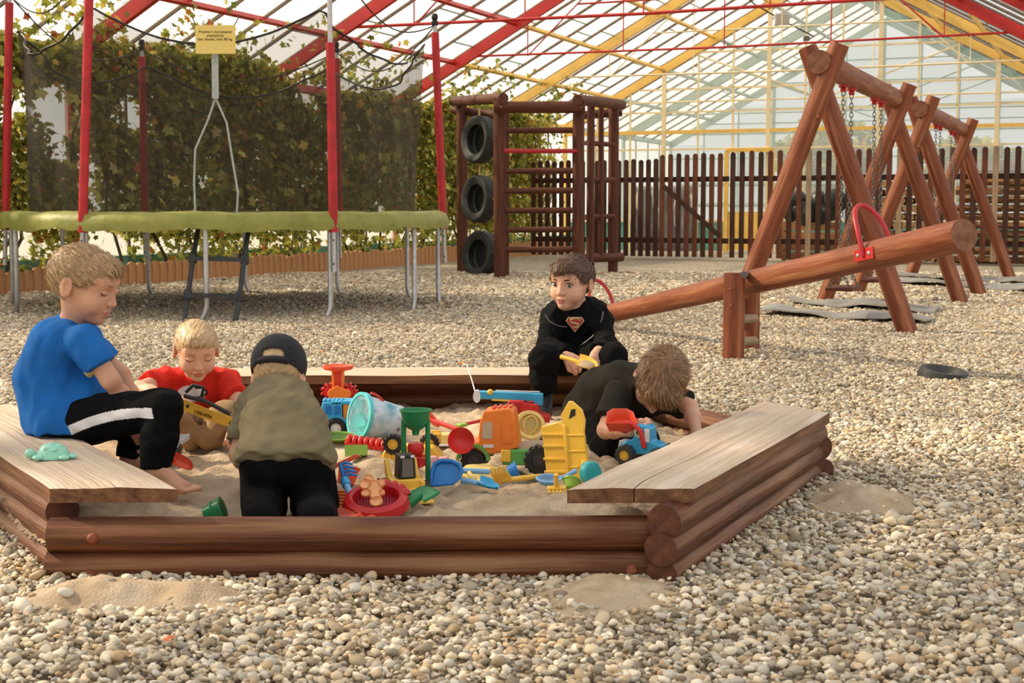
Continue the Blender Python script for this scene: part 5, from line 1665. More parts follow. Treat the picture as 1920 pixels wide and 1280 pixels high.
# ---------------------------------------------------------------- boy in the cap, kneeling with his back to us
def boy_cap():
    s = 0.93
    hc = A(523, 703, 4.02); R = head_frame((0.04, 0.88, -0.42))
    pel, mid, che = A(538, 856, 3.66), A(532, 800, 3.74), A(522, 752, 3.90)
    axs = vec((1.0, 0.06, 0)); nb = A(522, 728, 3.98)
    sA, sB = A(466, 768, 3.89), A(570, 768, 3.93)
    eA, wA = A(446, 852, 3.84), A(464, 884, 4.0)
    eB, wB = A(590, 830, 4.02), A(575, 870, 4.12)
    hA, kA = A(497, 862, 3.66), A(494, 945, 3.66); hB, kB = A(582, 862, 3.66), A(590, 945, 3.66)
    aA, aB = A(492, 975, 3.47), A(600, 972, 3.46)
    aA[2] = max(aA[2], 0.07); aB[2] = max(aB[2], 0.07)
    og = A(540, 962, 3.6)
    f = Field(); torso(f, pel, mid, che, axs, rs=(0.060, 0.056, 0.050), off=(0.034, 0.026, 0.026))
    f.chain([che, nb, hc + R @ vec((0, -0.02, -0.04))], [0.05, 0.036, 0.034], 0.02)
    head_prims(f, hc, R, s)
    arm(f, sA, eA, wA, .86); arm(f, sB, eB, wB, .86)
    hand(f, wA, (0.3, 0.6, -0.7), (-0.8, -0.2, 0.3), 1, s=0.85); hand(f, wB, (-0.2, 0.6, -0.7), (0.8, -0.2, 0.3), -1, s=0.85)
    for h_, k_, a_ in ((hA, kA, aA), (hB, kB, aB)): leg(f, h_, k_, a_, .92)
    V, F = f.mesh(HB)
    b = to_obj('person', V, F, [M_SKIN], None, (), og)
    tag(b, 'boy in a black cap and olive t-shirt kneeling with his back turned', 'person')
    hair_obj(b, hc, R, s, M_FAIR, comb=(0.0, -0.3, -0.8), thick=0.006, length=0.012, seed=23, n=3500, nape=-0.06)
    # cap: crown with the gap and strap at the back, bill at the front
    f = Field(); P = lambda q: hc + R @ (vec(q) * s)
    up = R @ vec((0, 0.18, 1.0)); 
    f.ell(P((0, -0.012, 0.030)), (vec((0.071, 0.087, 0.080)) + 0.0135) * s, R, 0.004, (P((0, -0.03, -0.006)), -unit(up)))
    f.ell(P((0, -0.013, 0.028)), (vec((0.071, 0.087, 0.078)) + 0.009) * s, R, 0.002, None, True)
    f.cap(P((-0.020, -0.12, 0.030)), P((0.020, -0.12, 0.030)), 0.021 * s, 0.021 * s, 0.003, None, True)
    V, F = f.mesh(0.0026); cp = to_obj('cap', V, F, [mat('black_cap', (0.012, 0.013, 0.018), 0.8, var=0.3, scale=12, bump=0.2, bscale=200)], b)
    mb = MB(); pts = [P((0.050 * math.sin(a), -0.013 - 0.0985 * math.cos(a * 0.62), 0.012)) for a in np.linspace(-1, 1, 11)]
    mb.tube(pts, 0.0105 * s, 8, flat=1.0); mb.build('strap', MATS['black_cap'], cp)
    mb = MB(); n_ = 14
    vs = []
    for r_, dz in ((0.070, 0.0), (0.135, -0.012), (0.136, -0.016), (0.070, -0.005)):
        for k in range(n_ + 1):
            a = PI * (0.12 + 0.76 * k / n_); vs.append(P((0.082 * math.cos(a) * (1 if r_ < .1 else .92), 0.02 + r_ * math.sin(a), 0.004 + dz - 0.012 * math.cos(a) ** 2)))
    fs = [(j * (n_ + 1) + k, j * (n_ + 1) + k + 1, ((j + 1) % 4) * (n_ + 1) + k + 1, ((j + 1) % 4) * (n_ + 1) + k) for j in range(4) for k in range(n_)]
    mb.add(vs, fs); mb.build('bill', MATS['black_cap'], cp)
    mb = MB(); mb.ball(P((0, -0.012, 0.124)), 0.006, 8); mb.build('button', MATS['black_cap'], cp)
    # shirt
    f = Field(); hem = (A(540, 868, 3.61), unit(vec((0.0, -0.62, -0.70))))
    torso(f, pel + vec((0, -0.022, -0.004)), mid, che, axs, rs=(0.076, 0.072, 0.064), off=(0.052, 0.036, 0.036), clip=hem)
    f.cap(che, nb, 0.06, 0.046, 0.03, (nb + vec((0, 0.012, 0.0)), unit(vec((0.0, 0.55, 0.83)))))
    for s_, e_ in ((sA, eA), (sB, eB)): f.cap(s_, e_, 0.040, 0.041, 0.025, segclip(s_, e_, 0.72))
    w = waves(25, 0.0046, 95, 8, (0.4, 1.0, 1.1))
    V, F = f.mesh(0.0036, w); to_obj('t_shirt', V, F, [M_OLIVE], b, it=2)
    f = Field(); f.ell(pel + vec((0, -0.004, -0.012)), (0.108, 0.082, 0.078), None, 0.03)
    for h_, k_, a_ in ((hA, kA, aA), (hB, kB, aB)):
        f.chain([h_, k_], [0.066, 0.058], 0.022); f.chain([k_, a_], [0.056, 0.045], 0.02)
    V, F = f.mesh(0.004, waves(29, 0.004, 60, 6)); to_obj('trousers', V, F, [M_BLACKC], b, it=2)
    for a_, h_ in ((aA, kA), (aB, kB)): shoe('shoe', a_ + vec((0, -0.005, -0.012)), (0, -1, -0.3), b, M_BLACKC, 0.85)
boy_cap()

# ---------------------------------------------------------------- boy in black sitting on the far plank
def boy_seated():
    s = 1.03
    hc = A(1072, 529, 5.50); R = head_frame((-0.50, -0.85, -0.10), (0.06, 0, 1))
    pel, mid, che = A(1080, 664, 5.56), A(1080, 632, 5.56), A(1080, 598, 5.54)
    axs = unit((1.0, -0.08, 0)); nb = A(1080, 574, 5.54)
    sA, sB = A(1036, 600, 5.53), A(1126, 597, 5.50)
    eA, wA = A(1027, 650, 5.42), A(1062, 668, 5.24)
    eB, wB = A(1136, 646, 5.38), A(1122, 658, 5.22)
    hA, kA, aA = A(1060, 672, 5.5), A(1019, 672, 5.22), A(1020, 738, 5.26)
    hB, kB, aB = A(1104, 672, 5.48), A(1148, 670, 5.22), A(1140, 742, 5.26)
    og = A(1080, 690, 5.5)
    f = Field(); torso(f, pel, mid, che, axs)
    f.chain([che, nb, hc + R @ vec((0, -0.02, -0.04))], [0.055, 0.037, 0.035], 0.02)
    head_prims(f, hc, R, s)
    arm(f, sA, eA, wA); arm(f, sB, eB, wB)
    hand(f, wA, (0.75, -0.35, -0.45), (-0.05, -0.75, 0.65), 1, (0.75, 0.8, 0.85, 0.9), 0.8, 1.08)
    hand(f, wB, (-0.30, -0.35, -0.85), (0.15, -0.85, 0.45), -1, (0.35, 0.45, 0.6, 0.7), 0.5, 1.08)
    leg(f, hA, kA, aA); leg(f, hB, kB, aB)
    V, F = f.mesh(HB)
    b = to_obj('person', V, F, [M_SKIN, M_LIP], None, [(lip_paint(hc, R, s), 1)], og)
    tag(b, 'boy in a black hooded jacket sitting on the far plank with a yellow scoop', 'person')
    eyes(b, hc, R, s, (-0.25, 0.95, 0.02), 0.78, M_BROWD)
    hair_obj(b, hc, R, s, M_BROWN, comb=(0.25, 0.85, -0.45), thick=0.006, length=0.026, seed=33, fringe=0.034, n=7000)
    f = Field(); hem = (A(1080, 676, 5.5), vec((0, 0, -1.0)))
    torso(f, pel, mid, che, axs, rs=(0.078, 0.074, 0.074), off=(0.036, 0.034, 0.04), clip=hem)
    f.cap(che, nb, 0.06, 0.046, 0.03, (nb + vec((0, -0.02, -0.002)), unit(vec((0.0, -0.5, 0.85)))))
    V, F = f.mesh(0.0036, waves(35, 0.002, 60, 6)); ts = to_obj('t_shirt', V, F, [M_BLACKC], b, it=2)
    # jacket: sleeves, back, two open fronts, hood collar
    f = Field()
    torso(f, pel + vec((0, 0.012, 0)), mid + vec((0, 0.012, 0)), che + vec((0, 0.008, 0)), axs, rs=(0.092, 0.086, 0.080), off=(0.05, 0.046, 0.048), clip=hem)
    for s_, e_, w_ in ((sA, eA, wA), (sB, eB, wB)):
        f.chain([s_, e_], [0.047, 0.041], 0.03); f.cap(e_, w_, 0.040, 0.031, 0.015, segclip(e_, w_, 0.93))
        f.cap(e_ + (w_ - e_) * 0.72, w_, 0.033, 0.030, 0.004, segclip(e_, w_, 0.95))
    f.chain([A(1042, 578, 5.60), A(1080, 570, 5.63), A(1118, 578, 5.58), A(1124, 592, 5.48)], [0.030, 0.036, 0.032, 0.024], 0.02)
    f.chain([A(1042, 578, 5.60), A(1038, 592, 5.49)], [0.03, 0.024], 0.02)
    # opening down the front showing the t-shirt
    f.chain([A(1076, 560, 5.38), A(1078, 606, 5.40), A(1082, 646, 5.40)], [0.045, 0.056, 0.036], 0.008)
    f.p[-1] = f.p[-1][:7] + (True,) + f.p[-1][8:]; f.p[-2] = f.p[-2][:7] + (True,) + f.p[-2][8:]
    V, F = f.mesh(0.0036, waves(37, 0.0042, 62, 7)); jk = to_obj('hooded_jacket', V, F, [M_BLACKC], b, it=2)
    mb = MB(); mb.tube([A(x, y, Yd) for x, y, Yd in ((1131, 584, 5.43), (1128, 600, 5.418), (1122, 614, 5.418), (1112, 630, 5.418), (1100, 640, 5.42), (1088, 648, 5.43))], 0.003, 6); mb.build('zip', M_STEEL, jk)
    mb = MB(); mb.tube([A(x, y, Yd) for x, y, Yd in ((1022, 590, 5.46), (1030, 602, 5.436), (1042, 609, 5.426), (1053, 612, 5.424), (1063, 613, 5.43))], 0.0022, 6); mb.build('zip', M_STEEL, jk)
    # emblem on the t-shirt: red shield with pale curve
    ec = Vector(A(1078, 606, 5.452)); d_ = Vector((0.04, -0.99, 0.12)).normalized()
    M = frame_x(ec, ec + Vector((1, 0.04, 0)), d_)
    shield = [(-0.026, 0.024), (0.026, 0.024), (0.036, 0.010), (0.0, -0.034), (-0.036, 0.010)]
    M_GOLD = mat('emblem_gold', (0.55, 0.40, 0.20), 0.7); M_CRIM = mat('emblem_red', (0.36, 0.035, 0.02), 0.7)
    mb = MB(); mb.prism(shield, 0.002, M); em = mb.build('shirt_emblem', M_GOLD, b, smooth=0)
    mb = MB(); mb.prism([(x * 0.88, y * 0.88 - 0.0004) for x, y in shield], 0.0015, M @ Matrix.Translation((0, 0, 0.0015))); mb.build('emblem_field', M_CRIM, em, smooth=0)
    Sp = [(0.020, 0.012), (0.012, 0.018), (-0.004, 0.0185), (-0.018, 0.013), (-0.017, 0.005), (0.0, 0.0), (0.013, -0.005), (0.011, -0.013), (0.0, -0.0165), (-0.009, -0.012)]
    mb = MB(); mb.tube([M @ Vector((x, y, 0.0034)) for x, y in Sp], [0.0018, 0.003, 0.0034, 0.0036, 0.0038, 0.0042, 0.004, 0.0036, 0.003, 0.0016], 6); mb.build('emblem_curve', M_GOLD, em)
    f = Field(); f.ell(pel + vec((0, 0, -0.01)), (0.10, 0.09, 0.07), None, 0.03)
    for h_, k_, a_ in ((hA, kA, aA), (hB, kB, aB)):
        f.chain([h_, k_], [0.066, 0.054], 0.022); f.chain([k_, k_ * .5 + a_ * .5, a_], [0.052, 0.048, 0.042], 0.02, segclip(k_, a_, 0.95))
    V, F = f.mesh(0.004, waves(39, 0.0045, 62, 7)); to_obj('trousers', V, F, [M_BLACKC], b, it=2)
    for a_, k_ in ((aA, kA), (aB, kB)):
        mb = MB(); mb.tube([a_, a_ + vec((0, 0, -0.03))], 0.03, 12); mb.build('sock', M_WHITE, b)
        shoe('shoe', a_ + vec((0, 0, -0.012)), (-0.1, -1, 0), b)
boy_seated()

# ---------------------------------------------------------------- boy in black bending over the toy tractor
def boy_bending():
    s = 1.0
    hc = A(1238, 713, 4.47); R = head_frame((-0.22, -0.30, -0.93), (0.22, -0.82, 0.52))
    pel, mid, che = A(1122, 782, 4.78), A(1142, 745, 4.76), A(1188, 728, 4.64)
    axs = unit((0.72, -0.45, -0.25)); nb = A(1218, 720, 4.56)
    sA, sB = A(1158, 742, 4.50), A(1252, 742, 4.62)
    eA, wA = A(1136, 806, 4.40), A(1182, 808, 4.28)
    eB, wB = A(1294, 764, 4.55), A(1307, 812, 4.46)
    hA, kA, aA = A(1120, 800, 4.72), A(1146, 838, 4.50), A(1118, 845, 4.74)
    hB, kB, aB = A(1150, 800, 4.82), A(1206, 832, 4.62), A(1165, 838, 4.86)
    og = A(1150, 858, 4.6)
    f = Field(); torso(f, pel, mid, che, axs, rs=(0.072, 0.068, 0.068), off=(0.036, 0.034, 0.044))
    f.chain([che, nb, hc + R @ vec((0, -0.02, -0.04))], [0.055, 0.037, 0.036], 0.02)
    head_prims(f, hc, R, s)
    arm(f, sA, eA, wA); arm(f, sB, eB, wB)
    hand(f, wA, (0.95, -0.25, 0.05), (0.0, -0.75, -0.65), -1, (0.85, 0.9, 0.95, 1.0), 0.8, 1.0)
    hand(f, wB, (0.1, -0.3, -0.95), (0.6, 0.7, 0), 1, s=0.95)
    leg(f, hA, kA, aA); leg(f, hB, kB, aB)
    V, F = f.mesh(HB)
    b = to_obj('person', V, F, [M_SKIN, M_LIP], None, (), og)
    tag(b, 'brown-haired boy in a black polo shirt bending down over the toy tractor', 'person')
    hair_obj(b, hc, R, s, M_LIGHTBROWN, comb=(0.1, 0.8, 0.2), thick=0.008, length=0.034, seed=43, fringe=0.034, n=9000, lift=0.12, whorl=(0.01, -0.045, 0.09), nape=-0.05)
    f = Field()
    torso(f, pel, mid, che, axs, rs=(0.086, 0.080, 0.076), off=(0.044, 0.038, 0.048))
    f.cap(che, nb, 0.062, 0.048, 0.03, (nb, unit(nb - che)))
    f.cap(nb - (nb - che) * 0.25, nb, 0.052, 0.05, 0.006, (nb + unit(nb - che) * 0.004, unit(nb - che)))
    for s_, e_ in ((sA, eA), (sB, eB)): f.cap(s_, e_, 0.050, 0.049, 0.03, segclip(s_, e_, 0.74))
    V, F = f.mesh(0.0036, waves(45, 0.0036, 60, 7)); to_obj('polo_shirt', V, F, [M_CHAR], b, it=2)
    f = Field(); f.ell(pel + vec((0, 0, -0.02)), (0.10, 0.10, 0.08), None, 0.03)
    for h_, k_, a_ in ((hA, kA, aA), (hB, kB, aB)):
        f.chain([h_, k_], [0.066, 0.055], 0.022); f.chain([k_, a_], [0.054, 0.042], 0.02)
    V, F = f.mesh(0.004, waves(49, 0.004, 60, 6)); to_obj('trousers', V, F, [M_BLACKC], b, it=2)
    shoe('shoe', aA + vec((0.03, -0.06, 0.02)), (0.4, -0.9, 0), b); shoe('shoe', aB + vec((0, 0, 0.02)), (-0.5, 0.8, 0), b)
boy_bending()

# ================================================================== TOYS
def plastic(name, c, rough=0.38): return mat(name, c, rough, var=0.07, scale=16, coat=0.0, spec=0.5)
K = dict(sieve=plastic('plastic_deep_red', (0.50, 0.012, 0.018)), red=plastic('plastic_red', (0.62, 0.022, 0.018)), coral=plastic('plastic_coral', (0.80, 0.09, 0.035)), orange=plastic('plastic_orange', (0.86, 0.22, 0.025)),
         yellow=plastic('plastic_yellow', (0.86, 0.52, 0.06)), pale=plastic('plastic_pale_yellow', (0.84, 0.62, 0.20)), green=plastic('plastic_green', (0.012, 0.21, 0.07)),
         lime=plastic('plastic_lime', (0.28, 0.50, 0.06)), grass=plastic('plastic_grass', (0.12, 0.40, 0.08)), blue=plastic('plastic_blue', (0.012, 0.19, 0.56)),
         sky=plastic('plastic_sky', (0.04, 0.38, 0.68)), light=plastic('plastic_light_blue', (0.20, 0.46, 0.78)), teal=plastic('plastic_teal', (0.035, 0.42, 0.44)),
         dteal=plastic('plastic_dark_teal', (0.01, 0.11, 0.12)), mint=plastic('plastic_mint', (0.30, 0.66, 0.52)), pink=plastic('plastic_pink', (0.72, 0.40, 0.45)),
         crimson=plastic('plastic_crimson', (0.42, 0.012, 0.03)), white=plastic('plastic_white', (0.76, 0.75, 0.74)), grey=plastic('plastic_grey', (0.45, 0.48, 0.52)),
         black=plastic('plastic_black', (0.014, 0.014, 0.014), 0.5), dark=plastic('plastic_charcoal', (0.04, 0.04, 0.042), 0.5), turq=plastic('plastic_turquoise', (0.10, 0.58, 0.62)),
         peach=plastic('plastic_peach', (0.85, 0.42, 0.18)))
def toy(name, label, cat, x, y, rz=0.0, dz=0.0, rot=None, group=None, zref=0.085):
    p = G(x, y, zref)
    z = max(sand_z(p.x + a, p.y + b) for a in (-0.05, 0, 0.05) for b in (-0.06, -0.03, 0, 0.03)) - 0.003 + dz
    r = rot if rot is not None else (0, 0, rz)
    return thing(name, label, cat, (p.x, p.y, z), r, group)
def toyat(name, label, cat, x, y, Y, rot=(0, 0, 0)):
    return thing(name, label, cat, AT(x, y, Y), rot)
def B(mb, name, m, root, bevel=0.0, smooth=40, label=None): return mb.build(name, K[m] if isinstance(m, str) else m, root, False, smooth, bevel, label)
def RX(a): return Matrix.Rotation(a, 4, 'X')
def RY(a): return Matrix.Rotation(a, 4, 'Y')
def RZ(a): return Matrix.Rotation(a, 4, 'Z')
def TR_(x, y, z): return Matrix.Translation((x, y, z))
def wheel(root, c, r, w, tyre='black', hub='yellow', axis='y', lugs=14, spokes=0):
    M = TR_(*c) @ (RX(PI / 2) if axis == 'y' else RY(PI / 2))
    mb = MB(); mb.lathe([(r * .55, -w / 2), (r * .9, -w / 2), (r, -w * .3), (r, w * .3), (r * .9, w / 2), (r * .55, w / 2), (r * .5, w * .3), (r * .5, -w * .3), (r * .55, -w / 2)], 26, M)
    for k in range(lugs): mb.box((0, 0, 0), (r * .10, r * .17, w * .9), M @ RZ(2 * PI * k / lugs) @ TR_(r * 1.0, 0, 0))
    wh = B(mb, 'wheel', tyre, root)
    mb = MB(); mb.lathe([(1e-4, -w * .36), (r * .2, -w * .42), (r * .3, -w * .34), (r * .56, -w * .36), (r * .58, 0), (r * .56, w * .36), (r * .3, w * .34), (r * .2, w * .42), (1e-4, w * .36)], 20, M)
    if spokes:
        for k in range(spokes): 
            for s_ in (-1, 1): mb.box((0, 0, 0), (r * .5, r * .09, w * .06), M @ RZ(2 * PI * k / spokes) @ TR_(r * .32, 0, s_ * w * .38))
    B(mb, 'hub', hub, wh)
    return wh
def cup(root, name, m, r0, r1, h, M=None, th=0.004, rim=0.003, seg=28, inner=None):
    M = M or Matrix.Identity(4)
    mb = MB(); mb.lathe([(1e-4, 0), (r0, 0), (r1, h), (r1 + rim, h), (r1 + rim, h + rim * 1.4), (r1 - th, h + rim * 1.4)], seg, M, 0)
    mb.lathe([(r1 - th, h + rim * 1.4), (r0 - th, th), (1e-4, th)], seg, M, 1 if inner else 0)
    return mb.build(name, [K[m]] + ([K[inner]] if inner else []), root, False, 40)
def spade(root, m, L, w, hl, hm=None, curve=0.35, D=0.012):
    """blade pointing +x with a handle towards -x"""
    n = 8; vs, fs = [], []
    for zi in (0, 1):
        for i in range(n + 1):
            t = i / n
            ww = w / 2 * (0.82 + 0.18 * math.sin(PI * min(1, t * 1.3))) * (1 if t < .72 else math.sqrt(max(0.02, 1 - ((t - .72) / .30) ** 2)))
            for j in range(7):
                u = j / 6 * 2 - 1
                vs.append((L * t, ww * u, D * abs(u) ** 2.2 * 1.6 * (1 - 0.5 * t) + 0.002 * zi + curve * 0.02 * (1 - t)))
    st = (n + 1) * 7; I = lambda z, i, j: z * st + i * 7 + j
    for i in range(n):
        for j in range(6): fs += [(I(1, i, j), I(1, i + 1, j), I(1, i + 1, j + 1), I(1, i, j + 1)), (I(0, i, j), I(0, i, j + 1), I(0, i + 1, j + 1), I(0, i + 1, j))]
        fs += [(I(0, i, 0), I(0, i + 1, 0), I(1, i + 1, 0), I(1, i, 0)), (I(0, i, 6), I(1, i, 6), I(1, i + 1, 6), I(0, i + 1, 6))]
    for j in range(6): fs += [(I(0, 0, j), I(1, 0, j), I(1, 0, j + 1), I(0, 0, j + 1)), (I(0, n, j), I(0, n, j + 1), I(1, n, j + 1), I(1, n, j))]
    mb = MB(); mb.add(vs, fs); bl = B(mb, 'blade', m, root)
    if hl:
        mb = MB(); mb.tube([(0.012, 0, 0.012), (-0.012, 0, 0.014), (-hl * .5, 0, 0.016), (-hl, 0, 0.016)], [0.006, 0.0085, 0.0075, 0.009], 10); B(mb, 'handle', hm or m, root)
    return bl
def rake(root, m, w, hl, tines=5, hm=None, tl=0.03):
    mb = MB(); mb.tube([(0, -w / 2, 0.006), (0.002, 0, 0.010), (0, w / 2, 0.006)], 0.0055, 8)
    for k in range(tines):
        y = -w / 2 + w * k / (tines - 1); mb.tube([(0, y, 0.007), (tl * .5, y, 0.008), (tl, y, -0.010)], [0.0048, 0.0042, 0.0028], 7)
    B(mb, 'rake_head', m, root)
    mb = MB(); mb.tube([(0, 0, 0.010), (-0.02, 0, 0.012), (-hl, 0, 0.014)], [0.006, 0.0075, 0.008], 10); B(mb, 'handle', hm or m, root)

# --- mint turtle mould on the left plank
p = G(100, 858, 0.209)
t = thing('sand_mould', 'mint green turtle sand mould lying on the left plank', 'sand mould', p, (0, 0, 0.05))
mb = MB(); mb.lathe([(0.043, 0), (0.043, 0.005), (0.038, 0.006), (0.035, 0.016), (0.027, 0.030), (0.014, 0.037), (1e-4, 0.039)], 26, None, 0, 2 * PI, 1.08, 0.85); B(mb, 'shell', 'mint', t)
mb = MB(); mb.ball((-0.057, 0.0, 0.011), (0.014, 0.015, 0.013), 14); mb.box((-0.045, 0, 0.006), (0.02, 0.02, 0.010)); B(mb, 'head', 'mint', t)
for q in ((0.05, -0.012), (0.035, -0.034), (-0.03, -0.032)):
    mb = MB(); mb.ball((q[0], q[1], 0.006), (0.014, 0.012, 0.007), 10); B(mb, 'flipper', 'mint', t)
for q in ((-0.012, -0.020, 0.027), (0.010, -0.024, 0.024), (0.0, -0.006, 0.037), (0.02, -0.008, 0.031), (-0.02, 0.0, 0.031)):
    mb = MB(); mb.ball(q, (0.008, 0.007, 0.004), 8); B(mb, 'scale', 'mint', t)
# --- small green bucket lying in front of the bare foot
t = toy('toy_bucket', 'small dark green bucket lying on its side by the bare foot', 'bucket', 398, 948, rot=(0.25, PI / 2 - 0.35, 0.25), dz=0.026)
cup(t, 'bowl', 'green', 0.019, 0.029, 0.045, TR_(0, 0, -0.02)); mb = MB(); mb.lathe([(0.0265, 0.012), (0.028, 0.012), (0.028, 0.016), (0.027, 0.016)], 24, TR_(0, 0, -0.01)); B(mb, 'band', 'green', t)
# --- orange scoop by the boy's leg
t = toy('toy_scoop', 'orange red scoop tip sticking out behind the striped trousers', 'scoop', 322, 880, rot=(0.5, 0.25, -0.35), dz=0.03)
spade(t, 'coral', 0.07, 0.045, 0.03)
# --- excavator in front of the boy in red
t = thing('toy_excavator', 'large yellow toy excavator with lettered boom in front of the boy in red', 'excavator', AT(315, 848, 4.3), (0, 0, 0))
ex = lambda x, y, Y=4.32: Vector(AT(x, y, Y)) - Vector(AT(315, 848, 4.3))
def slab(pts, Y0, th, m, nm, root=None):
    vs = [ex(x, y, Y0) for x, y in pts] + [ex(x, y, Y0 + th) for x, y in pts]; n = len(pts)
    mb = MB(); mb.add(vs, [tuple(range(n)), tuple(reversed(range(n, 2 * n)))] + [(k, n + k, n + (k + 1) % n, (k + 1) % n) for k in range(n)])
    return B(mb, nm, m, root or t, 0.002)
bo = slab([(331, 744), (350, 750), (384, 764), (438, 783), (440, 800), (425, 799), (380, 784), (352, 772), (330, 770), (322, 760)], 4.30, 0.03, 'yellow', 'boom')
M = frame_x(Vector(AT(376, 775, 4.2985)), Vector(AT(416, 789, 4.2985)), (0, -1, 0)); M = Matrix.Translation(M.translation) @ Matrix.Rotation(0.33, 4, 'Y') @ Matrix.Rotation(PI / 2, 4, 'X')
textobj('boom_lettering', 'LIEBHERR', 0.0135, Matrix.Translation(Vector(AT(381, 777, 4.298))) @ Matrix.Rotation(0.345, 4, 'Y') @ Matrix.Rotation(PI / 2, 4, 'X'), K['black'], t)
mb = MB(); mb.tube([ex(345, 742, 4.285), ex(385, 752, 4.285), ex(432, 776, 4.285)], 0.0065, 8); B(mb, 'hydraulic_ram', 'black', t)
mb = MB(); mb.tube([ex(348, 735, 4.29), ex(362, 722, 4.29), ex(382, 726, 4.29), ex(378, 745, 4.29)], 0.006, 8); B(mb, 'lever', 'black', t)
for q in ((337, 757), (352, 761), (433, 792)):
    mb = MB(); mb.lathe([(1e-4, 0), (0.005, 0), (0.005, 0.004), (1e-4, 0.005)], 12, Matrix.Translation(ex(*q, 4.3)) @ RX(PI / 2)); B(mb, 'pivot_pin', 'dark', bo)
slab([(250, 790), (318, 782), (326, 800), (322, 822), (250, 826)], 4.34, 0.13, 'yellow', 'chassis')
slab([(262, 748), (304, 745), (308, 786), (260, 792)], 4.37, 0.09, 'yellow', 'cab')
slab([(318, 770), (334, 768), (331, 800), (318, 815)], 4.36, 0.04, 'grey', 'boom_mount')
mb = MB(); mb.box(ex(318, 826, 4.38), (0.09, 0.16, 0.018)); B(mb, 'undercarriage', 'grey', t, 0.003)
for q in ((324, 842, 4.32), (268, 842, 4.32), (324, 840, 4.46), (268, 840, 4.46)): wheel(t, tuple(ex(*q)), 0.027, 0.03, 'dark', 'grey')
slab([(432, 790), (452, 800), (455, 822), (440, 822)], 4.28, 0.06, 'yellow', 'digger_bucket')

# --- orange sand mill near the far plank
t = thing('sand_mill', 'tall orange sand mill with tray and red cogged wheels near the far plank', 'sand mill', (*AT(634, 700, 5.22).xy, 0.075))
mb = MB(); mb.lathe([(0.015, 0.165), (0.03, 0.172), (0.05, 0.176), (0.057, 0.182), (0.057, 0.190), (0.052, 0.190), (0.045, 0.184), (0.02, 0.178), (1e-4, 0.176)], 28); B(mb, 'tray', 'coral', t)
for dx in (-0.017, 0.017):
    mb = MB(); mb.box((dx, 0, 0.128), (0.011, 0.034, 0.09), None, 0, (0.8, 1.0)); B(mb, 'upright', 'orange', t, 0.002)
mb = MB(); mb.box((0, 0.008, 0.135), (0.036, 0.02, 0.075)); B(mb, 'chute', 'coral', t, 0.002)
mb = MB(); mb.prism([(-0.03, -0.014), (0.044, -0.014), (0.05, 0), (0.044, 0.014), (0.02, 0.018), (0, 0.03), (-0.02, 0.018), (-0.03, 0.014), (-0.036, 0)], 0.02, TR_(0, -0.018, 0.09) @ RX(PI / 2)); B(mb, 'wheel_bracket', 'orange', t, 0.002)
for wx in (-0.034, 0.04):
    wh = None
    mb = MB(); M = TR_(wx, 0.004, 0.095) @ RX(PI / 2); mb.lathe([(0.008, -0.018), (0.021, -0.018), (0.021, 0.018), (0.008, 0.018)], 18, M)
    for k in range(9): mb.box((0, 0, 0), (0.013, 0.008, 0.036), M @ RZ(2 * PI * k / 9) @ TR_(0.024, 0, 0))
    B(mb, 'cog_wheel', 'red', t)
mb = MB(); mb.box((0, 0.01, 0.04), (0.03, 0.03, 0.09), None, 0, (0.8, 0.8)); B(mb, 'stand', 'orange', t, 0.002)
mb = MB(); mb.lathe([(0.055, -0.01), (0.055, 0.004), (0.02, 0.012), (1e-4, 0.012)], 24); B(mb, 'foot', 'orange', t)

# --- blue truck with an orange load box
t = toy('toy_truck', 'small blue toy truck with orange box behind the light blue bucket', 'toy truck', 630, 806, 0.0)
t.scale = (1.18, 1.18, 1.18)
prof = [(-0.078, 0.022), (-0.078, 0.042), (-0.066, 0.056), (-0.045, 0.060), (-0.040, 0.072), (-0.034, 0.100), (0.022, 0.102), (0.022, 0.022)]
mb = MB(); mb.prism(prof, 0.075, TR_(0, 0.0375, 0) @ RX(PI / 2)); bd = B(mb, 'body', 'sky', t, 0.004)
for x0 in (-0.026, 0.0):
    mb = MB(); mb.prism([(x0, 0.066), (x0 + 0.019, 0.066), (x0 + 0.019, 0.086), (x0 + 0.012, 0.092), (x0 + 0.003, 0.088)], 0.003, TR_(0, -0.0365, 0) @ RX(PI / 2)); B(mb, 'window', 'blue', bd)
for k in range(5):
    mb = MB(); mb.ball((-0.03 + 0.012 * k, -0.005, 0.103), (0.006, 0.03, 0.005), 10); B(mb, 'roof_rib', 'sky', bd)
for wx, r in ((-0.052, 0.027), (0.006, 0.029)):
    for sy in (-1, 1):
        mb = MB(); mb.lathe([(r * 1.02, -0.012), (r * 1.22, -0.012), (r * 1.22, 0.012), (r * 1.02, 0.012)], 20, TR_(wx, sy * 0.036, 0.027) @ RX(PI / 2), 0, PI) ; B(mb, 'mudguard', 'sky', t)
        wheel(t, (wx, sy * 0.042, 0.026), r, 0.024, 'black', 'white')
mb = MB(); mb.box((0.052, 0, 0.062), (0.055, 0.07, 0.066)); B(mb, 'load_box', 'orange', t, 0.003)
mb = MB(); mb.box((0.03, 0, 0.098), (0.075, 0.075, 0.01)); B(mb, 'roof', 'sky', t, 0.002)
mb = MB(); mb.ball((0.014, -0.039, 0.045), (0.005, 0.002, 0.005), 10); B(mb, 'badge', 'white', bd)
for wx in (0.062,):
    for sy in (-1, 1): wheel(t, (wx, sy * 0.04, 0.026), 0.026, 0.022, 'black', 'white')

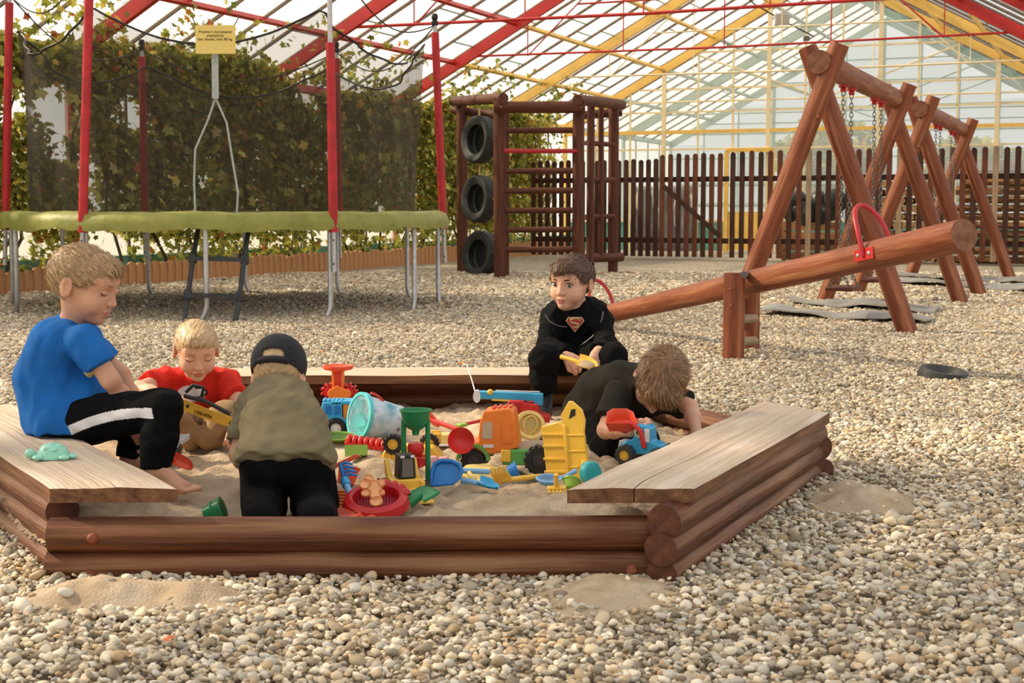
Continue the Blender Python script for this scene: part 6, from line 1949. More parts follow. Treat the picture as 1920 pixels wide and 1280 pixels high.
# --- big light blue bucket on its side
m = bpy.data.materials.new('printed_bucket'); m.use_nodes = True
N, L = nt(m); p_ = N['Principled BSDF']; p_.inputs['Roughness'].default_value = 0.35
tc = N.new('ShaderNodeTexCoord'); n1 = N.new('ShaderNodeTexNoise'); n1.inputs['Scale'].default_value = 16; n1.inputs['Detail'].default_value = 3
L.new(tc.outputs['Object'], n1.inputs['Vector']); cr = N.new('ShaderNodeValToRGB'); el = cr.color_ramp.elements
el[0].position = 0.30; el[0].color = (0.10, 0.36, 0.46, 1); el[1].position = 0.74; el[1].color = (0.20, 0.07, 0.16, 1)
for ps, c in ((0.42, (0.34, 0.55, 0.66, 1)), (0.52, (0.58, 0.72, 0.82, 1)), (0.66, (0.50, 0.62, 0.76, 1))):
    e = el.new(ps); e.color = c
L.new(n1.outputs['Fac'], cr.inputs[0]); L.new(cr.outputs[0], p_.inputs['Base Color'])
K['print'] = m
c0, c1 = Vector(AT(676, 780, 4.66)), Vector(AT(748, 790, 4.74))
M = frame_x(c1, c0) @ RY(PI / 2)
t = thing('toy_bucket', 'large light blue bucket with a printed side lying on its side', 'bucket', M=M)
hgt = (c0 - c1).length
cup(t, 'bowl', 'print', 0.052, 0.073, hgt, None, 0.004, 0.0045, 36, 'turq')
mb = MB(); mb.lathe([(0.0735, hgt - 0.006), (0.0795, hgt - 0.006), (0.0795, hgt + 0.008), (0.069, hgt + 0.008), (0.069, hgt + 0.004), (0.0735, hgt)], 36); B(mb, 'rim', 'turq', t)
mb = MB(); mb.tube([(0.0, 0.082 * math.cos(a), hgt - 0.01 - 0.085 * math.sin(a)) if False else (0.08 * math.cos(a), 0.02, hgt - 0.012 - 0.075 * math.sin(a)) for a in np.linspace(0, PI, 15)], 0.0045, 8); B(mb, 'carry_handle', 'red', t)
# --- lime dish, red ridged bar, lime tray mould
t = toy('toy_dish', 'shallow lime green dish in front of the blue truck', 'dish', 634, 824, rot=(0.06, 0.0, 0))
cup(t, 'bowl', 'lime', 0.034, 0.058, 0.014, None, 0.003)
t = toy('sand_mould', 'red ridged caterpillar mould under the light blue bucket', 'sand mould', 692, 836, rot=(0.1, 0.12, -0.22), dz=0.002)
for k in range(8):
    mb = MB(); mb.ball((-0.066 + 0.019 * k, 0, 0.014), (0.011, 0.022, 0.020), 12); B(mb, 'ridge', 'red', t)
mb = MB(); mb.box((0, 0, 0.006), (0.155, 0.036, 0.012)); B(mb, 'base', 'red', t, 0.003)
t = toy('sand_mould', 'lime green rectangular sand mould in front of the light blue bucket', 'sand mould', 668, 859, rot=(-0.25, 0.0, 0.12), dz=0.004)
for bx in ((0, -0.02, 0.016, 0.066, 0.004, 0.032), (0, 0.02, 0.016, 0.066, 0.004, 0.032), (-0.032, 0, 0.016, 0.004, 0.04, 0.032), (0.032, 0, 0.016, 0.004, 0.04, 0.032)):
    mb = MB(); mb.box(bx[:3], bx[3:]); B(mb, 'side', 'lime', t)
mb = MB(); mb.box((0, 0, 0.002), (0.066, 0.04, 0.004)); B(mb, 'base', 'lime', t)

# --- orange cup and coral spade
t = toy('toy_cup', 'orange red cup half buried beside the kneeling boy', 'cup', 648, 886, rot=(-0.35, 0.2, 0), dz=-0.004)
cup(t, 'bowl', 'coral', 0.024, 0.030, 0.045, None, 0.003)
t = toyat('toy_spade', 'long coral spade handle leaning over the orange cup', 'spade', 668, 856, 3.98, (0.0, 0.42, 3.3))
mb = MB(); mb.box((0.045, 0, 0), (0.11, 0.022, 0.007)); mb.box((0.045, 0, 0.004), (0.10, 0.008, 0.006)); B(mb, 'handle', 'coral', t, 0.002)
mb = MB(); mb.box((0.12, 0, -0.002), (0.05, 0.04, 0.006)); B(mb, 'blade', 'coral', t, 0.002)
# --- orange tray and the red dish below it
t = toy('sand_tray', 'orange ribbed tray leaning beside the kneeling boy', 'tray', 648, 930, rot=(0.45, 0.0, 0.15), dz=0.024)
mb = MB(); mb.box((0, 0, 0), (0.13, 0.085, 0.008)); B(mb, 'plate', 'orange', t, 0.003)
for k in range(6):
    mb = MB(); mb.box((0, -0.034 + 0.0135 * k, 0.007), (0.118, 0.006, 0.006)); B(mb, 'rib', 'orange', t, 0.0015)
t = toy('toy_dish', 'red dish under the orange tray by the front log', 'dish', 640, 958, rot=(0.05, 0, 0), dz=0.0)
cup(t, 'bowl', 'coral', 0.028, 0.046, 0.024, None, 0.003)
# --- blue hand rake
p0, p1 = AT(668, 955, 3.62), AT(648, 905, 3.70)
M = frame_x(p0, p1); t = thing('toy_rake', 'blue three-pronged hand rake lying against the orange tray', 'rake', M=M)
Lh = (p1 - p0).length
mb = MB(); mb.tube([(0, 0, 0), (Lh * .6, 0, 0), (Lh * .95, 0, 0)], [0.0075, 0.009, 0.0085], 12); mb.ball((0, 0, 0), (0.009, 0.009, 0.009), 10); B(mb, 'handle', 'light', t)
mb = MB(); mb.tube([(Lh * .9, 0, 0), (Lh + 0.012, 0, 0)], 0.0125, 12); B(mb, 'collar', 'sky', t)
mb = MB(); mb.tube([(Lh + .01, 0, 0), (Lh + 0.03, 0.0, 0.006), (Lh + 0.062, 0, 0.012)], [0.0065, 0.006, 0.005], 8)
for k in range(4): mb.tube([(Lh + 0.016 + 0.015 * k, 0, 0.008), (Lh + 0.016 + 0.015 * k, -0.014, 0.016), (Lh + 0.014 + 0.015 * k, -0.034, 0.010)], [0.004, 0.0045, 0.003], 7)
B(mb, 'prongs', 'blue', t)

# --- big red sieve with an orange mould on it
t = toy('sand_sieve', 'big dark red sieve with two tube spouts by the front log', 'sieve', 706, 945, rot=(0.30, -0.05, 0.1), dz=0.014)
mb = MB(); mb.lathe([(0.078, 0), (0.086, 0.010), (0.080, 0.030), (0.066, 0.038), (0.060, 0.034), (0.056, 0.020), (0.056, 0.010), (0.074, 0.0)], 40); B(mb, 'ring', 'sieve', t)
mb = MB(); 
for k in range(15):
    q = -0.052 + 0.0074 * k; hl = math.sqrt(max(0, 0.055 ** 2 - q * q))
    mb.box((q, 0, 0.014), (0.0018, 2 * hl, 0.002)); mb.box((0, q, 0.0145), (2 * hl, 0.0018, 0.002))
B(mb, 'mesh', 'crimson', t, smooth=0)
for dx in (-0.045, -0.012):
    mb = MB(); M = TR_(dx, -0.078, 0.010) @ RX(PI / 2 + 0.2) @ RZ(0); mb.lathe([(0.009, 0.03), (0.015, 0.03), (0.017, 0.012), (0.017, -0.025), (0.010, -0.025), (0.009, 0.03)], 18, M); B(mb, 'spout', 'coral', t)
for a in np.linspace(0.2, 1.6, 5):
    mb = MB(); mb.ball((0.076 * math.cos(a), 0.076 * math.sin(a), 0.032), (0.014, 0.014, 0.009), 10); B(mb, 'scallop', 'sieve', t)
M = Matrix.Translation(AT(703, 918, 3.60)) @ Matrix.Rotation(1.05, 4, 'X') @ Matrix.Rotation(0.15, 4, 'Z')
t = thing('sand_mould', 'pale orange bear-shaped mould lying on the red sieve', 'sand mould', M=M)
mb = MB()
for c, r in (((0, 0.0), (0.018, 0.028)), ((0, -0.032), (0.017, 0.014)), ((-0.022, 0.018), (0.016, 0.014)), ((-0.022, -0.006), (0.014, 0.010)), ((0.019, 0.016), (0.009, 0.011)), ((0.017, -0.01), (0.008, 0.008)), ((-0.012, 0.032), (0.012, 0.010))):
    mb.lathe([(1.0, -0.006), (1.0, 0.005), (0.88, 0.008), (0.8, 0.004), (1e-4, 0.003)], 18, TR_(c[0], c[1], 0) @ Matrix.Diagonal((r[0], r[1], 1, 1)))
B(mb, 'shape', 'peach', t)
# --- green rake with a yellow handle
p0, p1 = AT(738, 960, 3.60), AT(792, 932, 3.64)
M = frame_x(p0, p1); t = thing('toy_rake', 'green toothed rake head on a pale yellow handle by the front log', 'rake', M=M); Lh = (p1 - p0).length
mb = MB(); mb.tube([(0, 0, 0), (Lh * .35, 0, 0.002), (Lh * .55, 0, 0.003)], [0.012, 0.0135, 0.013], 12); B(mb, 'handle', 'pale', t)
mb = MB(); mb.tube([(Lh * .5, 0, 0.003), (Lh * .75, 0, 0.006), (Lh, 0, 0.008)], [0.0145, 0.014, 0.012], 12); B(mb, 'socket', 'green', t)
mb = MB()
vs, out = [], []
for k in range(15): out.append((Lh - 0.02 + 0.05 * (0.5 + 0.5 * math.cos(PI * (k / 14 - .5) * 2)) * 0.4, 0.052 * (1 - 2 * k / 14)))
teeth = []
for k in range(13):
    y = -0.05 + 0.1 * k / 12; teeth.append((Lh + (0.034 if k % 2 else 0.022) + 0.004 * math.cos(y * 30), y))
mb.prism(out[::1] + teeth, 0.007, TR_(0, 0, 0.004)); B(mb, 'rake_head', 'grass' if False else 'green', t, 0.001)

# --- yellow wheel loader
t = toy('toy_loader', 'small yellow wheel loader with a black cab in the middle of the toys', 'toy loader', 757, 917, 0.35)
t.scale = (1.15, 1.15, 1.15)
mb = MB(); mb.prism([(-0.03, 0.018), (0.034, 0.018), (0.034, 0.04), (0.03, 0.05), (-0.03, 0.05)], 0.086, TR_(0, 0.043, 0) @ RX(PI / 2)); B(mb, 'chassis', 'yellow', t, 0.003)
mb = MB(); mb.box((0, -0.012, 0.078), (0.042, 0.042, 0.056), None, 0, (0.88, 0.88)); cb_ = B(mb, 'cab', 'black', t, 0.003)
mb = MB(); mb.box((0, -0.0335, 0.076), (0.028, 0.003, 0.042), None, 0, (0.85, 1)); B(mb, 'windscreen', mat('toy_glass', (0.16, 0.14, 0.13), 0.2), cb_)
for dx in (-0.012, 0.012):
    mb = MB(); mb.box((dx, -0.034, 0.102), (0.009, 0.004, 0.005)); B(mb, 'lamp', 'white', cb_)
for sx in (-1, 1):
    mb = MB(); mb.prism([(-0.05, 0.03), (0.02, 0.036), (0.035, 0.085), (0.025, 0.09), (0.0, 0.052), (-0.05, 0.045)], 0.010, Matrix(((0, 0, 1, sx * 0.033 - 0.005), (1, 0, 0, 0), (0, 1, 0, 0), (0, 0, 0, 1)))); B(mb, 'lift_arm', 'yellow', t, 0.002)
mb = MB(); mb.prism([(-0.088, 0.0), (-0.05, 0.0), (-0.046, 0.03), (-0.052, 0.032), (-0.058, 0.008), (-0.086, 0.006)], 0.098, Matrix(((0, 0, 1, -0.049), (1, 0, 0, 0), (0, 1, 0, 0), (0, 0, 0, 1)))); B(mb, 'front_bucket', 'yellow', t, 0.002)
for sx in (-1, 1):
    for wy in (-0.026, 0.034): wheel(t, (sx * 0.043, wy, 0.020), 0.022, 0.020, 'black', 'yellow', 'x')
# --- upturned yellow cart hull and a loose wheel
t = toy('toy_cart', 'upturned yellow cart hull behind the sand mill tower', 'toy cart', 772, 848, -0.08, dz=-0.002)
mb = MB(); mb.prism([(-0.092, 0), (0.10, 0), (0.088, 0.03), (0.07, 0.05), (-0.06, 0.052), (-0.082, 0.035)], 0.075, TR_(0, 0.0375, 0) @ RX(PI / 2)); B(mb, 'hull', 'yellow', t, 0.005)
for k in range(5):
    mb = MB(); mb.box((-0.06 + 0.03 * k, -0.039, 0.024), (0.006, 0.004, 0.036)); B(mb, 'rib', 'yellow', t, 0.001)
wheel(t, (-0.052, -0.030, 0.058), 0.031, 0.030, 'black', 'yellow')
wheel(t, (0.05, 0.036, 0.05), 0.030, 0.028, 'black', 'yellow')

# --- green sand tower
gx, gy = 780, 908
t = thing('sand_mill', 'dark green sand funnel on two tall legs with red paddles', 'sand mill', (*G(780, 905, 0.085).xy, 0.075))
k_ = 1 / 660
mb = MB(); zf = 0.155
mb.lathe([(0.009, zf - 0.012), (0.011, zf), (0.024, zf + 0.008), (0.036, zf + 0.028), (0.041, zf + 0.052), (0.044, zf + 0.054), (0.044, zf + 0.058), (0.040, zf + 0.058), (0.034, zf + 0.030), (0.018, zf + 0.012), (1e-4, zf + 0.010)], 30); B(mb, 'funnel', 'green', t)
for dx in (-0.033, 0.033):
    mb = MB(); mb.tube([(dx, 0, -0.01), (dx, 0, zf + 0.03)], [0.0075, 0.0068], 12); mb.ball((dx, 0, -0.004), (0.013, 0.013, 0.008), 10); B(mb, 'leg', 'green', t)
mb = MB(); mb.tube([(-0.033, 0, 0.085), (0.033, 0, 0.085)], 0.004, 8); B(mb, 'axle', 'red', t)
mb = MB(); mb.lathe([(0.010, 0.05), (0.022, 0.056), (0.015, 0.075), (0.012, 0.084), (0.021, 0.094), (0.023, 0.108), (0.020, 0.120), (0.008, 0.124), (1e-4, 0.124)], 22)
for k in range(6): mb.box((0, 0, 0), (0.020, 0.004, 0.022), TR_(0, 0, 0.068) @ RZ(k * PI / 3) @ TR_(0.016, 0, 0))
B(mb, 'paddle', 'red', t)

# --- pink and white castle mould, blue scoop
t = toy('sand_mould', 'pale pink castle mould behind the blue scoop', 'sand mould', 822, 876, 0.2, dz=0.012)
for q, r, h in (((-0.018, 0), 0.018, 0.04), ((0.016, 0.006), 0.017, 0.036), ((0.034, -0.006), 0.011, 0.026)):
    mb = MB(); mb.lathe([(r * 1.08, 0), (r, h), (r * .8, h + 0.006), (1e-4, h + 0.007)], 12, TR_(q[0], q[1], 0)); B(mb, 'tower', 'pink', t)
mb = MB(); mb.box((0.006, 0, 0.012), (0.06, 0.03, 0.024)); B(mb, 'wall', 'pink', t, 0.003)
c = Vector(AT(837, 886, 3.86)); M = Matrix.Translation(c) @ Euler((1.12, 0.0, -0.12)).to_matrix().to_4x4()
t = thing('toy_scoop', 'round blue scoop standing in the sand in front of the pink mould', 'scoop', M=M)
out = [(-0.038, -0.036), (0.020, -0.028), (0.036, -0.012), (0.042, 0.006), (0.034, 0.024), (0.012, 0.034), (-0.018, 0.034), (-0.034, 0.026), (-0.041, 0.0)]
mb = MB(); mb.prism(out, 0.004, None, z0=-0.012); bl = B(mb, 'blade', 'blue', t)
n = len(out); mb = MB(); mb.tube([(x, y, -0.002) for x, y in out], 0.0055, 8, closed=True); B(mb, 'rim', 'blue', t)
mb = MB(); vs = [(x, y, -0.012) for x, y in out] + [(x * 1.02, y * 1.02, 0.0) for x, y in out]; mb.add(vs, [(k, (k + 1) % n, n + (k + 1) % n, n + k) for k in range(n)]); B(mb, 'side', 'blue', t)

# --- red bowl, red scoop head and its handle, yellow gun, rod
c = Vector(AT(864, 826, 4.12)); M = Matrix.Translation(c) @ Euler((1.25, 0.25, 0.15)).to_matrix().to_4x4()
t = thing('toy_bowl', 'round red bowl tipped towards us beside the yellow cart', 'bowl', M=M)
mb = MB(); mb.lathe([(1e-4, -0.026), (0.016, -0.024), (0.030, -0.012), (0.038, 0.002), (0.0395, 0.004), (0.038, 0.005), (0.028, -0.006), (0.014, -0.017), (1e-4, -0.019)], 30); B(mb, 'bowl', 'red', t)
p0, p1 = AT(862, 806, 4.22), AT(812, 788, 4.40)
M = frame_x(p0, p1); t = thing('toy_spade', 'red spade with a round blade lying behind the red bowl', 'spade', M=M); Lh = (p1 - p0).length
mb = MB(); mb.tube([(0, 0, 0), (Lh, 0, 0)], 0.0075, 10); B(mb, 'handle', 'red', t)
mb = MB(); mb.prism([(Lh - .01, -0.02), (Lh + 0.01, -0.034), (Lh + 0.04, -0.034), (Lh + 0.06, -0.01), (Lh + 0.06, 0.02), (Lh + 0.03, 0.034), (Lh, 0.026)], 0.012, Matrix.Rotation(0.9, 4, 'X')); B(mb, 'blade', 'coral', t, 0.004)
t = toy('toy_watering_can', 'yellow toy with a cogged end lying behind the sand tower', 'toy', 826, 826, 0.1, dz=0.0)
mb = MB(); mb.box((0.028, 0, 0.022), (0.06, 0.045, 0.036)); B(mb, 'body', 'pale', t, 0.006)
mb = MB(); M = TR_(-0.016, 0, 0.024) @ RY(PI / 2); mb.lathe([(0.010, -0.014), (0.019, -0.014), (0.019, 0.014), (0.010, 0.014)], 18, M)
for k in range(8): mb.box((0, 0, 0), (0.008, 0.008, 0.028), M @ RZ(k * PI / 4) @ TR_(0.021, 0, 0))
B(mb, 'cog', 'yellow', t)
mb = MB(); mb.box((-0.02, -0.03, 0.006), (0.10, 0.02, 0.006)); B(mb, 'plate', 'white', t, 0.002)
p0, p1 = AT(908, 787, 4.45), AT(862, 797, 4.40)
M = frame_x(p0, p1); t = thing('toy_spade', 'thin red spade handle beside the orange truck cab', 'spade', M=M); Lh = (p1 - p0).length
mb = MB(); mb.tube([(0, 0, 0), (Lh * .75, 0, 0)], 0.0055, 8); B(mb, 'handle', 'red', t)
mb = MB(); mb.box((Lh * .92, 0, 0), (0.03, 0.03, 0.01)); B(mb, 'blade', 'lime', t, 0.003)
mb = MB(); mb.ball((-0.004, 0, 0.004), (0.014, 0.012, 0.016), 10); B(mb, 'grip', 'pale', t)

# --- orange and green truck
t = toy('toy_truck', 'big toy truck with an orange cab and green chassis full of sand', 'toy truck', 950, 864, rot=(0, 0, -0.12), dz=0.012)
t.scale = (1.2, 1.2, 1.2)
mb = MB(); mb.prism([(-0.115, 0.045), (-0.115, 0.06), (-0.098, 0.072), (-0.066, 0.076), (-0.062, 0.122), (-0.052, 0.152), (0.012, 0.160), (0.022, 0.150), (0.034, 0.062), (-0.03, 0.045)], 0.082, TR_(0, 0.041, 0) @ RX(PI / 2)); cab_ = B(mb, 'cab', 'orange', t, 0.004)
mb = MB(); mb.prism([(-0.056, 0.084), (-0.03, 0.084), (-0.03, 0.122), (-0.036, 0.128), (-0.055, 0.122)], 0.003, TR_(0, -0.0405, 0) @ RX(PI / 2)); B(mb, 'window', mat('sand_seen_through', (0.52, 0.42, 0.28), 0.8), cab_)
mb = MB(); mb.prism([(-0.006, 0.074), (0.020, 0.074), (0.014, 0.128), (-0.006, 0.128)], 0.004, TR_(0, -0.0405, 0) @ RX(PI / 2)); B(mb, 'side_panel', 'orange', cab_, 0.001)
mb = MB(); mb.box((-0.04, -0.0415, 0.066), (0.026, 0.003, 0.008)); B(mb, 'badge', 'white', cab_)
for k in range(4):
    mb = MB(); mb.box((-0.03 + 0.014 * k, 0, 0.158 + 0.0012 * k), (0.006, 0.05, 0.004)); B(mb, 'roof_slot', 'coral', cab_, 0.001)
for sy in (-1, 1):
    mb = MB(); mb.lathe([(0.034, -0.014), (0.041, -0.014), (0.041, 0.014), (0.034, 0.014)], 18, TR_(-0.078, sy * 0.035, 0.03) @ RX(PI / 2), 0, PI); B(mb, 'mudguard', 'grass', t)
    wheel(t, (-0.078, sy * 0.034, 0.028), 0.03, 0.024, 'black', 'dark', spokes=6)
mb = MB(); mb.prism([(-0.005, 0.02), (0.15, 0.02), (0.155, 0.045), (0.15, 0.062), (0.0, 0.058), (-0.01, 0.048)], 0.095, TR_(0, 0.0475, 0) @ RX(PI / 2)); B(mb, 'chassis', 'grass', t, 0.004)
mb = MB(); mb.box((0.004, -0.05, 0.044), (0.024, 0.006, 0.03)); B(mb, 'hinge', 'yellow', t, 0.002)
mb = MB(); mb.ball((0.075, 0.0, 0.052), (0.072, 0.04, 0.024), 18); so_ = B(mb, 'sand_load', M_SAND, t)
for sy in (-1, 1): wheel(t, (0.088, sy * 0.052, 0.036), 0.036, 0.032, 'black', 'dark', spokes=6)

# --- yellow round sieve leaning behind it
c = Vector(AT(994, 797, 4.42)); M = Matrix.Translation(c) @ Euler((1.05, 0.35, 0.0)).to_matrix().to_4x4()
t = thing('sand_sieve', 'pale yellow round sieve leaning between the red crane and the yellow hopper', 'sieve', M=M)
mb = MB(); mb.lathe([(0.034, -0.006), (0.046, -0.008), (0.049, 0.0), (0.046, 0.008), (0.036, 0.006), (0.034, 0.0), (0.034, -0.006)], 32); B(mb, 'ring', 'pale', t)
mb = MB(); mb.lathe([(0.026, -0.004), (0.028, 0.006), (0.024, 0.009), (0.022, 0.004), (0.022, -0.004)], 28, None, 0, 2 * PI, 0.8, 1.15); B(mb, 'inner_ring', 'pale', t)
mb = MB()
for k in range(9):
    q = -0.018 + 0.0045 * k; mb.box((q * .9, 0, 0.002), (0.0016, 2 * math.sqrt(max(1e-6, 0.024 ** 2 - q * q)), 0.003)); mb.box((0, q * 1.1, 0.002), (2 * .8 * math.sqrt(max(1e-6, 0.022 ** 2 - q * q)), 0.0016, 0.003))
B(mb, 'mesh', 'pale', t, smooth=0)
mb = MB(); mb.box((0.0, -0.031, 0), (0.03, 0.014, 0.006)); B(mb, 'bridge', 'pale', t, 0.002)

# --- red crane truck with a blue jib
t = thing('toy_crane', 'red toy crane truck with a long blue jib near the far plank', 'toy crane', (*AT(985, 770, 4.85).xy, 0.115), (0, 0, -0.1))
mb = MB(); mb.prism([(-0.075, 0.0), (0.085, 0.0), (0.085, 0.02), (0.05, 0.03), (0.045, 0.062), (0.0, 0.066), (-0.004, 0.074), (-0.052, 0.074), (-0.07, 0.03), (-0.075, 0.02)], 0.075, TR_(0, 0.0375, 0) @ RX(PI / 2)); bd = B(mb, 'body', 'red', t, 0.004)
mb = MB(); mb.prism([(-0.058, 0.032), (-0.036, 0.032), (-0.036, 0.066), (-0.048, 0.066)], 0.003, TR_(0, -0.0375, 0) @ RX(PI / 2)); B(mb, 'window', 'black', bd)
mb = MB(); mb.prism([(-0.030, 0.032), (-0.014, 0.032), (-0.014, 0.066), (-0.030, 0.066)], 0.003, TR_(0, -0.0375, 0) @ RX(PI / 2)); B(mb, 'window', 'crimson', bd)
for wx in (-0.048, 0.045):
    for sy in (-1, 1): wheel(t, (wx, sy * 0.04, -0.004), 0.022, 0.02, 'black', 'dark')
J = Matrix.Rotation(0.03, 4, 'Y')
mb = MB(); mb.box((-0.055, 0, 0.084), (0.21, 0.03, 0.026), J); jb = B(mb, 'jib', 'sky', t, 0.003)
mb = MB(); mb.box((0.045, 0, 0.075), (0.03, 0.036, 0.04)); B(mb, 'jib_mount', 'sky', t, 0.003)
mb = MB(); mb.box((-0.06, -0.016, 0.070), (0.11, 0.006, 0.006), J); B(mb, 'jib_rail', 'yellow', jb)
mb = MB(); mb.lathe([(1e-4, -0.012), (0.018, -0.012), (0.018, 0.012), (1e-4, 0.012)], 18, TR_(-0.164, -0.008, 0.084) @ RX(PI / 2) @ Matrix.Diagonal((0.7, 1.2, 1, 1))); B(mb, 'jib_head', 'white', jb)
mb = MB(); mb.ball((-0.118, -0.016, 0.100), (0.011, 0.008, 0.010), 10); B(mb, 'pulley', 'yellow', jb)
mb = MB(); mb.tube([(-0.10, -0.012, 0.105), (0.05, -0.012, 0.102)], 0.002, 6); B(mb, 'cord', 'white', jb)
ro = ROOTM[t.name].inverted()
mb = MB(); mb.tube([ro @ Vector(AT(892, 738, 4.86)), ro @ Vector(AT(884, 710, 5.1)), ro @ Vector(AT(876, 684, 5.42)), ro @ Vector(AT(866, 681, 5.46))], 0.0022, 6); B(mb, 'hook_cord', 'white', jb)
mb = MB(); mb.tube([ro @ Vector(AT(862, 682, 5.46)), ro @ Vector(AT(868, 680, 5.46)), ro @ Vector(AT(873, 682, 5.45))], 0.005, 8); B(mb, 'hook', 'orange', jb)

# --- tall yellow dumper hopper
c = G(1072, 890, 0.085)
t = thing('toy_hopper', 'tall ribbed yellow dumper hopper standing on end', 'toy hopper', (c.x, c.y, sand_z(c.x, c.y) - 0.004), (0.0, -0.10, -0.62))
# two ribbed walls, a wide one facing left and a narrower one facing right
mb = MB(); mb.prism([(-0.085, 0.02), (-0.06, 0.0), (0.0, -0.004), (0.0, 0.155), (-0.03, 0.178), (-0.09, 0.165)], 0.07, TR_(0, 0.0, 0) @ RX(PI / 2) @ TR_(0, 0, -0.07)); hb_ = B(mb, 'box', 'pale' if False else 'yellow', t, 0.004)
for z in (0.035, 0.072, 0.109, 0.142):
    mb = MB(); mb.box((-0.042, -0.002, z), (0.092, 0.005, 0.007)); B(mb, 'rib', 'yellow', hb_, 0.001)
mb = MB(); mb.prism([(-0.008, 0.0), (0.068, 0.012), (0.060, 0.150), (0.066, 0.182), (0.058, 0.212), (0.028, 0.236), (0.016, 0.236), (-0.014, 0.198), (-0.008, 0.165)], 0.008, TR_(0, 0, 0) @ RX(PI / 2))
ws = B(mb, 'end_wall', 'yellow', t, 0.003)
mb = MB(); mb.prism([(0.014, 0.186), (0.036, 0.196), (0.038, 0.214), (0.024, 0.212)], 0.0012, TR_(0, -0.008, 0) @ RX(PI / 2)); B(mb, 'grip_hole', 'black', ws)
for z in (0.05, 0.095, 0.14):
    mb = MB(); mb.box((0.030, -0.009, z), (0.062, 0.003, 0.005)); B(mb, 'rib', 'yellow', ws, 0.001)
mb = MB(); mb.box((-0.002, -0.006, 0.085), (0.012, 0.014, 0.17)); B(mb, 'corner', 'yellow', t, 0.004)
# --- yellow sun-hat mould, little blue bucket, blue spade, yellow rake
t = toy('sand_mould', 'wavy yellow hat-shaped mould in front of the orange truck', 'sand mould', 904, 882, rot=(0.36, 0.06, 0), dz=0.024)
mb = MB(); vs, fs = [], []
ring = [(0.0, 0.020), (0.026, 0.020), (0.034, 0.012), (0.046, 0.006), (0.062, 0.004), (0.062, 0.0), (0.03, 0.002), (0.0, 0.002)]
for r_, z in ring:
    for k in range(40):
        a = 2 * PI * k / 40; rr = max(r_, 1e-4) * (1 + (0.06 * math.sin(6 * a) if r_ > .05 else 0)); vs.append((rr * math.cos(a), rr * math.sin(a) * .8, z))
fs = [(i * 40 + k, i * 40 + (k + 1) % 40, (i + 1) * 40 + (k + 1) % 40, (i + 1) * 40 + k) for i in range(7) for k in range(40)]
mb.add(vs, fs); B(mb, 'hat', 'pale', t)
t = toy('toy_bucket', 'small blue bucket lying behind the yellow rake', 'bucket', 946, 884, rot=(0.3, 1.2, 0.4), dz=0.018); cup(t, 'bowl', 'blue', 0.016, 0.024, 0.036)
t = toy('toy_spade', 'blue spade with light blue handle lying in front of the hat mould', 'spade', 898, 906, rot=(0.25, 0.05, -0.2), dz=0.006); spade(t, 'sky', 0.055, 0.05, 0.05, 'light')
p0, p1 = AT(866, 882, 3.95), AT(917, 884, 3.98)
M = frame_x(p0, p1); t = thing('toy_hammer', 'light blue toy handle with a cream knob lying in the sand', 'toy', M=M)
mb = MB(); mb.tube([(0, 0, 0), ((p1 - p0).length, 0, 0)], [0.008, 0.0075], 10); B(mb, 'handle', 'light', t)
mb = MB(); mb.tube([(0.018, -0.01, -0.004), (0.012, -0.05, -0.012)], [0.007, 0.008], 10); mb.ball((0.012, -0.056, -0.013), (0.012, 0.012, 0.012), 12); B(mb, 'knob', 'pale', t)
p0, p1 = AT(1014, 892, 3.92), AT(946, 900, 3.82)
M = frame_x(p0, p1); t = thing('toy_rake', 'long yellow rake lying in front of the orange truck', 'rake', M=M); Lh = (p1 - p0).length
mb = MB(); mb.tube([(0, 0, 0), (Lh * .5, 0, 0), (Lh, 0, 0)], [0.0065, 0.0075, 0.007], 10); B(mb, 'handle', 'yellow', t)
mb = MB(); mb.tube([(Lh, 0.018, 0.006), (Lh + 0.004, 0, 0.002), (Lh, -0.02, -0.008)], 0.007, 8)
for k in range(5): mb.tube([(Lh - 0.002 + .003 * k, 0.02 - 0.010 * k, 0.006 - 0.003 * k), (Lh + 0.016 + .003 * k, 0.022 - 0.010 * k, 0.026 - .003 * k), (Lh + 0.026 + .003 * k, 0.024 - 0.010 * k, 0.044 - .003 * k)], [0.005, 0.0045, 0.003], 7)
B(mb, 'rake_head', 'yellow', t)
# --- light blue pan, small yellow fork, lime cup, teal mould, yellow figure
t = toy('toy_pan', 'light blue toy pan with a long handle by the right plank', 'pan', 1028, 905, rot=(0.15, 0, 0.25), dz=0.004)
cup(t, 'bowl', 'light', 0.024, 0.033, 0.014, None, 0.003)
mb = MB(); mb.tube([(0.032, 0, 0.014), (0.05, 0.006, 0.018), (0.082, 0.012, 0.030)], [0.006, 0.0055, 0.007], 10); B(mb, 'handle', 'light', t)
t = toy('toy_fork', 'small yellow toothed fork standing in the sand before the blue pan', 'fork', 1043, 920, rot=(0.5, 0.0, 0.1), dz=0.008)
mb = MB(); mb.tube([(0.0, 0, 0.006), (-0.004, 0.0, 0.048)], [0.007, 0.006], 8); B(mb, 'handle', 'yellow', t)
mb = MB(); mb.box((0, -0.004, 0.004), (0.05, 0.014, 0.008))
for k in range(5): mb.box((-0.02 + 0.010 * k, -0.014, 0.003), (0.005, 0.016, 0.005))
B(mb, 'teeth', 'yellow', t, 0.001)
t = toy('toy_cup', 'small lime green cup lying by the right plank', 'cup', 1070, 915, rot=(-0.6, 0.35, 0.2), dz=0.008); cup(t, 'bowl', 'lime', 0.014, 0.022, 0.022, None, 0.0025)
c = Vector(AT(1108, 886, 3.72)); M = Matrix.Translation(c) @ Euler((1.35, -0.45, 0.75)).to_matrix().to_4x4()
t = thing('sand_mould', 'round teal mould standing on edge against the right plank', 'sand mould', M=M)
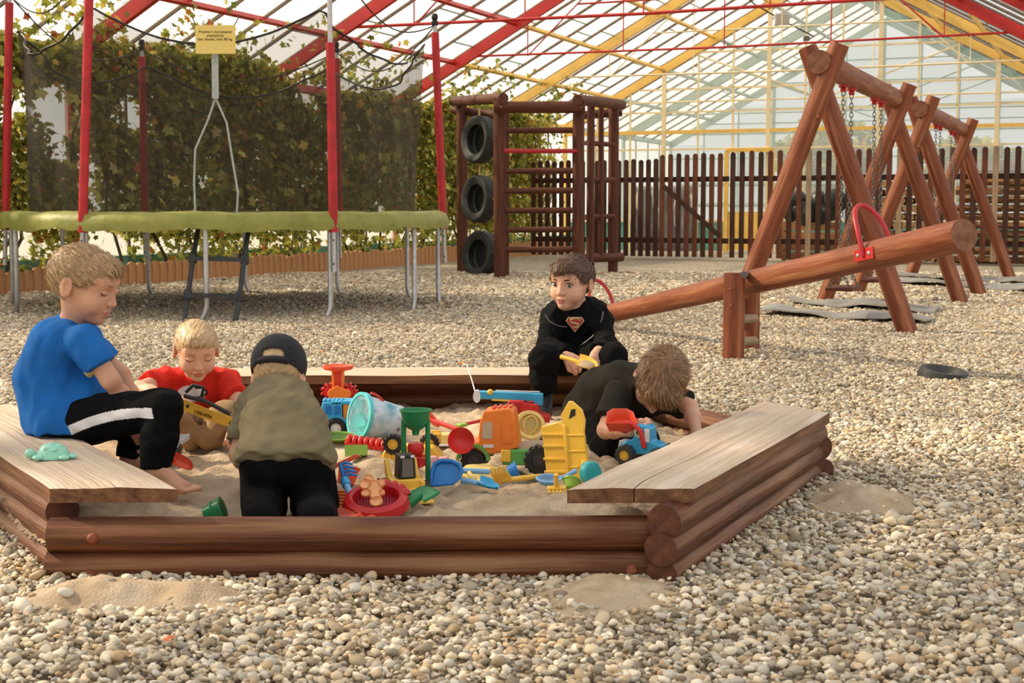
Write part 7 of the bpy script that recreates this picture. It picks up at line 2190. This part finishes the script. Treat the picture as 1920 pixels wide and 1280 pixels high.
mb = MB(); mb.lathe([(1e-4, 0.012), (0.026, 0.012), (0.030, 0.008), (0.031, -0.010), (0.0285, -0.010), (0.027, 0.004), (1e-4, 0.006)], 30); B(mb, 'shell', 'teal', t)
mb = MB(); mb.box((0, 0, 0.002), (0.030, 0.010, 0.010)); mb.box((0, 0, 0.002), (0.010, 0.030, 0.010)); mb.lathe([(0.025, -0.004), (0.027, 0.002), (1e-4, 0.003)], 20); B(mb, 'cross', 'dteal', t)
t = toy('toy_figure', 'small yellow toy figure beside the yellow hopper', 'toy figure', 1094, 896, 0.3)
mb = MB(); mb.ball((0, 0, 0.02), (0.012, 0.010, 0.022), 10); B(mb, 'body', 'yellow', t)
mb = MB(); mb.ball((0.002, 0, 0.05), (0.010, 0.009, 0.010), 10); B(mb, 'head', 'yellow', t)
for s_ in (-1, 1):
    mb = MB(); mb.tube([(s_ * 0.008, 0, 0.034), (s_ * 0.018, 0, 0.044)], 0.004, 7); B(mb, 'arm', 'yellow', t)

# --- blue tractor with a red loader held by the bending boy
tx = G(1205, 866, 0.075)
t = thing('toy_tractor', 'blue toy tractor with a red loader held up by the bending boy', 'toy tractor', (tx.x, tx.y - 0.02, 0.078), (0, 0, -0.45))
mb = MB(); mb.prism([(-0.06, 0.030), (0.05, 0.026), (0.07, 0.04), (0.064, 0.060), (0.034, 0.068), (0.030, 0.108), (0.018, 0.116), (-0.016, 0.116), (-0.022, 0.074), (-0.056, 0.062)], 0.060, TR_(0, 0.030, 0) @ RX(PI / 2)); bd = B(mb, 'body', 'sky', t, 0.005)
mb = MB(); mb.box((-0.056, 0, 0.048), (0.036, 0.05, 0.034), None, 0, (0.75, 0.9)); B(mb, 'bonnet_panel', 'grey', t, 0.003)
mb = MB(); mb.box((0.022, -0.031, 0.086), (0.016, 0.003, 0.040)); B(mb, 'side_panel', 'white', bd, 0.001)
mb = MB(); mb.ball((-0.004, -0.031, 0.094), (0.014, 0.003, 0.016), 14); ey = B(mb, 'painted_eye', 'white', bd)
mb = MB(); mb.ball((-0.006, -0.0345, 0.094), (0.006, 0.002, 0.009), 12); B(mb, 'eye_iris', 'lime', ey)
mb = MB(); mb.ball((-0.007, -0.0365, 0.094), (0.003, 0.001, 0.005), 10); B(mb, 'eye_pupil', 'black', ey)
for wx, r in ((-0.040, 0.029), (0.062, 0.027)):
    for sy in (-1, 1): wheel(t, (wx, sy * 0.044, 0.026), r, 0.032, 'dark', 'yellow', lugs=12)
for sy in (-1, 1):
    mb = MB(); mb.tube([(0.016, sy * 0.034, 0.05), (0.004, sy * 0.036, 0.10), (-0.02, sy * 0.034, 0.118), (-0.048, sy * 0.03, 0.122)], 0.0075, 8); B(mb, 'loader_arm', 'red', t)
lb = ROOTM[t.name].inverted() @ Vector(AT(1164, 782, 4.26))
Mb = TR_(*lb) @ RZ(0.45) @ RX(0.55)
mb = MB(); o1 = [(-0.046, -0.022), (0.046, -0.022), (0.034, 0.034), (-0.034, 0.034)]
w0 = [(x, y, 0.0) for x, y in ((-0.048, -0.028), (0.048, -0.028), (0.040, 0.026), (0.022, 0.042), (-0.022, 0.042), (-0.040, 0.026))]
w1 = [(x * .72, y * .72 - 0.004, -0.034) for x, y, z in w0]; w2 = [(x * .93, y * .93, 0.0) for x, y, z in w0]; w3 = [(x * .66, y * .66 - 0.004, -0.029) for x, y, z in w0]
vs = w0 + w1 + w2 + w3; fs = [tuple(range(6, 12)), tuple(reversed(range(18, 24)))]
for k in range(6):
    k2 = (k + 1) % 6; fs += [(k, 6 + k, 6 + k2, k2), (k, k2, 12 + k2, 12 + k), (12 + k, 12 + k2, 18 + k2, 18 + k)]
mb.add(vs, fs, 0, Mb); B(mb, 'loader_bucket', 'coral', t, 0.0015)
mb = MB(); mb.tube([Mb @ Vector((0, -0.01, -0.033)), Mb @ Vector((0.03, -0.012, -0.05)), (-0.048, 0, 0.122)], 0.012, 8); B(mb, 'bucket_hinge', 'crimson', t)
mb = MB(); mb.prism([(0.075, 0.03), (0.10, 0.072), (0.118, 0.06), (0.15, 0.055), (0.165, 0.04), (0.13, 0.016), (0.09, 0.014)], 0.045, TR_(0, 0.0225, 0) @ RX(PI / 2)); B(mb, 'rear_digger', 'crimson', t, 0.004)

# --- yellow scoop with sand held by the seated boy
p1 = AT(1084, 683, 5.13); p2 = AT(1127, 694, 5.06)
M = frame_x(p1, p2) @ RX(0.55); t = thing('toy_scoop', 'yellow scoop of sand in the hands of the seated boy', 'scoop', M=M)
spade(t, 'yellow', 0.088, 0.058, 0.075, 'yellow', D=0.014)
mb = MB(); mb.ball((0.040, 0, 0.010), (0.034, 0.02, 0.010), 14); B(mb, 'sand_load', M_SAND, t)
# fallen leaves on the gravel
for i, (x, y) in enumerate(((603, 668), (150, 1048), (960, 1225), (1660, 640), (1905, 598), (316, 1225))):
    g = G(x, y); o = link('fallen_leaf', lmes[7 if i % 2 else 6], M=Matrix.Translation(g + Vector((0, 0, 0.03))) @ Euler((0.3, 0.2, i)).to_matrix().to_4x4() @ Matrix.Scale(0.17, 4))
    tag(o, ['brown fallen leaf on the gravel behind the far plank', 'brown fallen leaf beside the left front corner of the sandbox', 'rust leaf on the gravel at the bottom centre', 'red leaf on the gravel near the near swing leg', 'red leaf on the gravel at the right edge', 'rust leaf on the gravel at the lower left'][i], 'leaf')
